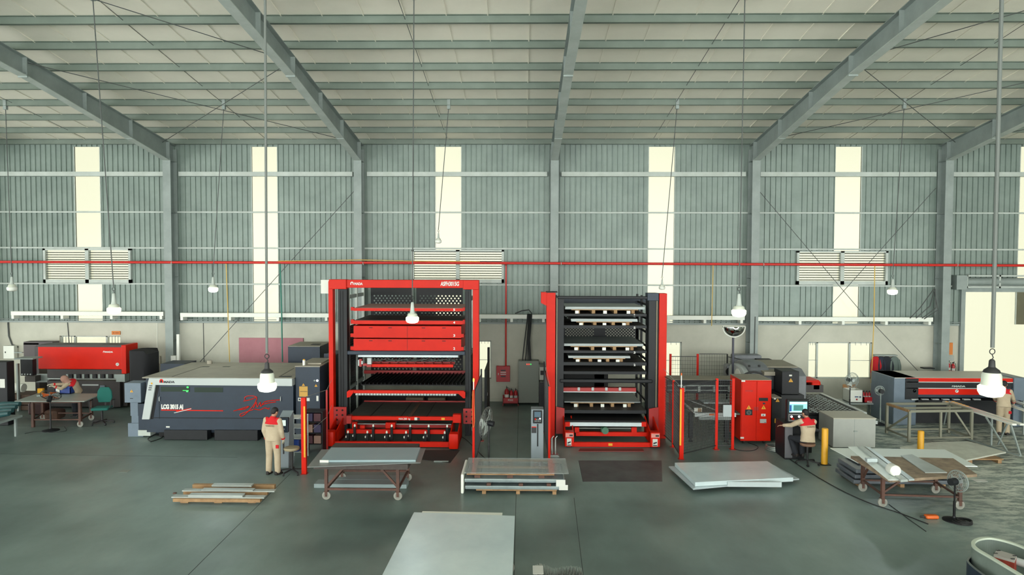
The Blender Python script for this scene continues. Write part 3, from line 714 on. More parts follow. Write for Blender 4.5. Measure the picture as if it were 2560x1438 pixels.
part((1408,748,1620,762),24.0,.05,'rear_top_cover',M_navy,T)
XLr,XRr=W(1409,900,Yt+.3)[0]-.2,W(1621,900,Yt+.3)[0]+.1
for x in (XLr,XRr-.07):
    b=MB()
    for y in (22.2,23.2,24.1): b.box(x,x+.07,y,y+.07,0,4.4)
    b.build('side_frame',M_char,T)
b=MB()
for k in range(9):
    z=.5+k*.45
    for x in (XLr,XRr-.06): b.box(x+.01,x+.05,Yt+.3,24.1,z,z+.07)
b.build('side_rails',M_char,T)
b=MB(); b.box(XLr+.0,XLr+.012,Yt+.4,24.1,.3,4.2); b.build('side_cover',M_char,T)
X0,X1=W(1408,835,24.1)[0],W(1598,835,24.1)[0]; xm0,xm1=W(1487,835,24.1)[0],W(1511,835,24.1)[0]
b=MB(); b.box(xm0,xm1,24.1,24.12,1.0,4.2); b.box(X1-.12,X1,24.1,24.12,1.9,4.2); b.box(X0-.1,X0+.04,24.1,24.12,1.0,4.2); b.build('rear_strip',M_char,T)
b=MB(); perf(b,X0+.04,xm0,2.0,4.2,24.11,.104,.052,.025); solid(b.build('perforated_sheet',M_char,T))
b=MB(); perf(b,xm1,X1-.12,1.9,4.2,24.11,.104,.052,.025); solid(b.build('perforated_sheet',M_char,T))
b=MB(); fb(b,1408,935,1520,1010,24.1,.03); b.build('rear_cover',M_black,T)
T2shelf=[]
for (y0,y1,nu,yn) in ((785,791,'6',790),(814,821,'5',822),(877,883,'3',884),(906,914,'2',915),(929,936,None,0),(1026,1034,None,0)):
    b=MB(); X0,X1,Z0,Z1=fb(b,1408,y0,1616,y1,Yt+.12,.08)
    for x in (X0,X1-.05): b.box(x,x+.05,Yt+.2,23.9,Z0,Z1)
    b.box(X0,X1,23.8,23.9,Z0,Z1); o=b.build('shelf',M_char,T)
    b=MB(); b.box(X0+.05,X1-.05,Yt+.2,23.8,Z1-.03,Z1-.01); b.build('shelf_board',mat('brown_black_shelf',(62,56,52),.6),o)
    if nu: txt(nu,1584,yn,4.5,5,Yt+.12,o,M_txt_w,.003,name='number')
    T2shelf.append((X0,X1,Z1))
part((1400,949,1632,958),Yt+.02,.2,'lift_beam',M_char,T,bevel=.03)
o=part((1408,970,1590,979),Yt+.4,.2,'red_gripper_beam',M_red2,T)
for x in (1444,1479,1513,1547): part((x,969,x+6,977),Yt+.37,.03,'gripper_block',M_band,o)
part((1404,979.5,1590,981.5),Yt+.38,.02,'gripper_edge',M_silver,T)
# lower table, mechanism
b=MB(); X0,X1,Z0,Z1=fb(b,1412,1052,1615,1058,20.75,.08); b.box(X0,X1,20.83,23.,Z1-.03,Z1); b.build('pallet_table',M_black,T)
part((1425,1057,1604,1066),20.62,.08,'silver_front_beam',M_silver,T)
for (a,c) in ((1413,1425),(1604,1616)): part((a,1056,c,1067),20.62,.1,'beam_end',M_red,T)
b=MB(); fb(b,1440,1081,1618,1091,20.75,.12); b.build('middle_crossbar',M_red,T,bevel=.006)
for (a,c) in ((1437,1448),(1579,1592)): part((a,1069,c,1082),20.75,.15,'bearing_block',M_red,T)
b=MB(); X,Z=W(1448,1071,20.8); X1=W(1578,1071,20.8)[0]; b.cyl((X,20.8,Z),(X1,20.8,Z),.018,8); b.build('drive_shaft',M_chrome,T,smooth=True)
b=MB(); X,Z=W(1512,1075,20.7); b.cyl((X,20.58,Z),(X,20.85,Z),.105,20); fb(b,1503,1070,1510,1081,20.65,.2); b.build('green_motor',mat('green_motor_paint',(60,110,84),.5),T,smooth=True)
XfL=(W(1412,1100,20.15)[0],W(1435,1100,20.15)[0]); XfR=(W(1626,1100,20.15)[0],W(1650,1100,20.15)[0])
for xs,s in ((XfL,-1),(XfR,1)):
    b=MB(); b.rbox(xs[0],xs[1],20.12,20.4,.03,.47,.02); b.build('foot_box',M_red,T)
    b=MB(); b.box(xs[0]+.05,xs[1]-.05,20.2,20.35,0,.04); b.build('levelling_foot',M_black,T)
    b=MB(); b.box(xs[0]+.02,xs[1]-.02,20.112,20.12,.32,.44); b.build('pale_label',mat('salmon_label',(226,150,140),.6),T)
    b=MB(); b.box(xs[0]+.06,xs[1]-.08,20.108,20.116,.06,.28); b.build('white_label',M_white2,T)
    b=MB(); b.prism([(xs[0]+.08,.12),(xs[1]-.1,.16),(xs[1]-.1,.2),(xs[0]+.08,.17)],'y',20.104,20.108); b.box(xs[0]+.07,xs[1]-.09,20.104,20.108,.07,.10); b.box(xs[1]-.14,xs[1]-.04,20.104,20.112,.35,.40); b.build('label_marks',M_txt_k,T)
    for dx in (xs[0]+.0,xs[1]-.03):
        b=MB(); b.prism([(20.3,.1),(20.3,.46),(21.2,.72),(21.2,.1)],'x',dx,dx+.03); b.build('side_arm',M_red,T)
    b=MB(); xa=XLr+.2 if s<0 else XRr-.05
    xg=W(1390,1050,Yt-.05)[0] if s<0 else W(1622,1050,Yt-.05)[0]; xh=W(1411,1050,Yt-.05)[0] if s<0 else W(1646,1050,Yt-.05)[0]
    b.prism([(xg,.15),(xh,.15),(xh,.95 if s<0 else 1.0),(xg,1.0 if s<0 else .95)],'y',Yt-.06,Yt-.02); b.build('gusset_plate',M_red2,T)
b=MB(); Z=W(1530,1107,20.2)[1]; b.box(XfL[1]-.02,XfR[0]+.02,20.2,20.3,Z-.13,Z); o=b.build('front_crossbar',M_red,T,bevel=.006)
part((1521,1109,1531,1115),20.19,.01,'yellow_label',M_yellow,o)
# sheets stored in the right tower
def stack_on(x0,x1,ytop,ybot,Yf,depth,lab,shelfz,m_=None,n=3):
    X0,Z1=W(x0,ytop,Yf); X1,Z0=W(x1,ybot,Yf)
    g='sheet stacks stored in the right tower'; m_=mat('stored_sheet_metal',(158,166,164),.4,.3,rgb2=(146,155,154))
    b=MB(); k=max(2,int((Z1-Z0)/.04))
    for i in range(k): j=random.uniform(-.01,.01); za=Z0+(Z1-Z0)*i/k; b.box(X0+j,X1+j,Yf+random.uniform(0,.01),Yf+depth,za,za+(Z1-Z0)/k-.003)
    one(b,'sheet_stack',m_,'bare metal sheet stack '+lab,'metal sheets',g)
    t=thing('pallet','wood pallet under sheets '+lab,'pallet',((X0+X1)/2,Yf,shelfz),'pallets in the right tower')
    zt=Z0; a=X0+(X1-X0)*.08; c=X1-(X1-X0)*.08
    b=MB(); b.box(a,c,Yf+.03,Yf+depth-.1,zt-.03,zt-.002); b.build('deck',M_wood,t)
    for f in (.1,.33,.66,.92): x=a+(c-a)*f; b=MB(); b.box(x-.05,x+.05,Yf+.0,Yf+depth-.1,shelfz+.002,zt-.03); b.build('batten',M_wood,t)
    for f in (.08,.5,.85): x=a+(c-a)*f; b=MB(); b.box(x-.055,x+.055,Yf-.04,Yf+.02,shelfz+.002,max(zt-.04,shelfz+.06)); b.build('white_block',M_white,t)
sh=T2shelf
stack_on(1413,1612,767,774,Yt+.25,2.0,'on the topmost shelf',sh[0][2])
stack_on(1428,1594,797,804.5,Yt+.25,1.9,'on the second loaded shelf from top',sh[1][2])
stack_on(1411,1609,859,866,Yt+.25,2.1,'on the wide third loaded shelf',sh[2][2])
stack_on(1421,1576,889.5,896,Yt+.25,1.7,'on the fourth loaded shelf from top',sh[3][2])
stack_on(1411,1601,1004,1007.5,Yt+.62,1.6,'on the lowest shelf near the floor',sh[5][2])
# ================================================================ blue laser cutting machine
Yl=20.72
T=thing('laser_cutting_machine','long navy laser cutting machine with pale trim and red lettering on its front','machine',(-9.4,22.2,0))
def pp(*pts,Y=Yl): return [W(x,y,Y) for x,y in pts]
b=MB(); x0=W(357,944,20.78)[0]; x1=W(735,944,20.78)[0]; zt=W(550,944,20.78)[1]
b.box(x0+.0,x1,20.95,23.85,.18,zt-.02); b.box(x0-.05,x0+1.0,21.3,23.6,.05,zt-.5); o=b.build('body',M_navy,T)
b=MB(); b.box(x0,x1,20.74,23.9,zt-.03,zt); b.build('dusty_roof',M_dustytop,T)
b=MB()
for a,c in (((505,917),(430,942)),((735,921),(700,941))):
    A=G(*a,zt); Cc=G(*c,zt); b.bar((A[0],A[1],zt+.002),(Cc[0],Cc[1],zt+.002),.025,.004)
for px_,py_ in ((514,917),(566,917)): X,Y=G(px_,py_,zt); b.box(X-.12,X+.12,Y-.05,Y+.05,zt,zt+.004)
b.build('roof_seams',M_black,T)
b=MB(); b.prism(pp((391,961),(733,965),(733,1075),(408,1075),(372,1070),(376,1046)),'y',Yl,21.0); b.build('front_panel',M_navy,T)
b=MB(); b.prism(pp((375,945),(732,946),(732,965),(391,962),(376,1048),(357,1048),(372,955)),'y',Yl-.06,20.98); b.build('pale_trim_frame',M_band,T,bevel=.01)
b=MB(); b.prism(pp((391,964),(398,964),(383,1048),(376,1048)),'y',Yl-.005,Yl+.02); b.build('recess_edge',M_black,T)
b=MB(); fb(b,378,1045,733,1046.5,Yl-.008,.02); b.box(W(402,970,Yl)[0]-.06,W(402,970,Yl)[0]-.05,Yl-.006,Yl,.65,1.65); b.build('panel_seams',M_black,T)
part((402,968,474,979.5),Yl-.01,.02,'viewing_window',M_greend,T); part((486,969,557,981),Yl-.01,.02,'viewing_window',M_greend,T)
b=MB()
for p in ((469,968.5),(468,978.5)): X,Z=W(*p,Yl-.02); b.ball((X,Yl-.02,Z),.035,1,.4,.8)
X,Z=W(465,976,Yl-.02); b.box(X-.1,X+.08,Yl-.025,Yl-.015,Z-.015,Z); b.build('green_light',M_glow,T)
for px_ in (398,701):
    b=MB(); X,Z=W(px_,998,Yl-.03); b.tube([(X,Yl,Z-.07),(X+.01,Yl-.05,Z-.05),(X+.01,Yl-.05,Z+.05),(X,Yl,Z+.07)],.012,6); b.build('door_handle',M_band,T,smooth=True)
logo(403.5,957,.06,Yl-.06,T,M_red,M_char); txt('MADA',409.5,957.5,28,5,Yl-.06,T,M_txt_k,.004)
txt('LCG 3015 AJ',403.5,1022,56,10.5,Yl,T,M_txt_w,.012)
b=MB(); b.prism(pp((403,1024),(558,1026),(558,1028.5),(403,1026.5)),'y',Yl-.01,Yl); b.prism(pp((440,1028),(478,1020),(479,1021),(442,1030)),'y',Yl-.008,Yl); b.build('red_stripe',M_red,T)
b=MB(); b.prism(pp((435,1032),(479,1021.3),(479,1022.6),(437,1033)),'y',Yl-.02,Yl-.01); b.build('white_slash',M_txt_w,T)
# red script flourish
def curve(pts,n=6):
    out=[]
    for i in range(len(pts)-1):
        p0=pts[max(i-1,0)];p1=pts[i];p2=pts[i+1];p3=pts[min(i+2,len(pts)-1)]
        for k in range(n):
            t=k/n; out.append(tuple(.5*((2*p1[j])+(-p0[j]+p2[j])*t+(2*p0[j]-5*p1[j]+4*p2[j]-p3[j])*t*t+(-p0[j]+3*p1[j]-3*p2[j]+p3[j])*t*t*t) for j in range(len(p1))))
    out.append(tuple(pts[-1])); return out
b=MB()
for st in ([(584,1028),(600,1023),(622,1016),(612,1023),(596,1025)],[(613,1000),(612,994),(622,990),(640,992),(641,1000),(632,1016),(615,1034),(603,1041),(601,1036),(616,1030),(634,1024)],[(609,1003),(624,1000),(640,994)],[(634,1020),(641,1006),(643,1018),(651,1006),(652,1016),(664,1004),(700,1000)],[(636,1023),(650,1025),(662,1020),(672,1023),(673,1019)],[(655,1012),(670,1008),(690,1005)]):
    p=[W(x,y,Yl-.012) for x,y in curve(st,5)]; b.tube([(q[0],Yl-.012,q[1]) for q in p],.012,5)
b.build('red_script_flourish',M_red,T)
b=MB()
for k in range(3): fb(b,373-k*1.2,964+k*5,380-k*1.2,966+k*5,Yl-.075,.02)
b.build('vent_slots',M_txt_k,T)
b=MB(); X,Z=W(379,959,Yl-.07); b.ball((X,Yl-.065,Z),.03,1,.3,1); b.build('amber_indicator',M_yellow,T)
part((410,1076,518,1100),20.66,.3,'plinth_panel',M_char,T,bevel=.01); part((536,1076,644,1102),20.66,.3,'plinth_panel',M_char,T,bevel=.01)
part((415,1066,424,1069.5),Yl-.01,.01,'small_white_label',M_white2,T)
part((345,1076,376,1090),21.0,.4,'corner_base',M_lt,T)
part((346,1010,376,1078),21.05,.5,'left_end_housing',M_navy,T)
b=MB(); b.box(x0+.3,x1-.2,21.1,23.7,0,.2); b.build('base_frame',M_black,T)
b=MB(); X,Y=G(716,943,zt); b.box(X-.25,X+.12,Y+.02,Y+.16,zt,zt+.01); b.build('roof_grille',M_char,T)
# tall chiller cabinet right of the laser
T=thing('power_cabinet','tall navy cabinet with yellow warning labels right of the laser machine','cabinet',(-6.4,21.7,0))
b=MB(); X0,X1,Z0,Z1=fb(b,739,916,800,1098,20.85,1.75); b.build('body',M_navy,T,bevel=.01)
b=MB(); b.box(X0-.01,X1+.01,20.84,22.62,Z1-.02,Z1+.01); b.build('dusty_top',M_dustytop,T)
b=MB(); b.box(X0+.28,X1-.06,21.2,22.3,Z1+.01,Z1+.05); b.build('top_hatch',M_dustytop,T)
b=MB(); b.box(X0+.35,X1-.02,22.7,23.9,0,Z1+.1); b.box(X0+.35,X1-.02,22.7,22.75,Z1+.1,Z1+.14); b.build('rear_section',M_navy,T)
part((748,966.5,769,992),20.84,.01,'yellow_label',mat('amber_label',(206,160,70),.6),T); triangle(758.5,962,.045,20.84,T); triangle(790,964,.045,20.84,T)
part((745,995,774,1003),20.84,.01,'white_label',M_white2,T); part((791,990,796,1003),20.84,.01,'white_label',M_white2,T); part((747,997,751,1001),20.83,.01,'label_mark',M_txt_k,T)
b=MB(); fb(b,750,978.5,768,979.5,20.835,.01); b.build('label_line',M_txt_k,T)
b=MB(); X,Z=W(793,952,20.83); b.ball((X,20.84,Z),.035,1,.4,1); b.build('white_indicator',M_ledw,T)
b=MB(); X,Z=W(786,952,20.83); b.ball((X,20.84,Z),.03,1,.4,1); b.build('grey_knob',M_steel,T)
b=MB(); X,Z=W(762.5,909,21.1); b.lathe((X,21.0,Z1+.01),[(.04,0),(.042,.1),(.044,.16)],14); one(b,'paper_cup',M_white,'small white and yellow cup standing on the tall navy cabinet','cup',smooth=True)
b=MB(); b.lathe((X,21.0,Z1+.171),[(.03,0),(.032,.02),(.02,.03)],12); o=b.build('lid',M_yellow,bpy.data.objects['paper_cup'],smooth=True)
# square navy box behind
T=thing('dust_collector','squat navy box machine with dusty top behind the tall navy cabinet','machine',(-6.7,24.6,0))
b=MB(); X0,X1,Z0,Z1=fb(b,720,867,800,908,24.5,1.4); b.build('upper_body',M_navy,T,bevel=.01)
b=MB(); b.box(X0+.04,X1-.04,24.56,25.85,0,Z0); b.build('lower_body',M_char,T)
b=MB(); b.box(X0,X1,24.5,25.9,Z1,Z1+.02); b.build('dusty_top',M_dustytop,T)
b=MB(); b.box(X0+.7,X0+1.0,24.9,25.2,Z1+.02,Z1+.03); b.build('top_grille',M_char,T)
b=MB(); X0,X1,Z0,Z1=fb(b,402,910,462,1000,24.6,.9); b.box(X0+.1,X1-.1,24.7,25.4,0,Z0); one(b,'chip_conveyor',M_navy,'low navy hopper box peeking over the left end of the laser roof','machine')
b=MB(); X,Z=W(524,906,23.6); b.lathe((X,23.6,zt+.0),[(.09,0),(.09,.1),(.07,.12)],12); one(b,'round_canister',M_dustytop,'small beige canister at the back edge of the laser roof','canister',smooth=True)
# grey control box on stand at the laser's left end
T=thing('chiller_unit','small grey-blue box on a stand with a warning triangle left of the laser machine','machine',(-12.6,21.4,0))
M_gb=mat('grey_blue_enamel',(112,128,142),.45,rgb2=(100,116,130))
part((311,958,352,1007),21.0,.5,'upper_box',M_gb,T,bevel=.01); triangle(329,978,.05,20.99,T)
b=MB(); fb(b,352,957,376,1000,21.25,.4); b.build('side_duct',M_char,T)
b=MB(); fb(b,326,1007,345,1040,21.1,.3); X,Z=W(340,1060,21.2); b.box(X-.11,X+.11,21.15,21.5,0,.98); b.box(X-.2,X+.28,21.1,21.6,0,.42); b.build('stand',M_gb,T)
b=MB(); fb(b,325,996,332,997.2,20.99,.01); b.build('slot',M_black,T)
b=MB(); fb(b,427,890,440,907,26.1,.16); one(b,'switch_box',M_white,'small white box on the column left of the laser machine','switch box')
# pink board, tube, pink wall sheet
b=MB(); X0,Z1=W(597,845,26.76); X1,Z0=W(758,911,26.76); b.box(X0,X1,26.76,26.83,Z0-.6,Z1); one(b,'pink_board',mat('faded_pink_board',(190,130,138),.75,rgb2=(180,120,128)),'large faded pink panel fixed on the masonry above the laser machine','panel')
b=MB(); A=P(446,836,26.2); Bq=P(453,905,26.0); b.box(0,0,0,0,0,0) if 0 else b.bar((A[0],26.2,A[2]),(A[0]+.12,25.9,.0),.10,.10); one(b,'leaning_profile',M_white,'long white profile leaning beside the column left of the laser machine','profile')
# ================================================================ press brake, far left
T=thing('press_brake','old press brake with a red front beam under the leftmost window','machine',(-16.2,24.9,0))
Yb=25.0
M_brown=mat('oily_dark_brown_steel',(58,52,50),.5,rgb2=(44,40,39),scale=4)
o=part((95,866,306,923.5),Yb,.7,'ram_cover',M_red,T,bevel=.02)
b=MB(); fb(b,94,863,308,868,Yb-.02,.74); b.build('ram_top_edge',M_brown,T)
part((303,863,315,935),Yb-.05,.8,'side_fin',M_red,T,bevel=.02)
logo(260,882,.035,Yb,T,M_txt_w,M_red); txt('MADA',263,882,20,4,Yb,T,M_txt_w,.003)
b=MB(); X,Z=W(294,911,Yb); b.cyl((X,Yb-.02,Z),(X,Yb,Z),.06,18); o=b.build('round_badge',M_white2,T)
b=MB(); b.bar((X-.02,Yb-.025,Z-.01),(X+.03,Yb-.025,Z+.02),.012); b.build('badge_mark',M_txt_k,o)
b=MB(); fb(b,118,924,306,945,Yb+.15,.4); b.build('upper_tool_holder',M_brown,T)
for k in range(14):
    x=165+k*10; b=MB(); fb(b,x,936,x+5,946,Yb+.1,.05); b.build('tool_clamp',M_char if k%2 else M_steel,T)
part((120,946,292,949),Yb+.18,.1,'punch_rail',M_chrome,T)
b=MB(); fb(b,118,952,300,1018,Yb+.1,.6); b.build('bed',M_brown,T,bevel=.02)
part((205,961,246,964.5),Yb+.09,.02,'worn_edge',M_band,T); part((250,964,262,970),Yb+.08,.02,'small_plate',M_gb,T)
b=MB(); fb(b,88,866,98,1015,Yb+.4,.8); fb(b,300,930,318,1015,Yb+.3,.8); b.build('side_frame',M_brown,T)
part((290,936,312,955),Yb-.1,.3,'corner_bracket',M_steel,T)
part((90,935,122,956),Yb+.3,.1,'left_table_plate',M_steel,T)
o=part((59,858,97,893),25.9,.4,'oil_tank',mat('taupe_tank',(86,78,80),.6),T); part((59,855,131,862),25.9,.4,'tank_lid',mat('taupe_tank',(86,78,80),.6),T)
T=thing('control_pendant','dark control pendant box hanging from an arm left of the red press brake','control box',(-18.6,24.,.9))
b=MB(); fb(b,50,899,81,940,23.9,.22,.02); b.build('box',M_char,T)
b=MB(); fb(b,35,896,82,899,23.9,.5); fb(b,35,881,55,883,24.0,.1); b.build('support_arm',M_steel,T)
b=MB(); X,Z=W(66,936,23.9); 
for k in range(4): b.cyl((X-.15+k*.1,23.88,Z),(X-.15+k*.1,23.9,Z),.025,8)
b.build('buttons',M_band,T)
b=MB(); x=W(42,915,24.6)[0]; b.box(x-.03,x+.03,24.6,24.7,0,1.75); b.build('arm_post',M_steel,T)
T=thing('breaker_box','white wall breaker box with cables in at top, left of the red press brake','breaker box',(-19.6,26.6,1.6))
part((8,865,35,897),26.6,.2,'box',M_white,T,bevel=.01); part((12,879,14,883),26.59,.01,'latch',M_black,T)
T=thing('button_box','white box with two round red buttons on the masonry left of the laser','switch box',(-13.9,26.7,1.4))
part((387,891,400,917),26.72,.1,'box',mat('cream_enamel',(206,200,180),.5),T,bevel=.005)
for y,r in ((897,.05),(911,.07)): b=MB(); X,Z=W(393.5,y,26.7); b.cyl((X,26.67,Z),(X,26.72,Z),r,16); b.build('red_button',mat('deep_red_button',(130,26,26),.3),T,smooth=True)
b=MB(); fb(b,279,828,300,837,26.79,.04); o=one(b,'orange_wall_sign',mat('orange_sign',(222,130,50),.6),'small orange sign on the masonry above the leftmost window','sign')
b=MB(); fb(b,282,831,286,834,26.785,.005); fb(b,288,831,297,834,26.785,.005); b.build('sign_marks',mat('dark_orange_mark',(170,90,30),.6),o)
T=thing('draped_cover','machine cover draped in black cloth right of the red press brake','cover',(-14.7,24.8,0))
b=MB()
prof=[]
X0,Z1=W(316,878,24.3); X1,Z0=W(368,955,24.3)
import random as _r
n1,n2=22,9
rings=[]
for j in range(n2):
    z=.05+(Z1-.05)*j/(n2-1); ring=[]
    for k in range(n1):
        a=2*PI*k/n1; ca,sa=math.cos(a),math.sin(a); q=lambda v:(abs(v)**.5)*(1 if v>0 else -1)
        wob=1+.05*math.sin(k*2.1+j*.4)*(1-j/(n2*1.3))
        ring.append(((X0+X1)/2+q(ca)*(X1-X0)/2*wob,24.8+q(sa)*.5*wob,z-(.12 if j==n2-1 and ca>.5 else 0)))
    rings.append(b.verts(ring))
for A,Bv in zip(rings,rings[1:]):
    for k in range(n1): b.face([A[k],A[(k+1)%n1],Bv[(k+1)%n1],Bv[k]])
b.face(rings[-1])
b.build('cloth',mat('black_cloth',(30,31,34),.9),T,smooth=True)
# far-left dark cabinet and teal mat
T=thing('dark_machine_cabinet','dark machine cabinet with a paper, cut by the left picture edge','cabinet',(-17.6,22.8,0))
b=MB(); X1,Z1=W(20,905,22.4); b.box(X1-1.6,X1-.05,22.4,22.75,0,Z1); b.build('body',M_char,T,bevel=.02)
part((0,948,12,970),22.39,.01,'paper_sheet',M_white2,T)
T=thing('teal_padded_mat','teal wrapped bundles lying on a low rack at the left edge','bundle',(-16.8,20.5,0))
M_teal=mat('teal_wrap',(38,84,86),.5,rgb2=(28,66,70),scale=5)
for k in range(4):
    a=P(-30,1017+k*9,20.9-k*.25); c=P(50-k*9,1010+k*8,20.9-k*.25); b=MB(); b.tube([a,((a[0]+c[0])/2,a[1],(a[2]+c[2])/2+.02),c],[.09,.1,.07],10); b.build('wrapped_roll',M_teal,T,smooth=True)
b=MB(); X0=W(-40,1030,20.9)[0]; X1=W(44,1030,20.9)[0]; z=W(10,1046,20.4)[1]; b.box(X0,X1,20.1,21.1,max(z-.12,.1),max(z-.05,.16))
for x in (X0+.1,X1-.2): 
    for y in (20.2,21.0): b.box(x,x+.06,y,y+.06,0,max(z-.1,.12))
b.build('rack',M_steel,T)
# white roll and timber crates
b=MB(); a=P(21,968,25.0); c=P(60,970,25.0); b.cyl((a[0],25,a[2]),(c[0],25,c[2]),.16,16); one(b,'white_roll',M_white,'white roll lying on brown crates left of the red press brake','roll',smooth=True)
T=thing('scrap_crate','brown wooden crate under the white roll at left','crate',(-18.6,25,0)); zt_=W(40,980,25)[1]
for k in range(3): b=MB(); X0=W(20,990,24.7)[0]; X1=W(78,990,24.7)[0]; z=zt_-.05-.2*k; b.box(X0,X1,24.7,25.5,max(z-.17,0.01),z); b.build('board',mat('dull_brown_board',(96,76,62),.8),T)
for xx in (X0,X1-.06):
    b=MB(); b.box(xx,xx+.06,24.64,24.7,0,zt_-.05); b.build('crate_post',M_rust,T)
b=MB(); X0,X1,Z0,Z1=fb(b,62,941,88,955,25.,.5); one(b,'wall_bench',mat('dark_bench',(70,66,62),.7),'dark bench block behind the white roll','bench')
b=MB(); X,Y=G(105,982,.9); b.box(X-.09,X+.09,Y-.1,Y-.0,.903,1.06); one(b,'yellow_box',M_yellow,'small yellow box on the back left of the steel work table','box')
# ================================================================ wall side between towers
T=thing('fire_hose_cabinet','red wall fire hose cabinet under a red riser between the two towers','fire cabinet',(-.4,26.6,1))
part((1241,916,1275,955),26.62,.2,'cabinet_body',mat('signal_red',(188,24,32),.4),T,bevel=.01)
b=MB(); fb(b,1251,930,1265,932,26.61,.01); fb(b,1251,935,1265,937,26.61,.01); fb(b,1245,933,1247,938,26.61,.01); b.build('white_letter_lines',M_txt_w,T)
b=MB(); fb(b,1252,925,1264,928,26.61,.01); fb(b,1252,940,1264,943,26.61,.01); b.build('dark_letter_lines',M_txt_k,T)
b=MB(); X=W(1265,700,26.45)[0]; b.tube([(X,26.1,W(1265,660,26.45)[1]),(X,26.5,W(1265,664,26.45)[1]),(X,26.5,W(1265,916,26.6)[1])],.03,8); one(b,'riser_pipe',M_pipe,'red vertical riser pipe down to the fire hose cabinet','pipe',smooth=True)
def extinguisher(label,X,Y,Z,s=1.0,grp=None,m_=None):
    t=thing('fire_extinguisher',label,'fire extinguisher',(X,Y,Z),grp); m_=m_ or mat('signal_red',(188,24,32),.4)
    b=MB(); b.lathe((X,Y,Z),[(.07*s,0),(.078*s,.02*s),(.078*s,.36*s),(.06*s,.43*s),(.025*s,.46*s),(.022*s,.49*s)],18); b.build('cylinder',m_,t,smooth=True)
    b=MB(); b.box(X-.015*s,X+.015*s,Y-.06*s,Y+.05*s,Z+.49*s,Z+.52*s); b.bar((X,Y+.04*s,Z+.50*s),(X,Y-.09*s,Z+.56*s),.02*s); b.build('valve_lever',M_dark,t)
    b=MB(); b.tube([(X,Y,Z+.50*s),(X+.08*s,Y-.03*s,Z+.48*s),(X+.10*s,Y-.05*s,Z+.3*s),(X+.09*s,Y-.05*s,Z+.12*s)],.012*s,6); b.build('hose',M_dark,t,smooth=True)
    b=MB(); b.lathe((X,Y,Z+.18*s),[(.0795*s,0),(.0795*s,.1*s)],18); b.build('label_band',M_white2,t,smooth=True); return t
T=thing('extinguisher_stand','red metal stand with white letters holding three fire extinguishers','stand',(-.4,26.2,0))
X0,_=W(1257,1000,26.15); X1,_=W(1296,1000,26.15)
b=MB(); b.box(X0,X1,26.0,26.03,.08,.30); b.box(X0,X1,26.3,26.33,.08,.36); b.box(X0,X0+.02,26.0,26.33,0,.36); b.box(X1-.02,X1,26.0,26.33,0,.36); b.box(X0,X1,26.0,26.33,.08,.10); b.build('tray',mat('signal_red',(188,24,32),.4),T)
txt('PCCC',1270,1002.5,13,4,26.0,T,M_txt_w,.003)
for k,l in enumerate(('left','middle','right')):
    extinguisher('%s fire extinguisher of the three in the red stand between the towers'%l,X0+.13+k*(X1-X0-.26)/2+.02,26.17,.10,1.15 if k==0 else 1.0,'extinguishers in the red stand')
T=thing('electrical_cabinet','grey-green electrical cabinet on the masonry with thick black cables entering its top','cabinet',(.6,26.4,0))
o=part((1296,903,1347,1008),26.25,.5,'body',M_greycab,T,bevel=.01)
for k,(c_,mm_) in enumerate(((1317.5,'r'),(1322.5,'r'),(1327,'g'))):
    b=MB(); X,Z=W(c_,911,26.24); b.cyl((X,26.23,Z),(X,26.25,Z),.022,10); b.build('indicator_lamp',mat('small_red_led',(255,60,40),.4,emit=2) if mm_=='r' else M_glow,T)
part((1347,912,1366,925),26.25,.4,'side_box',M_greycab,T)
for k,(xb,xc,xt) in enumerate(((1306,1312,1318),(1314,1318,1321),(1320,1320,1323),(1324,1322,1325),(1327,1324,1328))):
    b=MB(); Z=W(1310,903,26.4)[1]; b.tube([(W(xb,903,26.4)[0],26.4,Z),(W(xc,850,26.4)[0],26.42,W(xc,850,26.4)[1]),(W(xt,800,26.45)[0],26.3,W(xt,800,26.4)[1]),(W(xt+1,790,26.1)[0],26.2,W(xt,790,26.1)[1]+.06)],.022,6); b.build('black_cable',M_dark,T,smooth=True)
hose([P(1288,784,26.35),P(1305,777,26.3),P(1322,775,26.3),P(1329,783,26.3),P(1329,792,26.3)],.02,M_dark,'black cable looping over the tray between the towers','looped_cable','cable')
T=thing('relay_cabinet','dark and beige slim cabinet behind the left post of the right tower','cabinet',(.9,22.9,0))
part((1349,918,1366,950),22.6,.5,'upper_box',M_greycab,T); part((1351,927,1365,938),22.59,.01,'dark_window',M_black,T)
part((1348,957,1366,1022),22.6,.5,'lower_box',M_char,T); b=MB(); X0=W(1350,1000,22.7)[0]; b.box(X0,X0+.22,22.7,23.0,0,4.0*0+W(1350,955,22.7)[1]); b.build('frame',M_greycab,T)
part((1359,965,1365,977),22.59,.01,'white_label',M_white2,T)
T=thing('dark_side_cabinet','black cabinet with dark top right behind the left red tower','cabinet',(-1.2,23,0))
b=MB(); X0,Z1=W(1197,925,22.6); X0=-1.25; X1,_=W(1217,925,22.6); b.box(X0,X1,22.6,24.4,0,Z1); b.build('body',M_char,T,bevel=.01)
b=MB(); b.box(X0,X1,24.5,24.7,0,Z1+.5); b.build('rear_post',M_black,T)
b=MB(); b.box(X1,X1+.01,22.9,22.95,1.0,1.1); b.build('latch',M_chrome,T)
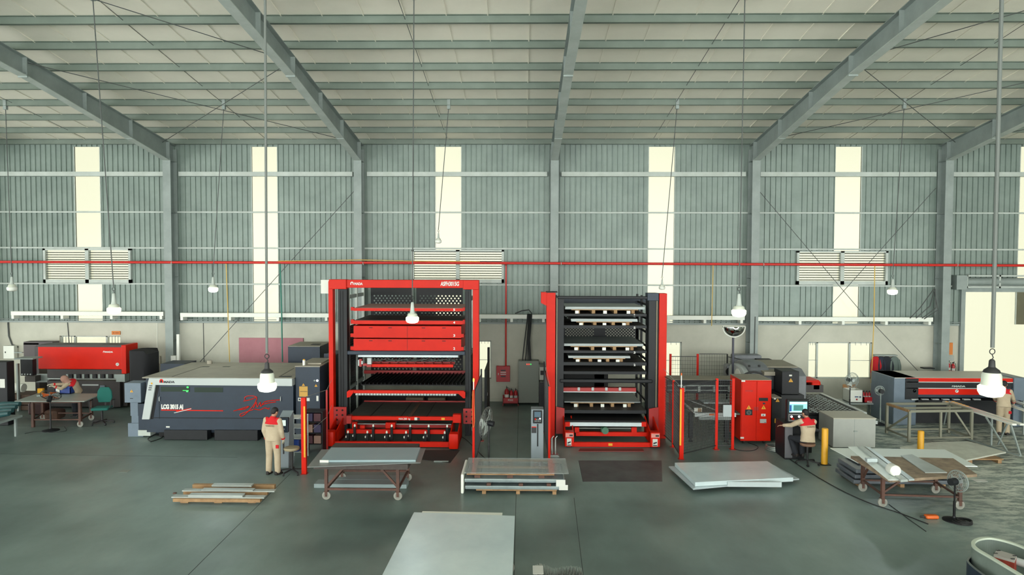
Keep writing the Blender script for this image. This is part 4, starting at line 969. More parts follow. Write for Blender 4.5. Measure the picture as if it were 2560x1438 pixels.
# operator pedestal between towers
T=thing('operator_pedestal','slim grey-blue operator pedestal with small screen left of the right tower','control panel',(.55,19.1,0))
Yo=19.0; M_ped=mat('pedestal_grey_blue',(140,152,158),.45)
b=MB(); X0,Z1=W(1328,1024,Yo); X1,_=W(1359,1024,Yo); b.box(X0,X1,Yo,Yo+.4,0,Z1); b.build('body',M_ped,T,bevel=.008)
o=part((1332.5,1027,1355,1059),Yo-.05,.06,'control_head',M_char,T,bevel=.01); part((1336,1030,1352,1043),Yo-.06,.01,'screen',mat('dim_blue_screen',(84,108,124),.2),o)
b=MB()
for i in range(4):
    for j in range(2): X,Z=W(1338+i*4,1049+j*4,Yo-.05); b.cyl((X,Yo-.065,Z),(X,Yo-.05,Z),.012,8)
b.build('keys',M_band,o)
b=MB(); X,Z=W(1350,1047,Yo-.06); b.cyl((X,Yo-.07,Z),(X,Yo-.05,Z),.02,10); b.build('lit_key',M_ledw,o)
b=MB(); X,Z=W(1338.5,1048,Yo-.06); b.cyl((X,Yo-.08,Z),(X,Yo-.05,Z),.022,10); b.build('stop_button',M_red,o)
b=MB(); X0,Z1=W(1343,1060,Yo); X1,Z0=W(1345.5,1116,Yo); b.box(X0,X1,Yo-.02,Yo+.0,Z0,Z1); b.build('cable_slot',M_black,T)
part((1329,1068,1341,1083),Yo-.005,.01,'black_label',M_txt_k,T); part((1329,1067,1341,1069),Yo-.007,.01,'red_label_edge',M_red,T)
b=MB(); X0=W(1330,1066,Yo)[0]; X1=W(1359,1066,Yo)[0]; b.box(X0-.02,X1,Yo-.004,Yo,W(1340,1066,Yo)[1]-.004,W(1340,1066,Yo)[1]); b.build('panel_seam',M_steel,T)
# ================================================================ punch press group, right
T=thing('turret_punch_press','large dark punch press with rounded grey turret housing behind the red cabinet','machine',(8.6,23.2,0))
M_turret=mat('turret_grey',(128,132,136),.35,rgb2=(112,117,122))
# long bed with table (left wing seen through the fence)
b=MB(); X0,Z1=W(1668,950,22.6); X1,_=W(1840,950,22.6); b.box(X0,X1,22.6,23.4,Z1-.45,Z1); b.build('carriage_beam',M_char,T,bevel=.02)
b=MB(); b.box(X0,X1,22.58,23.42,Z1,Z1+.015); b.build('dusty_beam_top',M_dustytop,T)
b=MB(); b.box(X0,X1,22.55,22.6,Z1-.2,Z1-.16); b.box(X0,X1,22.55,22.6,Z1-.35,Z1-.32)
for k in range(4): x=X0+.5+k*.5; b.box(x,x+.08,22.5,22.6,Z1-.38,Z1-.2)
b.build('carriage_rails',M_steel,T)
zt=.95; A=[G(1706,983,zt),G(1736,1033,zt),G(1838,1033,zt),G(1838,983,zt)]
Yn,Yf2=A[1][1],22.5
XA=W(1712,1033,Yn)[0]
b=MB(); b.box(A[1][0],A[2][0]+.3,Yn,Yf2,zt-.05,zt)
for k in range(30): x=A[1][0]+(A[2][0]-A[1][0])*k/30; b.box(x,x+.03,Yn,Yf2,zt,zt+.02)
b.build('brush_table',mat('bristle_grey',(96,96,88),.8),T)
b=MB(); b.box(A[1][0],A[2][0],Yn-.06,Yn,zt-.1,zt+.02); b.bar((A[1][0],Yn,zt+.02),(A[1][0],Yf2,zt+.02),.05); b.build('table_edge',M_band,T)
b=MB(); x=A[1][0]+.35; b.bar((x+.4,Yn+.2,zt+.03),(x-.1,Yf2,zt+.03),.03); b.build('table_rail',M_band,T)
b=MB(); X0,Z1=W(1750,985,22.4); X1,_=W(1830,985,22.4); b.box(X0,X1,21.9,22.4,zt+.03,zt+.06); b.build('clamped_sheet',M_silver,T)
for px_ in (1727,1816):
    b=MB(); X=W(px_,1050,Yn+.3)[0]; b.box(X-.06,X+.06,Yn+.25,Yn+.37,.12,zt-.05); b.box(X-.02,X+.02,Yn+.29,Yn+.33,.03,.12); b.lathe((X,Yn+.31,0),[(.07,0),(.06,.03)],12); b.build('leg',M_char,T)
b=MB(); b.box(A[1][0]+.2,A[2][0],Yn+.2,Yn+.3,.70,.84); b.build('under_rail',M_steel,T)
part((1735,1020,1755,1030),Yn-.07,.01,'label_plate',M_white2,T); part((1745,1021,1754,1030),Yn-.08,.01,'brown_label',mat('tan_label',(150,120,86),.6),T); part((1774,1035,1786,1039),Yn-.1,.05,'orange_stop',M_orange,T)
# main frame
b=MB(); X0,Z1=W(1935,905,23.4); X1,_=W(2000,905,23.4); b.box(W(1925,950,22.6)[0],W(2015,950,22.6)[0],22.7,24.6,0,W(1960,955,22.7)[1]); b.build('base_frame',M_char,T,bevel=.02)
# turret drum housing (rounded) and long sloping cover
def dome(xa,xb,Ya,Yb,zc,ry,rz,n=12):
    k=MB(); cy=(Ya+Yb)/2; pts=[(cy-(Yb-Ya)/2*math.cos(PI*i/n),zc+rz*math.sin(PI*i/n)**.7) for i in range(n+1)]; k.prism([(Ya,.9)]+pts+[(Yb,.9)],'x',xa,xb); return k
Xd0=W(1850,930,23)[0]; Xd1=W(1905,930,23)[0]; zd=W(1870,906,23)[1]
dome(Xd0+.18,Xd1+.1,22.3,24.5,1.5,1,zd-1.5).build('turret_housing',M_turret,T,bevel=.05)
b=MB(); zz=1.55
pts=[(zd-1.5)*math.sin(PI*i/10)**.7+1.5 for i in range(11)]
k=dome(Xd0+.0,Xd0+.22,22.45,24.4,1.5,1,zd-1.62); k.build('pale_housing_end',M_band,T,bevel=.05)
b=MB(); b.lathe((Xd0-.02,23.2,1.55),[(.36,0),(.36,.03),(.30,.035)],24,'x'); b.build('round_port',M_white,T,smooth=True)
for px_ in (1873,1898): part((px_-2,913,px_+3,918),22.28,.05,'dark_vent',M_black,T)
b=MB(); Xa=Xd1; Xb=W(2005,925,22.9)[0]; zt0=W(1930,905,24)[1]; zt1=W(2000,925,22.9)[1]
b.prism([(22.5,.9),(22.5,zt1-.15),(22.9,zt1+.05),(24.6,zt0),(24.9,zt0-.3),(24.9,.9)],'x',Xa,Xb); b.build('sloping_cover',M_turret,T,bevel=.04)
b=MB(); b.hull([(Xa+.15,23.0,zt1+.06),(Xb-.1,23.0,zt1+.06),(Xb-.1,24.4,zt0-.02),(Xa+.15,24.4,zt0-.02)],[(Xa+.15,23.0,zt1+.09),(Xb-.1,23.0,zt1+.09),(Xb-.1,24.4,zt0+.02),(Xa+.15,24.4,zt0+.02)]); b.build('dusty_cover_top',M_dustytop,T)
part((1894,899,1930,902),24.6,.3,'dark_hatch',M_black,T)
b=MB(); X0,Z1=W(1836,888,24.9); X1,_=W(1905,888,24.9); b.box(X0,X1,24.9,25.4,1.2,Z1); b.build('rear_tank',M_turret,T,bevel=.05)
o=part((1817,913,1850,948),24.3,.5,'rear_bracket',M_turret,T,r=.08); b=MB(); X,Z=W(1824,929,24.3); b.lathe((X,24.28,Z),[(.14,0),(.14,.03)],20,'y'); b.build('dark_opening',M_black,o)
part((1842,912,1853,932),24.2,.1,'navy_box',mat('deep_navy',(30,34,60),.5),T)
b=MB(); b.tube(curve([P(1851,943,22.1),P(1866,934,22.1),P(1885,930,22.1),P(1905,935,22.1)],6),.03,7); b.build('black_hose',M_dark,T,smooth=True)
b=MB(); X0,Z0=W(1908,938,22.3); b.box(X0,X0+.7,22.2,22.8,Z0,Z0+.12); b.build('bracket_plate',M_dustytop,T)
# far right head
b=MB(); X0,Z1=W(1998,958,24.0); X1,_=W(2046,958,24.0); b.box(X0,X1,23.6,24.4,Z1-.25,Z1); b.build('head_cover',M_brown,T)
part((2030,953,2053,978),23.6,.8,'red_head_end',M_red,T,bevel=.06); part((1998,951,2048,956),23.6,.8,'red_head_top',M_red,T)
# black boxes
part((1955,929,1998,986),21.6,.7,'black_upper_box',M_char,T,bevel=.01); triangle(1977,951,.07,21.59,T); part((1973,937,1980,941),21.59,.01,'label',M_white2,T)
part((1952,988,2010,1075),21.5,1.2,'black_main_box',M_char,T,bevel=.01)
b=MB(); X0,X1,Z0,Z1=fb(b,1929,996,1953,1100,21.0,.6); b.build('slim_black_cabinet',M_black,T); b=MB(); b.box(X0,X1,21.0,21.6,Z1,Z1+.02); b.build('slim_cabinet_top',M_dustytop,T)
triangle(1944,1001,.06,20.99,T); part((1937,1047,1947,1058),20.98,.02,'yellow_plate',M_yellow,T); part((1935,996,1940,999),20.99,.01,'label',M_white2,T)
# red electrical cabinet
T=thing('electrical_cabinet','tall orange-red two-door electrical cabinet on casters with warning triangles','cabinet',(7.1,20.9,0))
Yc=20.55
b=MB(); X0,X1,Z0,Z1=fb(b,1852,951,1928,1103,Yc,1.1); b.build('body',M_red,T,bevel=.012)
b=MB(); b.box(X0,X1,Yc,Yc+1.1,Z1,Z1+.012); b.build('dusty_top',M_dustytop,T)
xm=W(1891,1000,Yc)[0]
for a,c in ((X0+.02,xm-.005),(xm+.005,X1-.02)): b=MB(); b.box(a,c,Yc-.025,Yc,Z0+.03,Z1-.03); b.build('door',M_red,T,bevel=.006)
Yd=Yc-.025
for a in (1885.5,1891.5): part((a,1018,a+4.5,1026.5),Yd-.015,.015,'handle',M_red2,T)
triangle(1872,1018.5,.07,Yd,T); triangle(1909,1018.5,.07,Yd,T)
o=part((1863,1024.5,1881,1038.5),Yd-.01,.01,'round_vent',M_char,T)
b=MB(); X,Z=W(1872,1031.5,Yd); b.torus((X,Yd-.015,Z),.06,.006); b.torus((X,Yd-.015,Z),.03,.005); b.build('vent_rings',M_steel,o)
part((1897.5,995,1920,1003),Yd-.01,.01,'name_plate',M_char,T); part((1907,1007,1913,1011),Yd-.01,.01,'small_plate',M_txt_k,T); part((1903,1035,1914,1041),Yd-.01,.01,'white_label',M_white2,T); part((1900,1048,1916,1058),Yd-.01,.01,'grey_label',mat('grey_label',(180,180,176),.5),T)
part((1854,951,1863,955),Yd-.01,.01,'corner_label',M_white2,T); part((1851,1093,1860,1097),Yd-.01,.01,'corner_label',M_white2,T)
b=MB(); fb(b,1907,1037,1909,1040,Yd-.015,.005); fb(b,1911,1056,1915,1057,Yd-.015,.005); b.build('label_marks',M_txt_k,T)
txt('SYSTEM',1863,979,19,3,Yd,T,M_red2,.002)
for x in (X0+.15,X1-.15):
    for y in (Yc+.2,Yc+.9):
        b=MB(); b.lathe((x-.02,y,.08),[(.07,0),(.08,.01),(.08,.04),(.07,.05)],14,'x'); b.box(x-.05,x+.05,y-.04,y+.04,.13,Z0+.02); b.build('caster',M_dark,T)
# brush table right
T=thing('brush_feed_table','long black brush feeding table with bright metal edge running back at right','machine table',(9.4,22.6,0))
zb=.79
q=[G(2000,981,zb),G(2032,978,zb),G(2163,1032,zb),G(2068,1033,zb)]
b=MB(); XA0=q[3][0]; XB0=q[2][0]; Ya=q[3][1]; Yz=24.6
Xl=W(1985,978,Yz)[0]
b.box(XA0-.9,XB0-.1,Ya,Yz,zb-.06,zb)
b.build('table_top',M_black,T)
b=MB()
random.seed(3)
for i in range(13):
    for j in range(16):
        x=XA0-.8+(XB0-XA0+.6)*i/13; y=Ya+.1+(Yz-Ya-.2)*j/16; b.box(x,x+.05+.05*random.random(),y,y+.03,zb,zb+.02)
b.build('brush_tufts',M_steel,T)['kind']='stuff'
b=MB(); b.bar((XB0-.05,Ya,zb-.02),(XB0-.05,Yz,zb-.02),.12,.1); b.box(XB0+.06,XB0+.3,Ya-.1,Yz,zb-.32,zb-.22); b.build('bright_edge_rail',M_band,T)
b=MB(); b.bar((XA0-.3,Ya,zb+.01),(XA0-.3,Yz,zb+.01),.04,.03); b.bar((XA0-.9,Ya-.05,zb-.2),(XA0-.9,Yz,zb-.2),.08,.06); b.build('middle_rail',M_silver,T)
b=MB(); b.box(XA0-.85,XB0-.15,Ya+.1,Yz,.25,zb-.1); b.build('under_skirt',M_char,T)
for x in (XA0-.7,XB0-.4):
    b=MB(); b.box(x,x+.1,Ya+.2,Ya+.3,0,.3); b.build('leg',M_char,T)
# operator desk
T=thing('operator_console','black operator console with a large lit screen and key panel beside the red cabinet','control panel',(7.55,19.3,0))
Yk=19.3
b=MB(); X0,Z1=W(1962,1060,Yk-.2); X1,_=W(2003,1060,Yk); b.hull([(X0,Yk-.25,0),(X1,Yk-.25,0),(X1,Yk+.5,0),(X0,Yk+.5,0)],[(X0,Yk-.15,Z1),(X1,Yk-.15,Z1),(X1,Yk+.5,Z1),(X0,Yk+.5,Z1)]); b.build('pedestal',M_char,T,bevel=.01)
b=MB(); b.box(X0-.01,X0+.2,Yk-.26,Yk-.24,.05,Z1-.02); b.build('grey_side_panel',mat('mid_grey_plastic',(96,96,100),.5),T)
o=part((1968,999,2024,1058),Yk+.1,.18,'head_housing',M_char,T,r=.05)
part((1974,1005,2018,1031.5),Yk+.08,.02,'screen',M_screen,o)
b=MB(); fb(b,1975,1006,2017,1010,Yk+.074,.005); fb(b,1975,1029,2017,1031,Yk+.074,.005); b.build('screen_bars',mat('pale_screen_bar',(220,232,225),.3,emit=.9),o)
part((1984,1013,2008,1027),Yk+.074,.005,'screen_drawing',mat('teal_screen_drawing',(50,110,105),.3,emit=.5),o); part((1974,1013,1979,1029),Yk+.073,.005,'screen_menu',mat('blue_screen_menu',(30,70,130),.3,emit=.5),o)
part((1972,1036,2018,1054),Yk+.06,.04,'key_panel',mat('pale_key_panel',(150,152,150),.4),o)
part((1974,1038,2016,1050),Yk+.052,.01,'key_field',M_char,o)
for a in (1979,1998,2014): b=MB(); X,Z=W(a,1042,Yk+.04); b.cyl((X,Yk+.035,Z),(X,Yk+.055,Z),.03,10); b.build('lit_key',M_ledw,o)
b=MB(); X,Z=W(1982,1047.5,Yk+.04); b.cyl((X,Yk+.02,Z),(X,Yk+.055,Z),.035,12); b.build('stop_button',M_red,o)
b=MB(); Xa=X0+.2; Xe=W(2030,1090,Yk)[0]; zd_=W(2000,1072,Yk)[1]; b.box(X1-.25,Xe+.15,Yk-.15,Yk+.5,zd_-.04,zd_); b.build('desk_shelf',M_char,T)
part((2003,1055,2030,1140),Yk+.45,.1,'back_panel',M_black,T)
b=MB(); zz_=W(2000,1058,Yk+.1)[1]; x_=W(1990,1058,Yk)[0]; b.box(x_-.1,x_+.1,Yk+.15,Yk+.25,zd_-.1,zz_+.05); b.build('head_neck',M_char,T)
# convex mirror
T=thing('convex_mirror','half-round convex safety mirror on a dark post beside the fourth column','mirror',W(1835,830,23.6)[:1]+(23.6,)+(2.2,))
X,Z=W(1834,816,23.6); R_=.37
b=MB(); n=20; rings=[]
for i in range(6):
    a=i/5*PI/2*.95; rr_=R_*math.sin(a)/math.sin(PI/2*.95); yy=-.20*math.cos(a); rings.append(b.verts([(X+rr_*math.cos(-PI*k/n),23.55+yy,Z+rr_*math.sin(-PI*k/n)*.95) for k in range(n+1)]))
for A_,B_ in zip(rings,rings[1:]):
    for k in range(n): b.face([A_[k],A_[k+1],B_[k+1],B_[k]])
bmesh.ops.remove_doubles(b.bm,verts=b.bm.verts[:],dist=1e-4)
mo=b.build('mirror_glass',mat('mirror_glass',(225,228,225),.04,1.0),T,smooth=True); solid(mo,.004)
b=MB(); pts=[(X+R_*1.04*math.cos(-PI*k/20),23.55,Z+R_*.99*math.sin(-PI*k/20)) for k in range(21)]; b.tube(pts+[pts[0]],.022,6); b.build('rim',M_white,T,smooth=True)
b=MB(); b.prism([(p[0],p[2]) for p in pts],'y',23.56,23.6); b.build('backing',M_char,T)
b=MB(); b.box(X-.03,X+.03,23.6,23.66,0,Z-.1); b.build('post',mat('navy_post',(44,48,66),.5),T)
# ================================================================ cream cabinet
T=thing('sheet_metal_box','plain pale grey two-door box cabinet standing on the floor behind the yellow bollard','cabinet',(9.9,20.7,0))
b=MB(); X0,X1,Z0,Z1=fb(b,2083,1048,2189,1119,20.3,1.0); M_cream=mat('pale_box_paint',(178,182,174),.5,rgb2=(168,172,165),scale=2)
b.build('body',M_cream,T,bevel=.01)
b=MB(); b.box(X0-.01,X1+.01,20.28,21.31,Z1,Z1+.03); b.build('top',mat('pale_box_top',(192,188,172),.6),T,bevel=.005)
xm=(X0+X1)/2; b=MB(); b.box(xm-.004,xm+.004,20.295,20.3,.02,Z1); b.build('door_gap',M_steel,T)
b=MB(); z=Z1*.58; b.box(xm-.02,xm+.08,20.27,20.3,z-.015,z+.015); b.build('handle',M_steel,T)
# ================================================================ shear at right
T=thing('plate_shear','long dark shear machine with two red stripes across its front near the doorway','machine',(14.6,24.4,0))
Ys=23.2
b=MB(); xL=W(2236,960,Ys)[0]; xR=W(2552,960,Ys)[0]; zT=W(2300,946,Ys)[1]
b.box(xL,xR,Ys,Ys+1.5,.95,zT); b.build('upper_housing',M_navy,T,bevel=.02)
b=MB(); b.box(xL,xR,Ys-.02,Ys+1.5,zT,zT+.02); b.build('dusty_top',mat('bright_dusty_top',(210,206,192),.5),T)
b=MB(); b.box(xL-.02,xL+.75,Ys-.02,Ys+1.52,0,zT+.02); b.build('left_end_housing',M_gb,T,bevel=.03)
b=MB(); b.box(xL+.35,xL+.78,Ys-.05,Ys,.9,zT-.0); b.build('dark_front_end',M_char,T)
part((2266,946,2535,955),Ys-.04,.05,'red_stripe',M_red,T); part((2266,972,2470,987),Ys-.04,.05,'red_stripe',M_red,T)
part((2266,955,2535,957),Ys-.05,.06,'pale_line',M_band,T); part((2266,970.5,2500,972.5),Ys-.05,.06,'pale_line',M_band,T)
part((2266,957,2535,970.5),Ys-.035,.04,'dark_band',M_char,T)
b=MB(); X,Z=W(2286,977.5,Ys-.045); b.cyl((X,Ys-.05,Z),(X,Ys-.04,Z),.055,18); X2=W(2390,979,Ys)[0]; b.cyl((X2,Ys-.05,Z),(X2,Ys-.04,Z),.055,18); o=b.build('round_badge',M_white2,T)
b=MB()
for x_ in (X,X2): b.bar((x_-.03,Ys-.055,Z-.01),(x_+.02,Ys-.055,Z+.03),.014)
b.build('badge_mark',M_txt_k,o)
logo(2382,968,.03,Ys-.04,T,M_lt,M_char); txt('MADA',2385,968,28,4,Ys-.04,T,M_lt,.003); part((2270,966.5,2291,968.5),Ys-.045,.01,'name_strip',M_lt,T)
b=MB(); b.box(xL+.7,xR,Ys+.35,Ys+1.4,0,.95); b.build('lower_frame',M_char,T)
b=MB(); b.box(xL+.7,xR-.1,Ys-.2,Ys+.4,.78,.90); b.build('cutting_table',M_char,T)
b=MB()
for k in range(7): X,Z=W(2285+k*26,998,Ys-.05); b.box(X-.1,X+.12,Ys-.1,Ys,Z-.03,Z+.01)
b.build('hold_down_pads',M_band,T)
b=MB(); X0=W(2500,962,Ys)[0]; b.box(W(2530,960,Ys)[0],xR+.1,Ys-.1,Ys+1.5,0,zT+.05); b.build('right_end_housing',M_gb,T,bevel=.02)
# feeding rails
ALB=1.0; M_brightrail=mat('polished_rail_painted_glare',(232,234,224),.2,.3); ALB=.70  # near-white base colour paints in the doorway's reflection on the rails
T=thing('roller_support_rails','pair of long shiny feeding rails on splayed legs in front of the shear','support rails',(14.8,20.9,0))
for k,(a,c) in enumerate((((2335,996),(2536,1062)),((2350,996),(2556,1062)))):
    A=W(*a,Ys-.2); z=.86; Cn=G(*c,z); A=G(*a,z); b=MB(); b.bar((A[0],A[1],z),(Cn[0],Cn[1],z),.13,.05); o=b.build('rail',M_brightrail,T)
    b=MB(); L_=Vector((Cn[0]-A[0],Cn[1]-A[1],0)); 
    for q in range(8): p=Vector((A[0],A[1],z+.025))+L_*(.05+q*.045); b.box(p.x-.05,p.x+.05,p.y-.015,p.y+.015,z+.02,z+.035)
    b.build('yellow_marks',M_yellow,o)
def leg2(pa,pb,z=.83,nm='splayed_leg'):
    A=G(*pa,z); Bq=G(*pb,0.02); b=MB(); b.bar((A[0],A[1],z),(Bq[0],Bq[1],.0),.04); b.build(nm,M_steel,T)
for pa,pb in (((2465,1043),(2520,1130)),((2520,1056),(2495,1110)),((2527,1062),(2552,1140)),((2370,1010),(2360,1060)),((2480,1045),(2478,1112))): leg2(pa,pb)
A=G(2378,1085,.06); Bq=G(2550,1140,.06); b=MB(); b.bar((A[0],A[1],.06),(Bq[0],Bq[1],.06),.04); b.build('floor_rail',M_steel,T)
T=thing('side_guide_rails','pair of bright guide rails right of the worker by the shear','support rails',(16,21.5,0))
for a,c in (((2520,998),(2620,1030)),((2520,1012),(2620,1046))):
    z=.9; A=G(*a,z); Cn=G(*c,z); b=MB(); b.bar((A[0],A[1],z),(Cn[0],Cn[1],z),.14,.05); b.build('rail',M_brightrail,T)
    b=MB(); b.bar((Cn[0]-.3,Cn[1]+.3,0),(Cn[0]-.3,Cn[1]+.3,z),.05); b.build('leg',M_steel,T)
    b=MB(); b.bar((A[0]+.3,A[1]-.3,0),(A[0]+.3,A[1]-.3,z),.05); b.build('leg',M_steel,T)
# welded frame table
T=thing('welded_frame','open welded grey steel frame stand with one wooden top rail, in front of the shear','frame',(13.2,21.1,0))
M_fr=mat('grey_welded_steel',(140,140,122),.6)
fz=.95
fl=G(2272,1105,0); fr=G(2416,1090,0); bl=G(2233,1085,0); br=G(2372,1075,0)
fl=(fl[0],fl[1]); w_=fr[0]-fl[0]; fr=(fl[0]+2.0,fl[1]+.15); bl=(fl[0]-.10,fl[1]+1.1); br=(fl[0]+1.95,fl[1]+1.2)
cs=[fl,fr,br,bl]
for (x,y) in cs: b=MB(); b.box(x-.035,x+.035,y-.035,y+.035,0,fz); b.build('leg',M_fr,T)
for i in range(4):
    p,q_=cs[i],cs[(i+1)%4]
    b=MB(); b.bar((p[0],p[1],fz),(q_[0],q_[1],fz),.07); b.build('top_rail' ,M_wood if i==3 else M_fr,T)
    b=MB(); b.bar((p[0],p[1],.12),(q_[0],q_[1],.12),.05); b.build('bottom_rail',M_fr,T)
b=MB(); b.bar((fl[0],fl[1],fz-.1),(bl[0],bl[1],.12),.05); b.bar((fr[0],fr[1],.15),(fr[0]-.5,fr[1]+.02,fz-.05),.05); b.bar(((fl[0]+fr[0])/2,fl[1]+.07,0.1),((fl[0]+fr[0])/2,fl[1]+.07,fz),.06); b.build('braces',M_fr,T)
b=MB(); b.bar((fl[0]+.05,fl[1]+.45,fz),(fr[0],fr[1]+.45,fz),.06); b.build('cross_rail',M_fr,T)
# white carton, red crate, jackets
T=thing('cardboard_carton','open white cardboard carton beside the red crate under the wide window','carton',(12.,25.2,.0))
Yq=24.6; zf=W(2143,1007,Yq)[1]
b=MB(); X0,Z1=W(2124,976,Yq); X1,Z0=W(2157,1007,Yq); 
b.box(X0,X1,Yq,Yq+.02,Z0,Z1); b.box(X0,X1,Yq+.5,Yq+.52,Z0,Z1); b.box(X0,X0+.02,Yq,Yq+.52,Z0,Z1); b.box(X1-.02,X1,Yq,Yq+.52,Z0,Z1); b.box(X0,X1,Yq,Yq+.52,Z0,Z0+.02); b.build('box',M_white,T)
b=MB(); b.box(X0,X1,Yq+.52,Yq+.54,Z1-.02,Z1+.12); b.build('open_flap',mat('carton_brown',(176,130,84),.8),T)
b=MB(); fb(b,2137,991,2146,994,Yq-.006,.005); fb(b,2148,991,2153,995,Yq-.006,.005); b.build('printed_lines',mat('blue_grey_print',(100,120,150),.6),T)
b=MB(); fb(b,2140,997,2144,1001,Yq-.006,.005); b.build('red_print',M_red2,T)
T['label']='open white cardboard carton on the low bench beside the red crate under the wide window'
b=MB(); xa=X0-.3; xb=W(2200,1010,Yq)[0]; b.box(xa,xb,Yq-.1,Yq+.7,Z0-.05,Z0-.002); o=b; 
T=thing('low_bench','low grey bench behind the pale box carrying the carton and the red crate','bench',((xa+xb)/2,Yq+.3,0)); o.build('bench_top',M_steel,T)
for x in (xa+.05,xb-.15):
    for y in (Yq-.05,Yq+.55): b=MB(); b.box(x,x+.08,y,y+.08,0,Z0-.05); b.build('leg',M_steel,T)
zc=Z0
T=thing('bottle_crate','red crate full of red extinguisher bottles beside the white carton','crate',(12.5,Yq+.2,zc))
b=MB(); X0,_=W(2159,1000,Yq); X1,_=W(2193,1000,Yq); b.box(X0,X1,Yq,Yq+.03,zc,zc+.2); b.box(X0,X1,Yq+.42,Yq+.45,zc,zc+.2); b.box(X0,X0+.03,Yq,Yq+.45,zc,zc+.2); b.box(X1-.03,X1,Yq,Yq+.45,zc,zc+.2); b.box(X0,X1,Yq,Yq+.45,zc,zc+.02); b.build('crate',mat('signal_red',(188,24,32),.4),T)
txt('PCCC',2168,1007,13,4,Yq,T,M_txt_w,.003)
for k in range(4):
    x=X0+.09+k*(X1-X0-.18)/3
    extinguisher('red extinguisher standing in the red crate, %s'%['leftmost','second from left','third from left','rightmost'][k],x,Yq+.2,zc+.025,.68,'extinguishers in the red crate')
# coat rail and jackets
T=thing('coat_rail','thin wall rail with hooks carrying jackets right of the wide window','rail',(13.2,26.7,1.9))
b=MB(); A=P(2184,888,26.72); Bq=P(2240,888,26.72); b.box(A[0],Bq[0],26.60,26.83,A[2]-.02,A[2]+.02); b.build('rail',M_steel,T)
def jacket(px_,lab,m_,w=.3,h=.8,dy=0):
    X,Z=W(px_,892,26.55); t=thing('hanging_jacket',lab,'jacket',(X,26.6,Z-h),'jackets on the wall rail')
    b=MB(); rings=[]
    prof=[(0,.06,.04),(.06,.14,.06),(.16,w*.62,.09),(.4,w*.60,.11),(h*.75,w*.62,.12),(h,w*.58,.10)]
    for d,rx,ry in prof:
        rings.append(b.verts([(X+rx*math.cos(2*PI*k/16)*(1+.06*math.sin(k*3)),26.60+ry*math.sin(2*PI*k/16),Z-d) for k in range(16)]))
    for A_,B_ in zip(rings,rings[1:]):
        for k in range(16): b.face([A_[k],A_[(k+1)%16],B_[(k+1)%16],B_[k]])
    b.face(rings[0]); b.face(rings[-1]); b.build('body',m_,t,smooth=True)
    for s in (-1,1):
        b=MB(); b.tube([(X+s*w*.45,26.58,Z-.12),(X+s*w*.62,26.55,Z-.35),(X+s*w*.66,26.54,Z-.62)],[.06,.06,.05],10); b.build('sleeve',m_,t,smooth=True)
jacket(2191,'bright red jacket hanging leftmost on the wall rail',mat('red_cloth',(196,26,36),.9),.26,.85)
jacket(2204,'dark navy jacket hanging just right of the red jacket',mat('navy_cloth',(44,50,66),.9),.2,.7)
jacket(2219,'wide black-blue jacket in the middle of the wall rail',mat('black_blue_cloth',(36,40,50),.9),.32,.75)
jacket(2238,'grey-green jacket hanging rightmost on the wall rail',mat('grey_green_cloth',(108,122,116),.9),.28,.75)
# extinguishers and orange sign on the fifth column
extinguisher('fire extinguisher hung on the wall by the fifth column, left of its pair',*W(2370,934,26.4)[:1],26.4,W(2370,936,26.4)[1],.95,'extinguishers on the fifth column')
extinguisher('fire extinguisher hung on the wall by the fifth column, right of its pair',*W(2382,935,26.4)[:1],26.4,W(2382,937,26.4)[1],.9,'extinguishers on the fifth column')
b=MB(); fb(b,2364,857,2382,887,26.45,.02); o=one(b,'orange_notice',mat('orange_sign',(222,130,50),.6),'orange notice sheet on the column beside the doorway','sign')
b=MB(); fb(b,2364,890,2385,902,26.6,.05); one(b,'pale_notice',M_cream,'pale notice plate behind the fire extinguishers on the column','sign')
b=MB(); a=P(2330,920,26.1); b.box(a[0]-.35,a[0]+.05,26.0,26.27,a[2]-.03,a[2]+.01); one(b,'column_bracket',M_char,'dark bracket shelf on the fifth column near the jackets','bracket')
# ================================================================ bollards
for (px_,y1,yb,lab) in ((2061,1071,1161,'yellow bollard right of the seated worker'),(2301,1077,1137,'yellow bollard behind the sheet-covered cart')):
    X,Y=G(px_,yb); Z=W(px_,y1,Y)[1]; t=thing('bollard',lab,'bollard',(X,Y,0),'yellow bollards')
    b=MB(); b.lathe((X,Y,.01),[(.085,0),(.085,Z-.03),(.07,Z-.01)],20); b.build('post',M_yellow,t,smooth=True)
    b=MB(); b.box(X-.13,X+.13,Y-.13,Y+.13,0,.015); b.build('base_plate',M_black,t)
# ================================================================ safety fences
M_mesh=mat('fence_wire',(52,54,54),.5)
def fence_run(t,p,q_,h,z0=.12,step=.05,name='mesh_panel',nx=None):
    p=Vector((p[0],p[1],0)); q_=Vector((q_[0],q_[1],0)); L_=(q_-p).length; d=(q_-p)/L_; b=MB(); n=int(L_/step)
    for k in range(1,n): s=p+d*(L_*k/n); b.bar((s.x,s.y,z0),(s.x,s.y,h),.006)
    m_=int((h-z0)/ (step*1.6))
    for k in range(1,m_): z=z0+(h-z0)*k/m_; b.bar((p.x,p.y,z),(q_.x,q_.y,z),.006)
    b.bar((p.x,p.y,h),(q_.x,q_.y,h),.025); b.bar((p.x,p.y,z0),(q_.x,q_.y,z0),.025)
    return b.build(name,M_mesh,t)
def fpost(t,x,y,h,w=.07,m_=None,d=.05):
    b=MB(); b.box(x-w/2,x+w/2,y-d/2,y+d/2,0.012,h); o=b.build('post',m_ or M_red,t,bevel=.004)
    b=MB(); b.box(x-.08,x+.08,y-.08,y+.08,0,.012); b.build('foot_plate',M_red2,o); return o
def curtain(t,x,y,z0,z1,dx=.02): b=MB(); b.box(x-.022+dx,x+.022+dx,y-.06,y-.03,z0,z1); b.build('light_curtain',M_yellow,t)
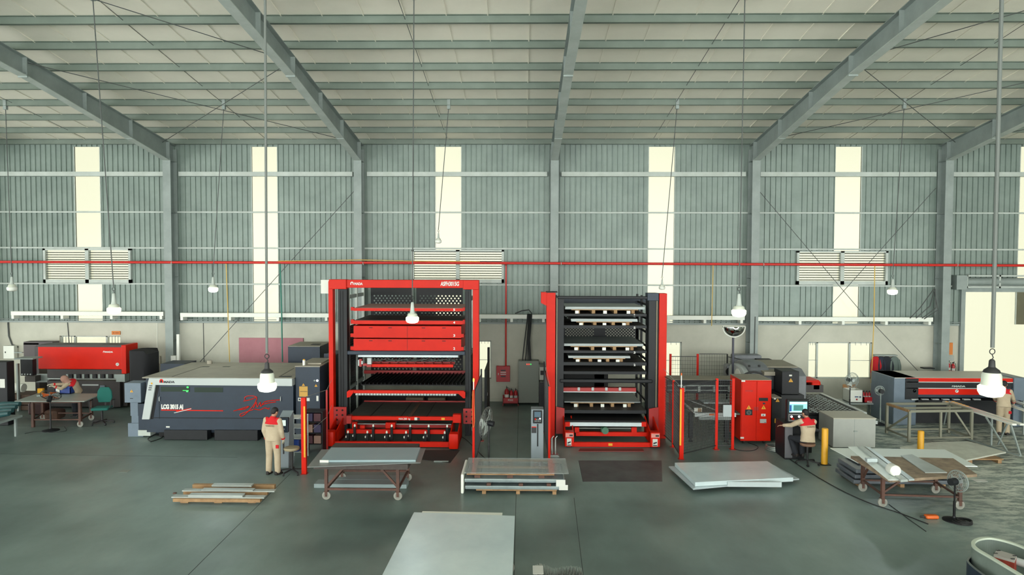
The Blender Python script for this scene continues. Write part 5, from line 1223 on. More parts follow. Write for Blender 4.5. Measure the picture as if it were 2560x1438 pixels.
def cable(t,p,q_,r=.006): b=MB(); b.cyl(p,q_,r,5); b.build('wire',M_wirepale,t)
T=thing('safety_fence','red safety post with yellow light curtain and wires left of the left red tower','fence',(-5.6,18.6,0))
X,Y=G(761,1185); h=W(760,994,Y)[1]; fpost(T,X,Y,h,.12,d=.1); curtain(T,X,Y,.45,h-.22,.03)
X2,Y2=-5.66,19.6; h2=W(790,975,Y2)[1]; fpost(T,X2,Y2,h2,.05,M_red2)
cable(T,(X,Y,h),(X2,Y2,h2)); cable(T,(X2,Y2,h2),(-5.9,20.95,h2+.05)); cable(T,(X,Y,.98),(X2,Y2,1.0)); cable(T,(X2,Y2,1.0),(-5.9,20.95,1.05))
T=thing('safety_fence','red-edged mesh fence panel with orange cord right of the left red tower','fence',(-1.2,19,0))
X,Y=G(1184,1173); h=W(1184,962,Y+.2)[1]; fpost(T,X,Y,h-.1,.06,d=.08)
fence_run(T,(X+.02,Y),(-1.25,20.9),h-.15); fpost(T,-1.25,20.85,h,.05,M_char)
b=MB(); b.cyl((X,Y,h-.1),(X,Y,h+.12),.014,8); o=b.build('beacon_stem',M_white,T); b=MB(); b.lathe((X,Y,h+.12),[(.022,0),(.022,.07),(.01,.085)],12); b.build('beacon',mat('lit_amber',(255,180,60),.4,emit=2.5),o,smooth=True)
b=MB(); zz=h-.12; b.tube(curve([(X-.02,Y-.05,zz),(X-.03,Y-.06,zz-.5),(X-.01,Y-.06,zz-.95),(X+.03,Y-.06,zz-.85),(X+.02,Y-.06,zz-.4),(X,Y-.05,zz)],5),.010,6); b.build('orange_cord',M_orange,T)
T=thing('safety_fence','red-edged mesh fence panel between the pedestal and the right tower','fence',(.8,20,0))
X,Y=G(1373,1150); h=W(1372,966,Y)[1]; fpost(T,X,Y,h,.06,d=.08); fence_run(T,(X-.02,Y),(.72,21.9),h); fpost(T,.72,21.9,h+.25,.05,M_char); cable(T,(X,Y,h),(.72,21.9,h+.35))
T=thing('safety_fence','red safety fence with yellow light curtain right of the right red tower','fence',(4.7,19.8,0))
X,Y=G(1703,1148); h=W(1703,970,Y)[1]; fpost(T,X,Y,h,.11,d=.1); curtain(T,X-.04,Y,.4,h-.03,.0)
b=MB(); b.cyl((X-.02,Y,h),(X-.02,Y,h+.35),.014,8); o=b.build('beacon_stem',M_white,T); b=MB(); b.lathe((X-.02,Y,h+.35),[(.02,0),(.02,.06),(.01,.07)],10); b.build('beacon',M_orange,o)
p2=G(1682,1118); fpost(T,p2[0],p2[1],h,.06); fence_run(T,(p2[0],p2[1]),(X-.04,Y),h-.05); p3_=(4.45,21.2); fence_run(T,p3_,p2,h-.05); cable(T,(4.4,21.3,h+.2),(X,Y,h))
X4,Y4=G(1790,1124); X5,Y5=G(1831,1124); fpost(T,X4,Y4,h+.1,.08); fpost(T,X5,Y5,h+.1,.08)
fence_run(T,(X+.05,Y+.1),(X4,Y4),h+.05,name='mesh_gate'); fence_run(T,(X4,Y4),(X5,Y5),h+.05)
o=part((1808,1013,1829,1042),Y4-.05,.03,'white_notice_board',mat('pale_board',(176,186,188),.5),T)
T=thing('rear_fence','tall red-framed mesh fence behind the punch press table','fence',(6.5,25.,0))
for px_ in (1676,1744): X=W(px_,900,25.2)[0]; Z=W(px_,885,25.2)[1]; fpost(T,X,25.2,Z,.08)
Xa,Xb,Xc=W(1676,900,25.2)[0],W(1744,900,25.2)[0],W(1818,900,25.2)[0]; fence_run(T,(Xa,25.2),(Xb,25.2),Z-.1,step=.09); fence_run(T,(Xb+.06,25.2),(Xc,25.2),Z,step=.09); fpost(T,Xc,25.2,Z,.04,M_black)
fence_run(T,(Xc,25.2),(Xc+.3,24.4),Z-.1,step=.09)
T=thing('chrome_profile_rack','bent chrome tube stand on the floor at the foot of the right tower','stand',(1,19.9,0))
X,Y=G(1385,1140)
for dx in (-.06,.04): b=MB(); b.tube([(X+dx,Y,.03),(X+dx,Y+.05,.5),(X+dx+.05,Y+.08,.55)],.018,8); b.build('tube',M_chrome,T,smooth=True)
b=MB(); b.prism([(X-.15,.0),(X+.15,.0),(X+.1,.05),(X-.1,.05)],'y',Y-.1,Y+.15); b.build('base',M_chrome,T)
# floor plates
b=MB(); q=[G(1447,1152),G(1654,1152),G(1656,1205),G(1458,1205)]; b.hull([(x,y,.001) for x,y in q],[(x,y,.006) for x,y in q]); one(b,'floor_plate',mat('dark_floor_plate',(96,100,98),.5,rgb2=(66,60,62),scale=1.5),'large dark steel plate set in the floor before the right tower','plate')
b=MB(); q=[G(1446,1130),G(1610,1130),G(1607,1123),G(1450,1123)]; b.hull([(x,y,.001) for x,y in q],[(x,y,.02) for x,y in q]); one(b,'floor_strip',mat('faded_red_strip',(122,44,38),.6),'faded red strip on the floor under the right tower front bar','strip')
b=MB(); q=[G(1060,1126),G(1150,1126),G(1125,1158),G(1055,1150)]; b.hull([(x,y,.001) for x,y in q],[(x,y,.008) for x,y in q]); one(b,'rubber_mat',mat('black_oily_mat',(44,46,44),.8),'black oily mat on the floor before the left tower right foot','mat')
b=MB(); X,Y=G(1103,1155); b.bar((X-.2,Y,.015),(X+.2,Y,.015),.05,.03); one(b,'steel_flat_bar',M_steel,'short flat steel bar on the floor right of the sheet cart','bar')
b=MB(); X,Y=G(312,1178); b.box(X-.12,X+.12,Y-.1,Y+.1,.001,.005); one(b,'floor_box_lid',mat('floor_lid',(140,146,136),.5),'small pale lid set in the floor in front of the laser machine','lid')
b=MB(); X,Y=G(2447,1202); b.box(X-.13,X+.17,Y-.1,Y+.1,.001,.006); one(b,'paper_offcut',M_white2,'small white offcut lying on the floor right of the brown cart','offcut')
# ================================================================ carts and sheets
def caster(t,x,y,z,r=.10,m_=M_chrome):
    b=MB(); b.lathe((x,y-.025,r),[(r*.4,-.004),(r*.55,.006),(r*.6,0),(r*.97,.004),(r,.012),(r,.038),(r*.97,.046),(r*.6,.05),(r*.55,.044),(r*.4,.054)],20,'y'); o=b.build('wheel',mat('grey_rubber_wheel',(150,150,140),.6),t,smooth=True)
    b=MB(); b.box(x-.03,x+.03,y-.045,y-.037,r-.02,z); b.box(x-.03,x+.03,y+.037,y+.045,r-.02,z); b.box(x-.05,x+.05,y-.05,y+.05,z-.01,z); b.cyl((x,y-.05,r),(x,y+.05,r),.012,8); b.build('fork',M_rust,o)
# front cart
T=thing('sheet_cart','rust-brown wheeled cart carrying two pale blue metal sheets in front of the left tower','cart',(-3.7,16.2,0))
xa,xb,ya,yb=-4.52,-2.86,15.56,16.95; zt=.86
for x in (xa,xb):
    for y in (ya,yb):
        b=MB(); b.box(x-.035,x+.035,y-.035,y+.035,.2,zt); b.build('leg',M_rust,T)
        caster(T,x,y,.2)
b=MB(); b.box(xa-.20,xb+.28,ya-.30,yb+.12,zt-.06,zt+.06); b.build('top_frame',mat('dirty_brown_top',(78,70,64),.7,rgb2=(60,52,48),scale=6),T)
for y in (ya,yb):
    b=MB(); b.bar((xa,y,.25),(xb,y,.25),.05); b.build('bottom_rail',M_rust,T)
    for s,e in ((xa,(xa+xb)/2-.35),(xb,(xa+xb)/2+.35)): b=MB(); b.bar((s,y,.3),(e,y,zt-.02),.045); b.build('diagonal_brace',M_rust,T)
for x in (xa,xb): b=MB(); b.bar((x,ya,.25),(x,yb,.25),.045); b.build('side_rail',M_rust,T)
b=MB(); b.lathe((xa+.03,ya-.17,.80),[(.03,0),(.035,.03),(.03,.07),(.015,.1)],10); b.build('hanging_tag',M_white,T)
zs=zt+.06
def sheet(pts,z,t_,name,m_,lab,cat='metal sheet',grp=None):
    q=[G(x,y,z+t_) for x,y in pts]; b=MB(); b.hull([(x,y,z) for x,y in q],[(x,y,z+t_) for x,y in q]); return one(b,name,m_,lab,cat,grp)
sheet([(768,1168),(1051,1157),(1064,1121),(804,1124)],zs+.002,.012,'metal_sheet',mat('grey_steel_sheet',(140,148,146),.4,.3),'lower grey metal sheet on the brown cart before the left tower')
sheet([(801,1151),(1039,1150),(1051,1119),(828,1119)],zs+.016,.045,'metal_sheet',mat('pale_blue_coated_sheet',(158,182,186),.45,rgb2=(150,174,180),scale=1),'upper pale blue sheet stack on the brown cart before the left tower')
b=MB(); X,Z=W(811,1155,15.35); b.box(X-.10,X+.10,15.33,15.34,Z-.05,Z+.045); one(b,'paper_tag',M_white2,'white paper tag on the front corner of the sheet cart','tag')
M_plank=mat('pale_blue_board',(150,168,168),.5)
for k,(y0,xa_,xb_,z) in enumerate(((1211,785,1016,.10),(1199,815,1015,.10))):
    Y=G(900,y0,z)[1]; X0=W(xa_,y0,Y)[0]; X1=W(xb_,y0,Y)[0]; b=MB(); b.box(X0,X1,Y,Y+.35,.002,z)
    one(b,'board_stack',M_plank,['nearer pale boards lying low beneath the brown cart before the left tower','farther pale boards lying low beneath the brown cart'][k],'boards')
# pallet strips front left
ALB=.9; M_strip=mat('grey_white_profile',(176,184,178),.4,.3,rgb2=(160,168,164))
T=thing('plank_pallet','raw wood plank pallet on blocks lying on the open floor at left','pallet',(-7.2,15.8,0))
def plank(y0,xa_,xb_,z0,z1,d,parent,nm,m_,Yo=None,dz=0,lab=None):
    Y=G((xa_+xb_)/2,y0,z0)[1]; X0=W(xa_,y0,Y)[0]; X1=W(xb_,y0,Y)[0]; b=MB(); b.box(X0,X1,Y,Y+d,z0,z1)
    if parent: return b.build(nm,m_,parent)
    return one(b,nm,m_,lab,'metal strip','metal strips on the plank pallet')
plank(1256,432,650,.08,.15,.12,T,'plank',M_wood); plank(1238,458,668,.08,.17,.10,T,'plank',M_wood); plank(1222,481,686,.08,.17,.10,T,'plank',M_wood)
for xx in (455,540,625):
    Yp_=G(xx,1262)[1]; X=W(xx,1262,Yp_)[0]; b=MB(); b.box(X-.09,X+.09,Yp_+.1,Yp_+1.2,0,.08); b.build('cross_block',M_wood,T)
plank(1246,428,660,.152,.175,.16,None,'metal_strip',M_strip,lab='long front metal strip on the plank pallet')
plank(1243,470,606,.177,.215,.17,None,'metal_strip',M_strip,lab='short folded front profile with open right end on the plank pallet')
plank(1230,455,686,.172,.195,.14,None,'metal_strip',M_strip,lab='long middle metal strip on the plank pallet')
plank(1228,503,632,.197,.22,.15,None,'metal_strip',M_strip,lab='short middle profile atop the long middle strip on the pallet')
plank(1218,529,628,.172,.215,.16,None,'metal_strip',M_strip,lab='rear short folded profile on the plank pallet')
b=MB(); X,Y=G(437,1234); b.lathe((X,Y,0),[(.05,0),(.04,.02),(0,.025)],8); one(b,'dirt_clump',M_rust,'tiny dark clump on the floor left of the plank pallet','debris')
# centre pallet of transparent-wrapped boards
T=thing('plank_pallet','lower wood pallet on small blocks before the gap between the towers','pallet',(-.1,16.4,0))
Yp0=16.05
b=MB(); X0=W(1190,1243,Yp0)[0]; X1=W(1392,1243,Yp0)[0]; b.box(X0,X1,Yp0,Yp0+1.2,.07,.11); b.build('deck',M_wood,T)
for f in (.1,.52,.97): x=X0+(X1-X0)*f; b=MB(); b.box(x-.045,x+.045,Yp0-.03,Yp0+1.2,0,.07); b.build('block',M_wood,T)
M_wrap=mat('glossy_wrapped_sheet',(150,164,166),.15,.35,rgb2=(132,146,148),scale=3,coat=.5)
X0=W(1163,1235,Yp0)[0]; X1=W(1412,1235,Yp0)[0]
b=MB(); b.rbox(X0,X1,Yp0-.05,Yp0+1.25,.112,.20,.02); one(b,'wrapped_sheet_stack',M_wrap,'lower film-wrapped sheet stack on the centre pallet','metal sheets','film-wrapped sheet stacks on the centre pallet')
T2=thing('wood_blocks','row of three dark wood blocks between the two wrapped stacks','blocks',(0,16.1,.2))
for xx in (1222,1302,1372): X=W(xx,1232,Yp0)[0]; b=MB(); b.box(X-.05,X+.05,Yp0-.06,Yp0+1.2,.202,.262); b.build('block',M_rust,T2)
b=MB(); b.rbox(X0-.02,X1,Yp0-.02,Yp0+1.3,.264,.36,.03); one(b,'wrapped_sheet_stack',M_wrap,'upper film-wrapped sheet stack on the centre pallet','metal sheets','film-wrapped sheet stacks on the centre pallet')
T2=thing('top_pallet','brown-red timber frame pallet lying on the upper wrapped stack','pallet',(0,16.4,.36))
for xx in (1193,1275,1354): X=W(xx,1218,Yp0)[0]; b=MB(); b.box(X-.07,X+.07,Yp0+.05,Yp0+1.28,.362,.42); b.build('block',M_rust,T2)
xa_=W(1166,1214,Yp0)[0]; xb_=W(1386,1214,Yp0)[0]
for k,y in enumerate((Yp0+.08,Yp0+.62,Yp0+1.2)): b=MB(); b.box(xa_+(.1 if k else 0),xb_,y,y+.12,.422,.45); b.build('plank',M_wood,T2)
for x in (xa_+.1,xb_-.12): b=MB(); b.box(x,x+.12,Yp0+.08,Yp0+1.32,.452,.475); b.build('cross_plank',mat('reddish_plank',(160,96,74),.7),T2)
M_film=mat('clear_plastic_film',(196,206,204),.12,.1); M_film.node_tree.nodes['Principled BSDF'].inputs['Alpha'].default_value=.35
b=MB(); b.rbox(xa_-.05,W(1422,1214,Yp0)[0],Yp0+.0,Yp0+1.25,.478,.50,.008); one(b,'plastic_film',M_film,'clear plastic film and thin sheet over the timber frame pallet','film')
b=MB(); X,Z=W(1156,1205,Yp0+.5); X0w=W(1166,1214,Yp0)[0]; b.rbox(X0w-.13,X0w-.06,Yp0-.05,Yp0+1.2,.0,.47,.03); o=one(b,'white_foam_edge',M_white,'white foam protector on the left end of the wrapped stack','foam')
b=MB(); X,Y=G(1404,1225,.3); Y=Yp0-.052; b.box(X-.10,X+.12,Y-.006,Y-.001,.20,.36); b.box(X-.03,X+.18,Y-.013,Y-.007,.115,.24); one(b,'white_paper_sheets',M_white2,'two white papers taped to the right end of the wrapped stacks','paper')
# sheets in front of the right machines
T=thing('sheet_pallet','low pallet under the pair of bare sheets before the safety fence','pallet',(5.2,17.2,0))
q0=G(1735,1222); X0,X1=q0[0]+.1,G(1950,1222)[0]
b=MB(); b.box(X0,X1,16.75,17.9,.06,.09); b.build('deck',M_wood,T)
for f in (.02,.3,.65,.97): x=X0+(X1-X0)*f; b=MB(); b.box(x-.05,x+.05,16.72,17.9,0,.06); b.build('block',M_wood,T)
ALB=1.0; M_mirror=mat('bright_zinc_sheet',(196,210,210),.33,.15,rgb2=(172,188,192),scale=.8)
sheet([(1733,1222),(1998,1197),(1935,1163),(1672,1166)],.095,.03,'metal_sheet',M_sheet,'lower skewed bare sheet of the pair before the safety fence',grp='bare sheets before the fence')
sheet([(1738,1206),(1983,1194),(1918,1153),(1687,1157)],.13,.10,'metal_sheet',M_mirror,'upper shiny bare sheet of the pair before the safety fence',grp='bare sheets before the fence')
b=MB(); X,Y=G(1850,1222,.05); b.box(X-.3,X+1.0,Y,Y+.05,.092,.094+.12); one(b,'edge_profile',M_silver,'silver edge profile under the front of the shiny sheet pair','profile')
# large sheet on stand, foreground
T=thing('sheet_stand','dark wheeled stand under the big foreground sheet','cart',(-1,10.5,0))
zt=.92
for x in (-1.75,-.22):
    for y in (9.4,11.9): b=MB(); b.box(x-.04,x+.04,y-.04,y+.04,.2,zt-.06); b.build('leg',M_rust,T); caster(T,x,y,.2)
b=MB(); b.box(-1.85,-.15,9.3,12.0,zt-.06,zt); b.build('top_frame',M_rust,T)
b=MB(); b.box(-1.75,-.22,9.4,11.9,.28,.32); b.build('lower_shelf',M_brown,T)
A=G(1035,1281,1.0); Bq=G(1287,1290,1.0)
b=MB(); b.hull([(-2.02,8.95,zt+.03),(-.13,8.95,zt+.03),(Bq[0],Bq[1],zt+.03),(A[0],A[1],zt+.03)],[(-2.02,8.95,1.0),(-.13,8.95,1.0),(Bq[0],Bq[1],1.0),(A[0],A[1],1.0)]); one(b,'metal_sheet',M_mirror,'big shiny pale metal sheet stack in the foreground centre','metal sheet')
q=[G(1056,1279,zt+.03),G(1256,1283,zt+.03)]; b=MB(); b.hull([(-1.9,9.1,zt+.002),(-.4,9.1,zt+.002),(q[1][0],q[1][1]+.02,zt+.002),(q[0][0],q[0][1]+.02,zt+.002)],[(-1.9,9.1,zt+.028),(-.4,9.1,zt+.028),(q[1][0],q[1][1]+.02,zt+.028),(q[0][0],q[0][1]+.02,zt+.028)]); one(b,'metal_sheet',M_white,'white sheet edge showing under the big foreground sheet','metal sheet')
# stack of thin sheets on edge, bottom centre
T=thing('edge_standing_stack','fan of thin pale sheets standing on edge at the bottom centre of the picture','metal sheets',(.6,10.6,0))
zt=.55; A=G(1336,1416,zt); Bq=G(1452,1418,zt)
n=34; random.seed(5)
for k in range(n):
    x=A[0]+(Bq[0]-A[0])*k/(n-1); y1=A[1]+.05*math.sin(k*.35)+random.uniform(-.02,.02); b=MB(); b.box(x-.004,x+.004,y1-1.3,y1,.06,zt+.02*math.sin(k*.25)+random.uniform(-.006,.006)); b.build('thin_sheet',M_strip if k>5 else M_white2,T)
b=MB(); b.box(A[0]-.05,Bq[0]+.05,A[1]-1.35,A[1]+.02,0,.055); b.build('wood_base',M_wood,T)
b=MB(); b.box(A[0]-.03,A[0]+.14,A[1]-.35,A[1]-.05,zt+.03,zt+.034); o=b.build('white_label',M_white2,T)
# curved guard, bottom right corner
def wallpath(pts,z0,z1,th,zr=None,off=0):
    q=[G(x,y,z1) for x,y in pts]; n=len(q); b=MB(); L_=[];R__=[]
    for i,p in enumerate(q):
        a=Vector(q[max(i-1,0)]); e=Vector(q[min(i+1,n-1)]); d=(e-a).normalized(); nn=Vector((-d.y,d.x)); L_.append(Vector(p)+nn*off); R__.append(Vector(p)+nn*(th+off))
    for i in range(n-1):
        b.hull([(L_[i].x,L_[i].y,z0),(L_[i+1].x,L_[i+1].y,z0),(R__[i+1].x,R__[i+1].y,z0),(R__[i].x,R__[i].y,z0)],[(L_[i].x,L_[i].y,z1),(L_[i+1].x,L_[i+1].y,z1),(R__[i+1].x,R__[i+1].y,z1),(R__[i].x,R__[i].y,z1)])
    return b
cp=curve([(2600,1385),(2556,1364),(2510,1349),(2470,1342),(2440,1346),(2428,1356),(2436,1370),(2478,1395),(2560,1444),(2600,1468)],6)
T=thing('curved_machine_guard','grey-green curved guard wall with pale rim cut by the bottom right corner','machine guard',G(2480,1400,.85)+(0,))
wallpath(cp,.0,.84,.02).build('guard_wall',mat('grey_green_guard',(112,124,116),.5,rgb2=(98,110,102)),T,smooth=True)
cp2=[p for p in cp if True]
wallpath(cp,.84,.87,.055,off=-.0).build('pale_rim',mat('pale_rim_plastic',(176,186,170),.5),T,smooth=True)
lp=curve([(2432,1386),(2420,1394),(2418,1404),(2440,1424),(2480,1452)],6)
wallpath(lp,.0,.62,.02,off=-.0).build('lower_step_wall',M_navy,T,smooth=True); wallpath(lp,.62,.635,.03).build('lower_step_rim',M_chrome,T,smooth=True)
T=thing('gear_motor','red-sided motor block with grey top plate standing inside the curved guard','motor',G(2515,1395,.8)+(0,))
q=[G(2484,1387,.8),(0,0),(0,0),(0,0)]; q=[G(2484,1387,.8),G(2536,1402,.8),G(2542,1389,.8),G(2492,1374,.8)]
b=MB(); b.hull([(x,y,.0) for x,y in q],[(x,y,.76) for x,y in q]); b.build('red_block',mat('oily_red_block',(150,46,26),.6,rgb2=(90,34,24),scale=6),T)
b=MB(); b.hull([(x,y,.762) for x,y in q],[(x,y,.80) for x,y in q]); b.build('top_plate',mat('grey_plate',(150,146,140),.5),T)
b=MB()
for x_,y_ in ((2489,1384),(2532,1398),(2537,1390),(2496,1377)): X,Y=G(x_,y_,.8); b.box(X-.03,X+.03,Y-.012,Y+.012,.80,.806)
b.build('plate_slots',M_dark,T)
b=MB(); a=G(2541,1400,.72); c=G(2600,1420,.72); b.cyl((a[0],a[1],.70),(c[0],c[1],.70),.06,16); b.build('pale_shaft',M_band,T,smooth=True)
ALB=1.0
# ================================================================ right cart cluster
T=thing('sheet_cart','rusty wheeled cart with worn plywood top and loose profiles at the right','cart',(9.0,15.8,0))
zt=.84
corn=[G(2224,1200,zt),G(2443,1186,zt),G(2383,1146,zt),G(2127,1140,zt)]
b=MB(); b.hull([(x,y,zt-.06) for x,y in corn],[(x,y,zt) for x,y in corn]); b.build('plywood_top',mat('worn_plywood',(150,132,108),.7,rgb2=(96,80,66),scale=4),T)
legs=[(8.15,15.36),(9.80,15.24),(9.9,16.3),(8.22,16.4)]
for x,y in legs: b=MB(); b.box(x-.035,x+.035,y-.035,y+.035,.2,zt-.06); b.build('leg',M_rust,T); caster(T,x,y,.2,.105)
for i in range(4):
    p_,q_=legs[i],legs[(i+1)%4]; b=MB(); b.bar((p_[0],p_[1],.28),(q_[0],q_[1],.28),.04); b.build('bottom_rail',M_rust,T)
    b=MB(); b.bar((p_[0],p_[1],.32),(p_[0]+(q_[0]-p_[0])*.35,p_[1]+(q_[1]-p_[1])*.35,zt-.08),.04); b.build('diagonal_brace',M_rust,T)
zz=zt+.003
g='profiles on the plywood cart'
sheet([(2221,1200),(2250,1200),(2142,1116),(2120,1117)],zz,.012,'metal_profile',mat('white_coated_sheet',(214,224,220),.4),'widest white profile on the left side of the plywood cart',grp=g)
sheet([(2252,1200),(2270,1199),(2156,1115),(2145,1116)],zz,.05,'metal_profile',M_strip,'grey folded profile second from left on the plywood cart',grp=g)
sheet([(2272,1199),(2286,1198),(2176,1119),(2162,1116)],zz,.03,'metal_profile',M_silver,'narrow silver profile third from left on the plywood cart',grp=g)
sheet([(2313,1181),(2368,1181),(2280,1136),(2252,1139)],zz,.02,'metal_profile',M_strip,'wide flat profile in the middle of the plywood cart',grp=g)
b=MB(); X,Y=G(2178,1150,zt+.1); b.rbox(X-.12,X+.12,Y-.06,Y+.06,zt+.056,zt+.14,.01); one(b,'metal_block',M_silver,'small silver block resting on profiles on the plywood cart','block')
b=MB(); X,Y=G(2231,1178,zt+.1); b.lathe((X,Y-.15,zt+.02+.12),[(.10,0),(.12,.02),(.12,.22),(.10,.25)],20,'y'); one(b,'film_roll',M_white,'round white film roll at the front of the plywood cart','roll',smooth=True)
T=thing('sheet_pallet','low pallet of wrapped grey sheet packs left behind the plywood cart','pallet',(8.4,17,0))
for k in range(3):
    z=.08+k*.13; q=[G(2106+k*1,1152+0,z+.1),G(2200,1205,z+.1)]
    b=MB(); b.rbox(8.15+.03*k,10.6,16.7,17.7,z,z+.10,.02); b.build('wrapped_pack',mat('dark_wrapped_pack',(96,102,108),.3,.2,rgb2=(78,84,90)),T)
for x in (8.3,9.3,10.3): b=MB(); b.box(x,x+.1,16.72,17.68,0,.08); b.build('block',M_wood,T)
sheet([(2145,1157),(2444,1166),(2362,1124),(2076,1120)],.47,.02,'metal_sheet',mat('white_coated_sheet',(214,224,220),.4),'large white-coated sheet lying behind the plywood cart with its left corner out',grp='large loose sheets at right')
T=thing('sheet_pallet','low wood pallet under the crooked pale sheet at the far right','pallet',(12,19,0))
q=[G(2275,1140,.1),G(2395,1157,.1),G(2490,1132,.1),G(2405,1110,.1)]
cx=sum(p[0] for p in q)/4; cy=sum(p[1] for p in q)/4
b=MB(); b.box(cx-.9,cx+.9,cy-.6,cy+.6,.09,.12); b.build('deck',M_wood,T)
for x in (cx-.8,cx,cx+.8): b=MB(); b.box(x-.05,x+.05,cy-.6,cy+.6,0,.09); b.build('block',M_wood,T)
sheet([(2250,1118),(2405,1152),(2515,1130),(2420,1103),(2330,1106)],.125,.04,'metal_sheet',mat('scratched_pale_sheet',(200,204,190),.45,.1,rgb2=(176,178,166)),'crooked pale sheet on a low pallet between bollard and feeding rails',grp='large loose sheets at right')
ALB=.7
# ================================================================ left work table
T=thing('work_table','wide steel-topped work table on rusty legs in front of the red press brake','table',(-15.5,21.7,0))
zt=.90
corn=[G(36,1003,zt),G(211,1003,zt),G(258,984,zt),G(95,983,zt)]
b=MB(); b.hull([(x,y,zt-.03) for x,y in corn],[(x,y,zt) for x,y in corn]); b.build('table_top',mat('dull_steel_top',(172,184,176),.4,.1,rgb2=(150,162,154),scale=1.5),T)
lg=[(corn[0][0]+.5,corn[0][1]+.15),(corn[1][0]-.25,corn[1][1]+.15),(corn[2][0]-.3,corn[2][1]-.2),(corn[3][0]+.3,corn[3][1]-.2)]
for i,(x,y) in enumerate(lg):
    b=MB(); b.box(x-.04,x+.04,y-.04,y+.04,.2 if i!=0 else 0,zt-.03); b.build('leg',M_rust,T)
    if i: caster(T,x,y,.2)
for i in range(4): p_,q_=lg[i],lg[(i+1)%4]; b=MB(); b.bar((p_[0],p_[1],.25),(q_[0],q_[1],.25),.04); b.build('bottom_rail',M_rust,T)
b=MB(); b.bar((lg[0][0],lg[0][1],zt-.06),(lg[1][0],lg[1][1],zt-.06),.06); b.build('apron',M_rust,T)
b=MB(); X,Y=G(156,985,zt+.1); X0=W(137,990,23.3)[0]; X1=W(176,990,23.3)[0]; zb_=zt+.004; b.box(X0,X1,23.3,23.32,zb_,zb_+.26); b.box(X0,X1,23.68,23.7,zb_,zb_+.26); b.box(X0,X0+.02,23.3,23.7,zb_,zb_+.26); b.box(X1-.02,X1,23.3,23.7,zb_,zb_+.26); b.box(X0,X1,23.3,23.7,zb_,zb_+.02); b.box(X0-.02,X1+.02,23.28,23.31,zb_+.23,zb_+.26)
o=one(b,'blue_bin',M_blue,'blue plastic bin with a white sheet on the steel work table','bin')
b=MB(); b.box(X0+.06,X0+.19,23.27,23.279,zb_+.03,zb_+.19); b.build('white_sheet',M_white2,o)
b=MB(); X,Y=G(115,987,zt+.05); 
b.bar((X-.25,Y-.1,zt+.03),(X+.3,Y+.25,zt+.03),.06,.05); one(b,'metal_profile',M_steel,'short grey profile lying left of the blue bin on the work table','profile')
b=MB(); X,Y=G(165,1040,.1); b.rbox(X-.6,X-.1,Y-.3,Y+.2,.01,.35,.1); one(b,'rag_heap',mat('brown_rag',(96,66,48),.9,rgb2=(60,44,36),scale=6),'brown heap of rags and offcuts under the steel work table','heap',smooth=True)
T=thing('welding_machine','small dark-red machine box under the left work table','machine',(-16.5,22.3,0)); X,Y=G(100,1022,.2)
b=MB(); b.rbox(X-.3,X+.2,Y-.2,Y+.3,.02,.42,.04); b.build('case',mat('dark_maroon',(66,34,32),.5),T); b=MB(); b.tube([(X-.2,Y,.42),(X-.05,Y,.5),(X+.1,Y,.42)],.012,6); b.build('handle',M_dark,T)
# green office chair
def office_chair(lab,x,y,rz,mseat,hz=.48,back=True,arms=True,nm='office_chair',cat='chair',s=1.0):
    t=thing(nm,lab,cat,(0,0,0))
    n0=len(bpy.data.objects)
    b=MB(); (b.rbox(-.23,.23,-.22,.22,hz-.05,hz+.03,.035,3) if back else b.lathe((0,0,hz),[(.10,-.05),(.19,-.045),(.205,-.01),(.19,.02),(.10,.03),(0,.03)],24)); b.build('seat',mseat,t,smooth=True)
    if back:
        b=MB()
        pts=[(-.17,0),(.17,0),(.21,.15),(.19,.34),(.12,.45),(-.12,.45),(-.19,.34),(-.21,.15)]
        b.prism([(px_,hz+.12+pz_) for px_,pz_ in pts],'y',.20,.26); b.build('backrest',mseat,t,bevel=.02,smooth=True)
        b=MB(); b.bar((0,.05,hz-.06),(0,.27,hz-.02),.05,.02); b.bar((0,.27,hz-.03),(0,.27,hz+.3),.05,.02,up=(0,1,0)); b.build('back_bracket',M_dark,t)
    if arms:
        for sx in (-1,1): b=MB(); b.tube([(sx*.2,.05,hz-.04),(sx*.29,.05,hz),(sx*.30,.12,hz+.22),(sx*.29,-.12,hz+.23),(sx*.28,-.14,hz+.05),(sx*.2,-.08,hz-.04)],.016,6); b.build('armrest',M_dark,t,smooth=True)
    b=MB(); b.cyl((0,0,.1),(0,0,hz-.05),.028,12); b.build('gas_column',M_dark,t,smooth=True)
    for k in range(5):
        a=2*PI*k/5+.3; b=MB(); b.bar((0,0,.11),(.3*math.cos(a),.3*math.sin(a),.07),.04,.03); o=b.build('base_arm',M_dark,t)
        b=MB(); b.lathe((.3*math.cos(a)-.02,.3*math.sin(a),.035),[(.03,0),(.035,.01),(.035,.03),(.03,.04)],10,'x'); b.build('caster',M_dark,o)
    t.location=(x,y,0); t.rotation_euler=(0,0,rz); return t
X,Y=G(251,1062); office_chair('green fabric office chair with black base right of the steel work table',X,Y+.1,.2,mat('green_chair_fabric',(30,112,102),.9)).scale=(1.15,1.15,1.15)
X,Y=G(730,1183); office_chair('beige padded work stool on a star base beside the standing worker',X,Y,.2,mat('beige_film_covered_seat',(176,164,132),.6,rgb2=(150,140,112),scale=6),hz=.66,back=False,arms=False,nm='work_stool',cat='stool')
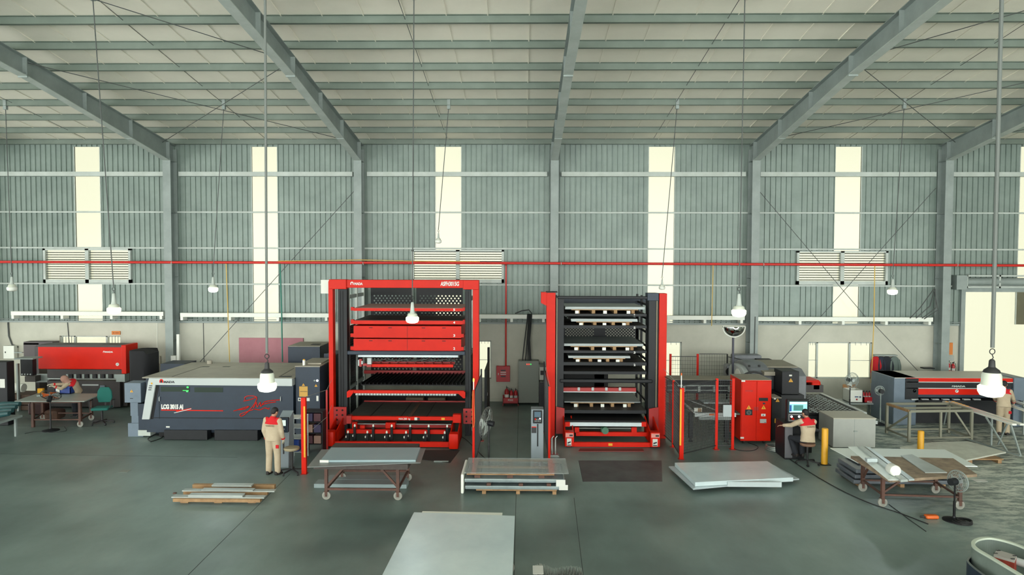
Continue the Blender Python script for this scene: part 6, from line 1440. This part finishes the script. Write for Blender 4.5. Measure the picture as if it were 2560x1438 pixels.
# laser control stand beside worker
T=thing('laser_console','white-grey console with a small screen in front of the standing worker','control panel',(-5.9,18.0,0))
Yk=18.0
b=MB(); X0,Z1=W(694,1062,Yk); X1,_=W(722,1062,Yk); b.hull([(X0,Yk-.05,0),(X1,Yk-.05,0),(X1,Yk+.4,0),(X0,Yk+.4,0)],[(X0,Yk+.05,Z1+.15),(X1,Yk+.05,Z1+.15),(X1,Yk+.4,Z1+.3),(X0,Yk+.4,Z1+.3)]); b.build('pedestal',M_ped,T,bevel=.01)
o=part((697,1045,720,1082),Yk-.05,.12,'control_head',M_navy,T,r=.02); part((700,1051,714,1065),Yk-.06,.01,'screen',M_screen2,o)
b=MB()
for i in range(3): X,Z=W(703+i*4,1073,Yk-.05); b.cyl((X,Yk-.065,Z),(X,Yk-.05,Z),.012,8)
b.build('keys',M_band,o)
T=thing('parts_rack','open metal rack with shelves of papers and bins between worker and red safety post','rack',(-5.9,18.9,0))
xa,_=W(722,1060,18.7); xb,_=W(758,1060,18.7)
for x in (xa,xb):
    for y in (18.6,19.1): b=MB(); b.box(x-.015,x+.015,y-.015,y+.015,0,1.2); b.build('upright',M_band,T)
for z in (.25,.62,.92,1.18): b=MB(); b.box(xa,xb,18.6,19.1,z-.015,z); b.build('shelf',M_band,T)
b=MB(); X0,Z=W(721,1046,18.7); q=[(xa+.02,18.62),(xb-.1,18.6),(xb-.05,18.9),(xa+.06,18.95)]; b.hull([(x,y,1.182) for x,y in q],[(x,y,1.20) for x,y in q]); one(b,'paper_stack',M_white2,'loose white papers on top of the metal rack by the worker','papers')
b=MB(); b.rbox(xa+.03,xa+.30,18.62,18.9,.252,.58,.02); one(b,'blue_bin',M_blue,'blue bin on the lower shelf of the metal rack by the worker','bin')
for k in range(3):
    for j in range(2):
        x=xb-.13+j*.24; z=.30+k*.32; t=None
        b=MB(); b.box(x,x+.2,19.3,19.7,z,z+.22); m_=[mat('maroon_bin',(84,44,52),.6),mat('tan_bin',(150,118,104),.6),mat('violet_bin',(58,50,84),.6)][(k+j)%3]
        one(b,'storage_bin',m_,'%s bin, %s row %s, in the shelf behind the red safety post'%(['maroon','tan','violet'][(k+j)%3],['bottom','middle','top'][k],['left','right'][j]),'bin','storage bins behind the safety post')
T=thing('bin_shelf','dark shelf unit holding coloured bins behind the red safety post','shelf',(xb+.35,19.5,0))
for x in (xb-.18,xb+.34): b=MB(); b.box(x,x+.03,19.28,19.72,0,1.22); b.build('side_panel',M_char,T)
for z in (.27,.59,.91,1.2): b=MB(); b.box(xb-.15,xb+.34,19.28,19.72,z,z+.02); b.build('shelf_board',M_char,T)
# ================================================================ fans
def ped_fan(lab,x,y,h,face,R=.30,blade=M_chrome,tilt=0,mpole=M_dark,base=.25,cagem=None):
    # face: direction angle (radians) the fan blows towards, 0 = +X
    t=thing('pedestal_fan',lab,'fan',(x,y,0),'pedestal fans')
    b=MB(); b.lathe((x,y,0),[(base,0),(base,.02),(base*.6,.045),(.04,.07),(.03,.1)],24); b.build('base',M_char,t,smooth=True)
    b=MB(); b.cyl((x,y,.06),(x,y,h-.05),.018,10); b.cyl((x,y,.06),(x,y,h*.5),.026,10); b.build('pole',mpole,t,smooth=True)
    d=Vector((math.cos(face)*math.cos(tilt),math.sin(face)*math.cos(tilt),math.sin(tilt))); c=Vector((x,y,h))
    b=MB(); b.cyl(c-d*.14,c+d*.02,.075,14); b.build('motor_housing',M_char,t,smooth=True)
    M4=Matrix.Translation(c+d*.08)@d.to_track_quat('Z','Y').to_matrix().to_4x4()
    b=MB()
    for zz,rr in ((.0,1),(.03,.97),(.06,.8),(.075,.5),(-.03,.95),(-.06,.7),(-.07,.4)): b.torus((0,0,zz),R*rr,.004 if rr<1 else .008,'z',28,5)
    for k in range(24):
        a=2*PI*k/24; ca,sa=math.cos(a),math.sin(a); b.tube([(.06*ca,.06*sa,.08),(R*.5*ca,R*.5*sa,.075),(R*.8*ca,R*.8*sa,.06),(R*ca,R*sa,0),(R*.7*ca,R*.7*sa,-.06),(.08*ca,.08*sa,-.075)],.0025,4)
    b.xf(M4); cg=b.build('cage',cagem or M_chrome,t)
    b=MB(); b.lathe((0,0,.075),[(.06,0),(.05,.012)],14); b.xf(M4); b.build('cage_badge',M_band,cg,smooth=True)
    for k in range(3):
        a0=2*PI*k/3; pts_b=[];pts_t=[]
        b=MB()
        for i in range(5):
            r_=.05+(R*.85-.05)*i/4; w=.35+.25*i/4
            pts_b.append((r_*math.cos(a0-w*.5),r_*math.sin(a0-w*.5),-.025)); pts_t.append((r_*math.cos(a0+w*.9),r_*math.sin(a0+w*.9),.025))
        A_=b.verts(pts_b); B_=b.verts(pts_t); 
        for i in range(4): b.face([A_[i],A_[i+1],B_[i+1],B_[i]])
        b.xf(M4); solid(b.build('blade',blade,t),.006)
    return t
X,Y=G(1222,1172); ped_fan('grey pedestal fan facing left in the gap between the two towers',X,Y,W(1220,1058,Y)[1],PI*.90,.42,M_lt,tilt=.12,base=.26)
X,Y=G(127,1077); ped_fan('dark pedestal fan in front of the steel work table at left',X,Y,W(127,1005,Y)[1]+.15,PI/2+.2,.3,M_orange,tilt=.9,cagem=M_char)
X,Y=W(2112,960,24.6)[0],24.2; ped_fan('pedestal fan with pale blades under the wide low window',X+.0,Y,W(2115,950,Y)[1],-PI/2+.25,.27,M_lt,cagem=M_steel)
X,Y=G(2200,1062); ped_fan('grey pedestal fan seen from behind at the left end of the shear',X,Y,W(2200,978,Y)[1],PI/2-.1,.16,M_lt,mpole=M_steel,base=.22,cagem=M_steel)
X,Y=G(2385,1302); ped_fan('pedestal fan with rusty head beside the plywood cart at right',X,Y,W(2392,1204,Y)[1],.35,.23,M_chrome,mpole=M_black,base=.22,cagem=M_steel)
# cords on the floor
def cord(px_list,r,m_,lab,nm='power_cable',cat='cord'):
    pts=[G(x,y)+(r+.001,) for x,y in px_list]; b=MB(); b.tube(curve(pts,5),r,6); return one(b,nm,m_,lab,cat,None,smooth=True)
cord([(1935,1118),(1990,1160),(2080,1215),(2165,1256),(2250,1285),(2320,1312)],.012,M_dark,'long dark cable crossing the floor from the console to the fan at right')
cord([(2222,1262),(2270,1298),(2315,1330)],.008,M_dark,'thin dark cable under the plywood cart')
cord([(1815,1105),(1840,1125),(1880,1128),(1895,1118),(1870,1108)],.01,M_dark,'dark cable loops beneath the red electrical cabinet')
T=thing('hose_coil','coiled pale hose on the floor between red cabinet and console','hose',G(1938,1125)+(0,)); X,Y=G(1938,1125)
b=MB()
for k in range(3): b.torus((X,Y,.03+k*.045),.27-.01*k,.025,'z',26,8)
b.build('coil',M_chrome,T,smooth=True)
T=thing('cable_heap','coiled dark cable heap at the base of the right fan','cable',G(2400,1306)+(0,)); X,Y=G(2400,1306)
b=MB()
for k in range(4): b.torus((X+.02*k,Y-.02*k,.015+k*.02),.22-.03*k,.011,'z',22,6)
b.build('coil',M_dark,T,smooth=True)
b=MB(); X,Y=G(2330,1297); b.rbox(X-.15,X+.12,Y-.07,Y+.07,.005,.085,.03,3); o=one(b,'orange_power_tool',M_orange,'orange tool body lying on the floor left of the right fan','tool',smooth=True)
b=MB(); b.tube([(X-.13,Y,.04),(X-.2,Y,.04),(X-.24,Y+.03,.03)],.02,8); b.build('nozzle',M_dark,o)
cord([(375,1104),(370,1098),(385,1090),(405,1092),(400,1098),(376,1106)],.012,M_dark,'black cable loop on the floor at the laser machine left corner')
cord([(62,1085),(90,1080),(130,1082),(165,1078),(160,1068)],.008,M_dark,'thin cable around the base of the left pedestal fan')
cord([(52,1040),(70,1047),(100,1046),(120,1040)],.01,M_dark,'dark cable on the floor under the steel work table')
cord([(1140,1085),(1165,1100),(1190,1125),(1215,1150),(1222,1160)],.009,M_dark,'thin cable from the left tower to the pedestal fan')
# ================================================================ people
M_skin=mat('skin',(188,140,112),.6,rgb2=(174,124,98),scale=8)
M_hair=mat('black_hair',(24,22,24),.7,rgb2=(14,13,15),scale=30)
M_cream_cl=mat('cream_work_cloth',(204,188,160),.9,rgb2=(190,172,144),scale=5,bump=.3)
M_red_cl=mat('red_work_cloth',(214,20,30),.9)
M_glove=mat('cream_glove',(206,200,176),.9)
M_navy_cl=mat('dark_navy_cloth',(34,38,46),.9,rgb2=(26,29,36),scale=6,bump=.3)
M_shoe=mat('dark_shoe',(40,34,32),.6)
def V(*a): return Vector(a)
def loft(b,secs,side=(1,0,0),seg=20,pw=1.0):
    # secs: (centre, rx, ry); rings around the path with rx along side
    side=Vector(side); n=len(secs); rings=[]
    for i,(c,rx,ry) in enumerate(secs):
        a=Vector(secs[max(i-1,0)][0]); e=Vector(secs[min(i+1,n-1)][0]); d=(e-a).normalized(); s=(side-d*side.dot(d)).normalized(); f=d.cross(s)
        ring=[]
        for k in range(seg):
            t=2*PI*k/seg; ct,st=math.cos(t),math.sin(t); ring.append(Vector(c)+s*rx*(abs(ct)**pw)*(1 if ct>0 else -1)+f*ry*(abs(st)**pw)*(1 if st>0 else -1))
        rings.append(b.verts(ring))
    for A,Bv in zip(rings,rings[1:]):
        for k in range(seg): b.face([A[k],A[(k+1)%seg],Bv[(k+1)%seg],Bv[k]])
    b.face(rings[0][::-1]); b.face(rings[-1]); return b
def remesh(o,v,it=6):
    m_=o.modifiers.new('one_skin','REMESH'); m_.mode='VOXEL'; m_.voxel_size=v; m_.use_smooth_shade=True
    s=o.modifiers.new('soften','SMOOTH'); s.iterations=it; s.factor=.5; return o
def limb(b,pts,rs): 
    b.tube(pts,rs,14)
    for p,r in zip(pts,rs): b.ball(p,r*.98,seg=12)
def hand(b,wr,dirv,palm,curl=.5,g=1.0):
    # dirv: along the fingers; palm: direction the palm faces; five separate fingers
    d=Vector(dirv).normalized(); p=Vector(palm); p=(p-d*p.dot(d)).normalized(); s=d.cross(p)
    c=Vector(wr)+d*.05
    M4=Matrix((s*.042*g,d*.052*g,p*.019*g)).transposed().to_4x4(); M4.translation=c
    bmesh.ops.create_uvsphere(b.bm,u_segments=12,v_segments=8,radius=1,matrix=M4)
    for k,(off,L_) in enumerate(((-.031,.062),(-.011,.074),(.011,.070),(.030,.055))):
        a=c+d*.036+s*off; q=[a]; ang=0
        for j,f in enumerate((.45,.32,.23)):
            ang+=curl*(.5+.45*j); a=a+(d*math.cos(ang)+p*math.sin(ang)+s*off*.8)*(L_*f*1.25); q.append(a)
        b.tube(q,[.0095*g,.009*g,.0085*g,.007*g],8); b.ball(q[-1],.007*g,seg=8)
    a=c-d*.018-s*.034; q=[a,a+(-s*.7+d*.7+p*.25)*.034,a+(-s*.75+d*1.5+p*.6)*.040]; b.tube(q,[.012*g,.0105*g,.008*g],8); b.ball(q[-1],.008*g,seg=8)
def head(b,c,fwd,up):
    f=Vector(fwd).normalized(); u=Vector(up); u=(u-f*u.dot(f)).normalized(); r=f.cross(u)
    def Q(x,y,z): return Vector(c)+r*x+f*y+u*z
    def ell(x,y,z,a,e,h):
        M4=Matrix((r*a,f*e,u*h)).transposed().to_4x4(); M4.translation=Q(x,y,z); bmesh.ops.create_uvsphere(b.bm,u_segments=18,v_segments=12,radius=1,matrix=M4)
    ell(0,-.005,.03,.076,.096,.090); ell(0,.022,-.045,.056,.068,.070); ell(0,.05,-.085,.030,.032,.026)
    ell(0,.098,-.012,.012,.02,.024); ell(0,.094,-.052,.024,.012,.008); ell(0,.090,-.066,.02,.012,.007)
    for s in (-1,1): ell(s*.077,-.004,-.012,.010,.022,.032); ell(s*.03,.086,.022,.020,.010,.006)
    return Q,(r,f,u)
def person(label,loc,rz,J,clothes,trous,headf,headup=(0,0,1),palm=((1,0,0),(-1,0,0)),fing=None,curl=.6,gloves=False,hood=None,letters=None,pockets=True,cuffs=True,standing=True,seatpose=False):
    t=thing('person',label,'person',(0,0,0))
    g=lambda k: Vector(J[k])
    pel,che,nek,hd=g('pelvis'),g('chest'),g('neck'),g('head')
    b=MB()
    b.tube([che,nek,nek.lerp(hd,.6)],[.09,.058,.055],14); Q,ax=head(b,hd,headf,headup)
    side=(g('shR')-g('shL')).normalized()
    loft(b,[(pel-(che-pel)*.15,.12,.08),(pel,.14,.095),(pel.lerp(che,.5),.12,.085),(che,.16,.095),(che.lerp(nek,.6),.12,.07),(nek,.055,.055)],side)
    for s in 'LR':
        sh,el,wr=g('sh'+s),g('el'+s),g('wr'+s); limb(b,[che.lerp(sh,.6),sh,el,wr],[.05,.05,.036,.024])
        fd=Vector(fing[0 if s=='L' else 1]) if fing else (wr-el); hand(b,wr,fd,palm[0 if s=='L' else 1],curl)
        hp,kn,an=g('hip'+s),g('kn'+s),g('an'+s); limb(b,[hp,kn,an],[.075,.052,.036])
    body=remesh(b.build('body',M_skin,t),.0065,2)
    # hair or hood
    def shell(a,e,h,x=0,y=-.012,z=.045):
        k=MB(); M4=Matrix((ax[0]*a,ax[1]*e,ax[2]*h)).transposed().to_4x4(); M4.translation=Q(x,y,z); bmesh.ops.create_uvsphere(k.bm,u_segments=20,v_segments=14,radius=1,matrix=M4); return k
    k=shell(.082,.097,.083) if not hood else shell(.118,.125,.135,0,-.01,.01)
    if not hood:
        M4=Matrix((ax[0]*.076,ax[1]*.055,ax[2]*.06)).transposed().to_4x4(); M4.translation=Q(0,-.052,-.005); bmesh.ops.create_uvsphere(k.bm,u_segments=16,v_segments=10,radius=1,matrix=M4)
        remesh(k.build('hair',M_hair,t),.008,3)
        k=MB()
        for s in (-1,1): k.ball(Q(s*.03,.088,.006),.008,seg=8)
        k.build('eyes',M_hair,t,smooth=True)
    else:
        k.tube([Q(0,-.02,-.02),Q(0,-.02,-.14),Q(0,-.03,-.2)],[.11,.10,.13],16); remesh(k.build('hood',hood,t),.012,4)
    # jacket
    b=MB(); low=pel-(che-pel)*.28
    loft(b,[(low,.205,.145),(pel,.195,.14),(pel.lerp(che,.45),.178,.128),(che.lerp(pel,.15),.20,.135),(che.lerp(nek,.25),.205,.125),(che.lerp(nek,.62),.165,.10),(nek.lerp(che,.12),.075,.075)],side,24,.9)
    for s in 'LR':
        sh,el,wr=g('sh'+s),g('el'+s),g('wr'+s); cuff=wr.lerp(el,.10); limb(b,[che.lerp(sh,.7),sh,sh.lerp(el,.5),el,cuff],[.085,.078,.072,.062,.047])
    jk=remesh(b.build('jacket',clothes,t),.011,4)
    # red yoke: a slightly larger cap over shoulders
    b=MB(); loft(b,[(che.lerp(nek,.16),.215,.137),(che.lerp(nek,.36),.208,.130),(che.lerp(nek,.66),.170,.105),(nek.lerp(che,.08),.082,.082),(nek.lerp(hd,.12),.068,.068)],side,24,.9)
    for s in 'LR':
        sh=g('sh'+s); el=g('el'+s); limb(b,[che.lerp(sh,.6).lerp(nek,.12),sh.lerp(nek,.10)],[.085,.074])
    yk=remesh(b.build('yoke',M_red_cl,t),.010,4)
    if cuffs:
        for s in 'LR':
            wr,el=g('wr'+s),g('el'+s); b=MB(); b.tube([wr.lerp(el,.06),wr.lerp(el,.24)],[.051,.056],16); b.build('cuff',M_red_cl,t,smooth=True)
    # trousers
    b=MB(); loft(b,[(pel+(che-pel)*.12,.165,.115),(pel,.185,.13),(low,.185,.13)],side,20)
    for s in 'LR':
        hp,kn,an=g('hip'+s),g('kn'+s),g('an'+s); limb(b,[pel.lerp(hp,.8),hp,hp.lerp(kn,.5),kn,kn.lerp(an,.5),an.lerp(kn,.06)],[.115,.112,.100,.084,.080,.076])
    tr=remesh(b.build('trousers',trous,t),.012,4)
    if pockets:
        kk=g('hipR').lerp(g('knR'),.42); b=MB(); b.rbox(kk.x+.02,kk.x+.10,kk.y-.112,kk.y-.08,kk.z-.04,kk.z+.05,.01); b.build('red_pocket_patch',M_red_cl,tr)
    for s in 'LR':
        an=g('an'+s); f=Vector(J.get('foot'+s,(0,1,0))).normalized(); b=MB(); r=f.cross(V(0,0,1))
        z0=an.z-.075
        base=Vector((an.x,an.y,z0))
        outl=[(-.04,-.08),(.04,-.08),(.05,.04),(.045,.15),(0,.19),(-.045,.15),(-.05,.04)]
        lo=[base+r*x+f*y for x,y in outl]; hi=[base+r*x*.8+f*(y*.9-.01)+V(0,0,.10 if y<.02 else (.07 if y<.1 else .045)) for x,y in outl]
        b.hull(lo,hi); b.build('shoe',M_shoe,t,bevel=.015,smooth=True)
    if gloves:
        for i,s in enumerate('LR'):
            b=MB(); wr,el=g('wr'+s),g('el'+s); fd=Vector(fing[i]) if fing else (wr-el); hand(b,wr,fd,palm[i],curl,1.22); b.tube([wr.lerp(el,.12),wr+fd.normalized()*.04],[.034,.034],12); remesh(b.build('glove',M_glove,t),.006,2)
    if letters:
        nrm=Vector(letters[1]).normalized(); c=che.lerp(nek,-.02)+nrm*.149; rot=nrm.to_track_quat('Z','Y').to_euler()
        tx=text(letters[0],.058,'back_lettering',mat('faded_brown_print',(150,128,104),.9),t,(0,0,0),(0,0,0),.003,.002,align='CENTER')
        tx.data.transform(Matrix.Translation(c)@Matrix((nrm.cross(V(0,0,-1)).normalized(),V(0,0,1),nrm)).transposed().to_4x4())
    t.location=loc; t.rotation_euler=(0,0,rz); return t
# standing worker, back to the viewer
x,y=G(683,1186)
J=dict(pelvis=(0,0,.98),chest=(.0,.0,1.28),neck=(.01,.02,1.50),head=(.035,.05,1.615),shL=(-.175,0,1.42),shR=(.175,.0,1.405),elL=(-.235,-.01,1.14),wrL=(-.185,.04,.90),elR=(.245,-.02,1.13),wrR=(.235,.10,.90),
 hipL=(-.09,0,.92),knL=(-.11,.02,.50),anL=(-.12,0,.075),hipR=(.09,0,.92),knR=(.11,.02,.50),anR=(.13,-.01,.075),footL=(.1,1,0),footR=(.45,1,0))
person('worker in cream and red overalls standing with back to us at the laser console',(x,y+.0,0),-.1,J,M_cream_cl,M_cream_cl,(.35,.9,-.35),gloves=True,letters=('TABETEC',(0,-1,0)))
b=MB(); b.rbox(x+.22,x+.255,y+.10,y+.13,.50,.90,.01); one(b,'dark_rod',M_dark,'short dark rod held in the gloved right hand of the standing worker','rod')
# seated operator
x,y=G(2018,1160)
office_chair('worn round work stool with black star base under the seated worker',x,y,.3,mat('worn_beige_seat',(150,112,88),.7,rgb2=(120,90,70),scale=8),hz=.56,back=False,arms=False,nm='work_stool',cat='stool')
J=dict(pelvis=(0,.0,.70),chest=(.02,.03,1.02),neck=(.0,.08,1.25),head=(-.02,.12,1.37),shL=(-.17,.06,1.17),shR=(.19,.04,1.15),elL=(-.36,.22,1.02),wrL=(-.52,.38,.98),elR=(.15,.24,.95),wrR=(-.05,.42,.98),
 hipL=(-.09,.04,.66),knL=(-.28,.40,.62),anL=(-.18,.30,.20),hipR=(.09,.04,.66),knR=(.05,.42,.60),anR=(.0,.30,.20),footL=(-.3,1,0),footR=(0,1,0))
person('worker in cream and red jacket sitting with back to us at the lit console screen',(x,y,0),.08,J,M_cream_cl,M_navy_cl,(-.35,.9,-.1),palm=((0,0,-1),(0,0,-1)),pockets=False,cuffs=False,curl=.35,letters=('TABETEC',(0.05,-1,.1)))
# worker by the shear
x,y=G(2507,1087)
J=dict(pelvis=(0,0,.98),chest=(.0,.05,1.28),neck=(.02,.10,1.49),head=(.04,.15,1.60),shL=(-.17,.07,1.41),shR=(.18,.05,1.40),elL=(-.22,.16,1.16),wrL=(-.12,.36,1.02),elR=(.30,.18,1.15),wrR=(.38,.40,1.0),
 hipL=(-.09,0,.92),knL=(-.10,.02,.50),anL=(-.11,0,.075),hipR=(.09,0,.92),knR=(.10,.02,.50),anR=(.11,-.01,.075))
person('worker in cream and red overalls standing by the shear behind the near lamp',(x,y,0),-.35,J,M_cream_cl,M_cream_cl,(.3,.9,-.3),gloves=True,curl=.4)
# leaning worker behind the left work table
x,y=G(192,1042); y-=.05
J=dict(pelvis=(0.05,0,.92),chest=(.03,-.14,1.18),neck=(-.04,-.28,1.34),head=(-.13,-.36,1.40),shL=(-.02,-.36,1.24),shR=(-.02,-.06,1.27),elL=(-.10,-.58,1.12),wrL=(-.24,-.70,1.20),elR=(-.24,-.34,1.22),wrR=(-.40,-.58,1.26),
 hipL=(.05,-.08,.88),knL=(.0,-.08,.46),anL=(.03,-.06,.075),hipR=(.05,.10,.88),knR=(.06,.08,.46),anR=(.12,.06,.075),footL=(-1,-.2,0),footR=(-1,0,0))
person('worker with pink-beige hood leaning over the blue bin on the left work table',(x,y,0),0,J,M_cream_cl,M_navy_cl,(-.85,-.3,-.6),(-.4,-.2,.8),palm=((0,0,-1),(0,0,-1)),pockets=False,gloves=True,hood=mat('pink_beige_hood',(176,136,120),.9,rgb2=(160,120,104),scale=5),curl=.4)
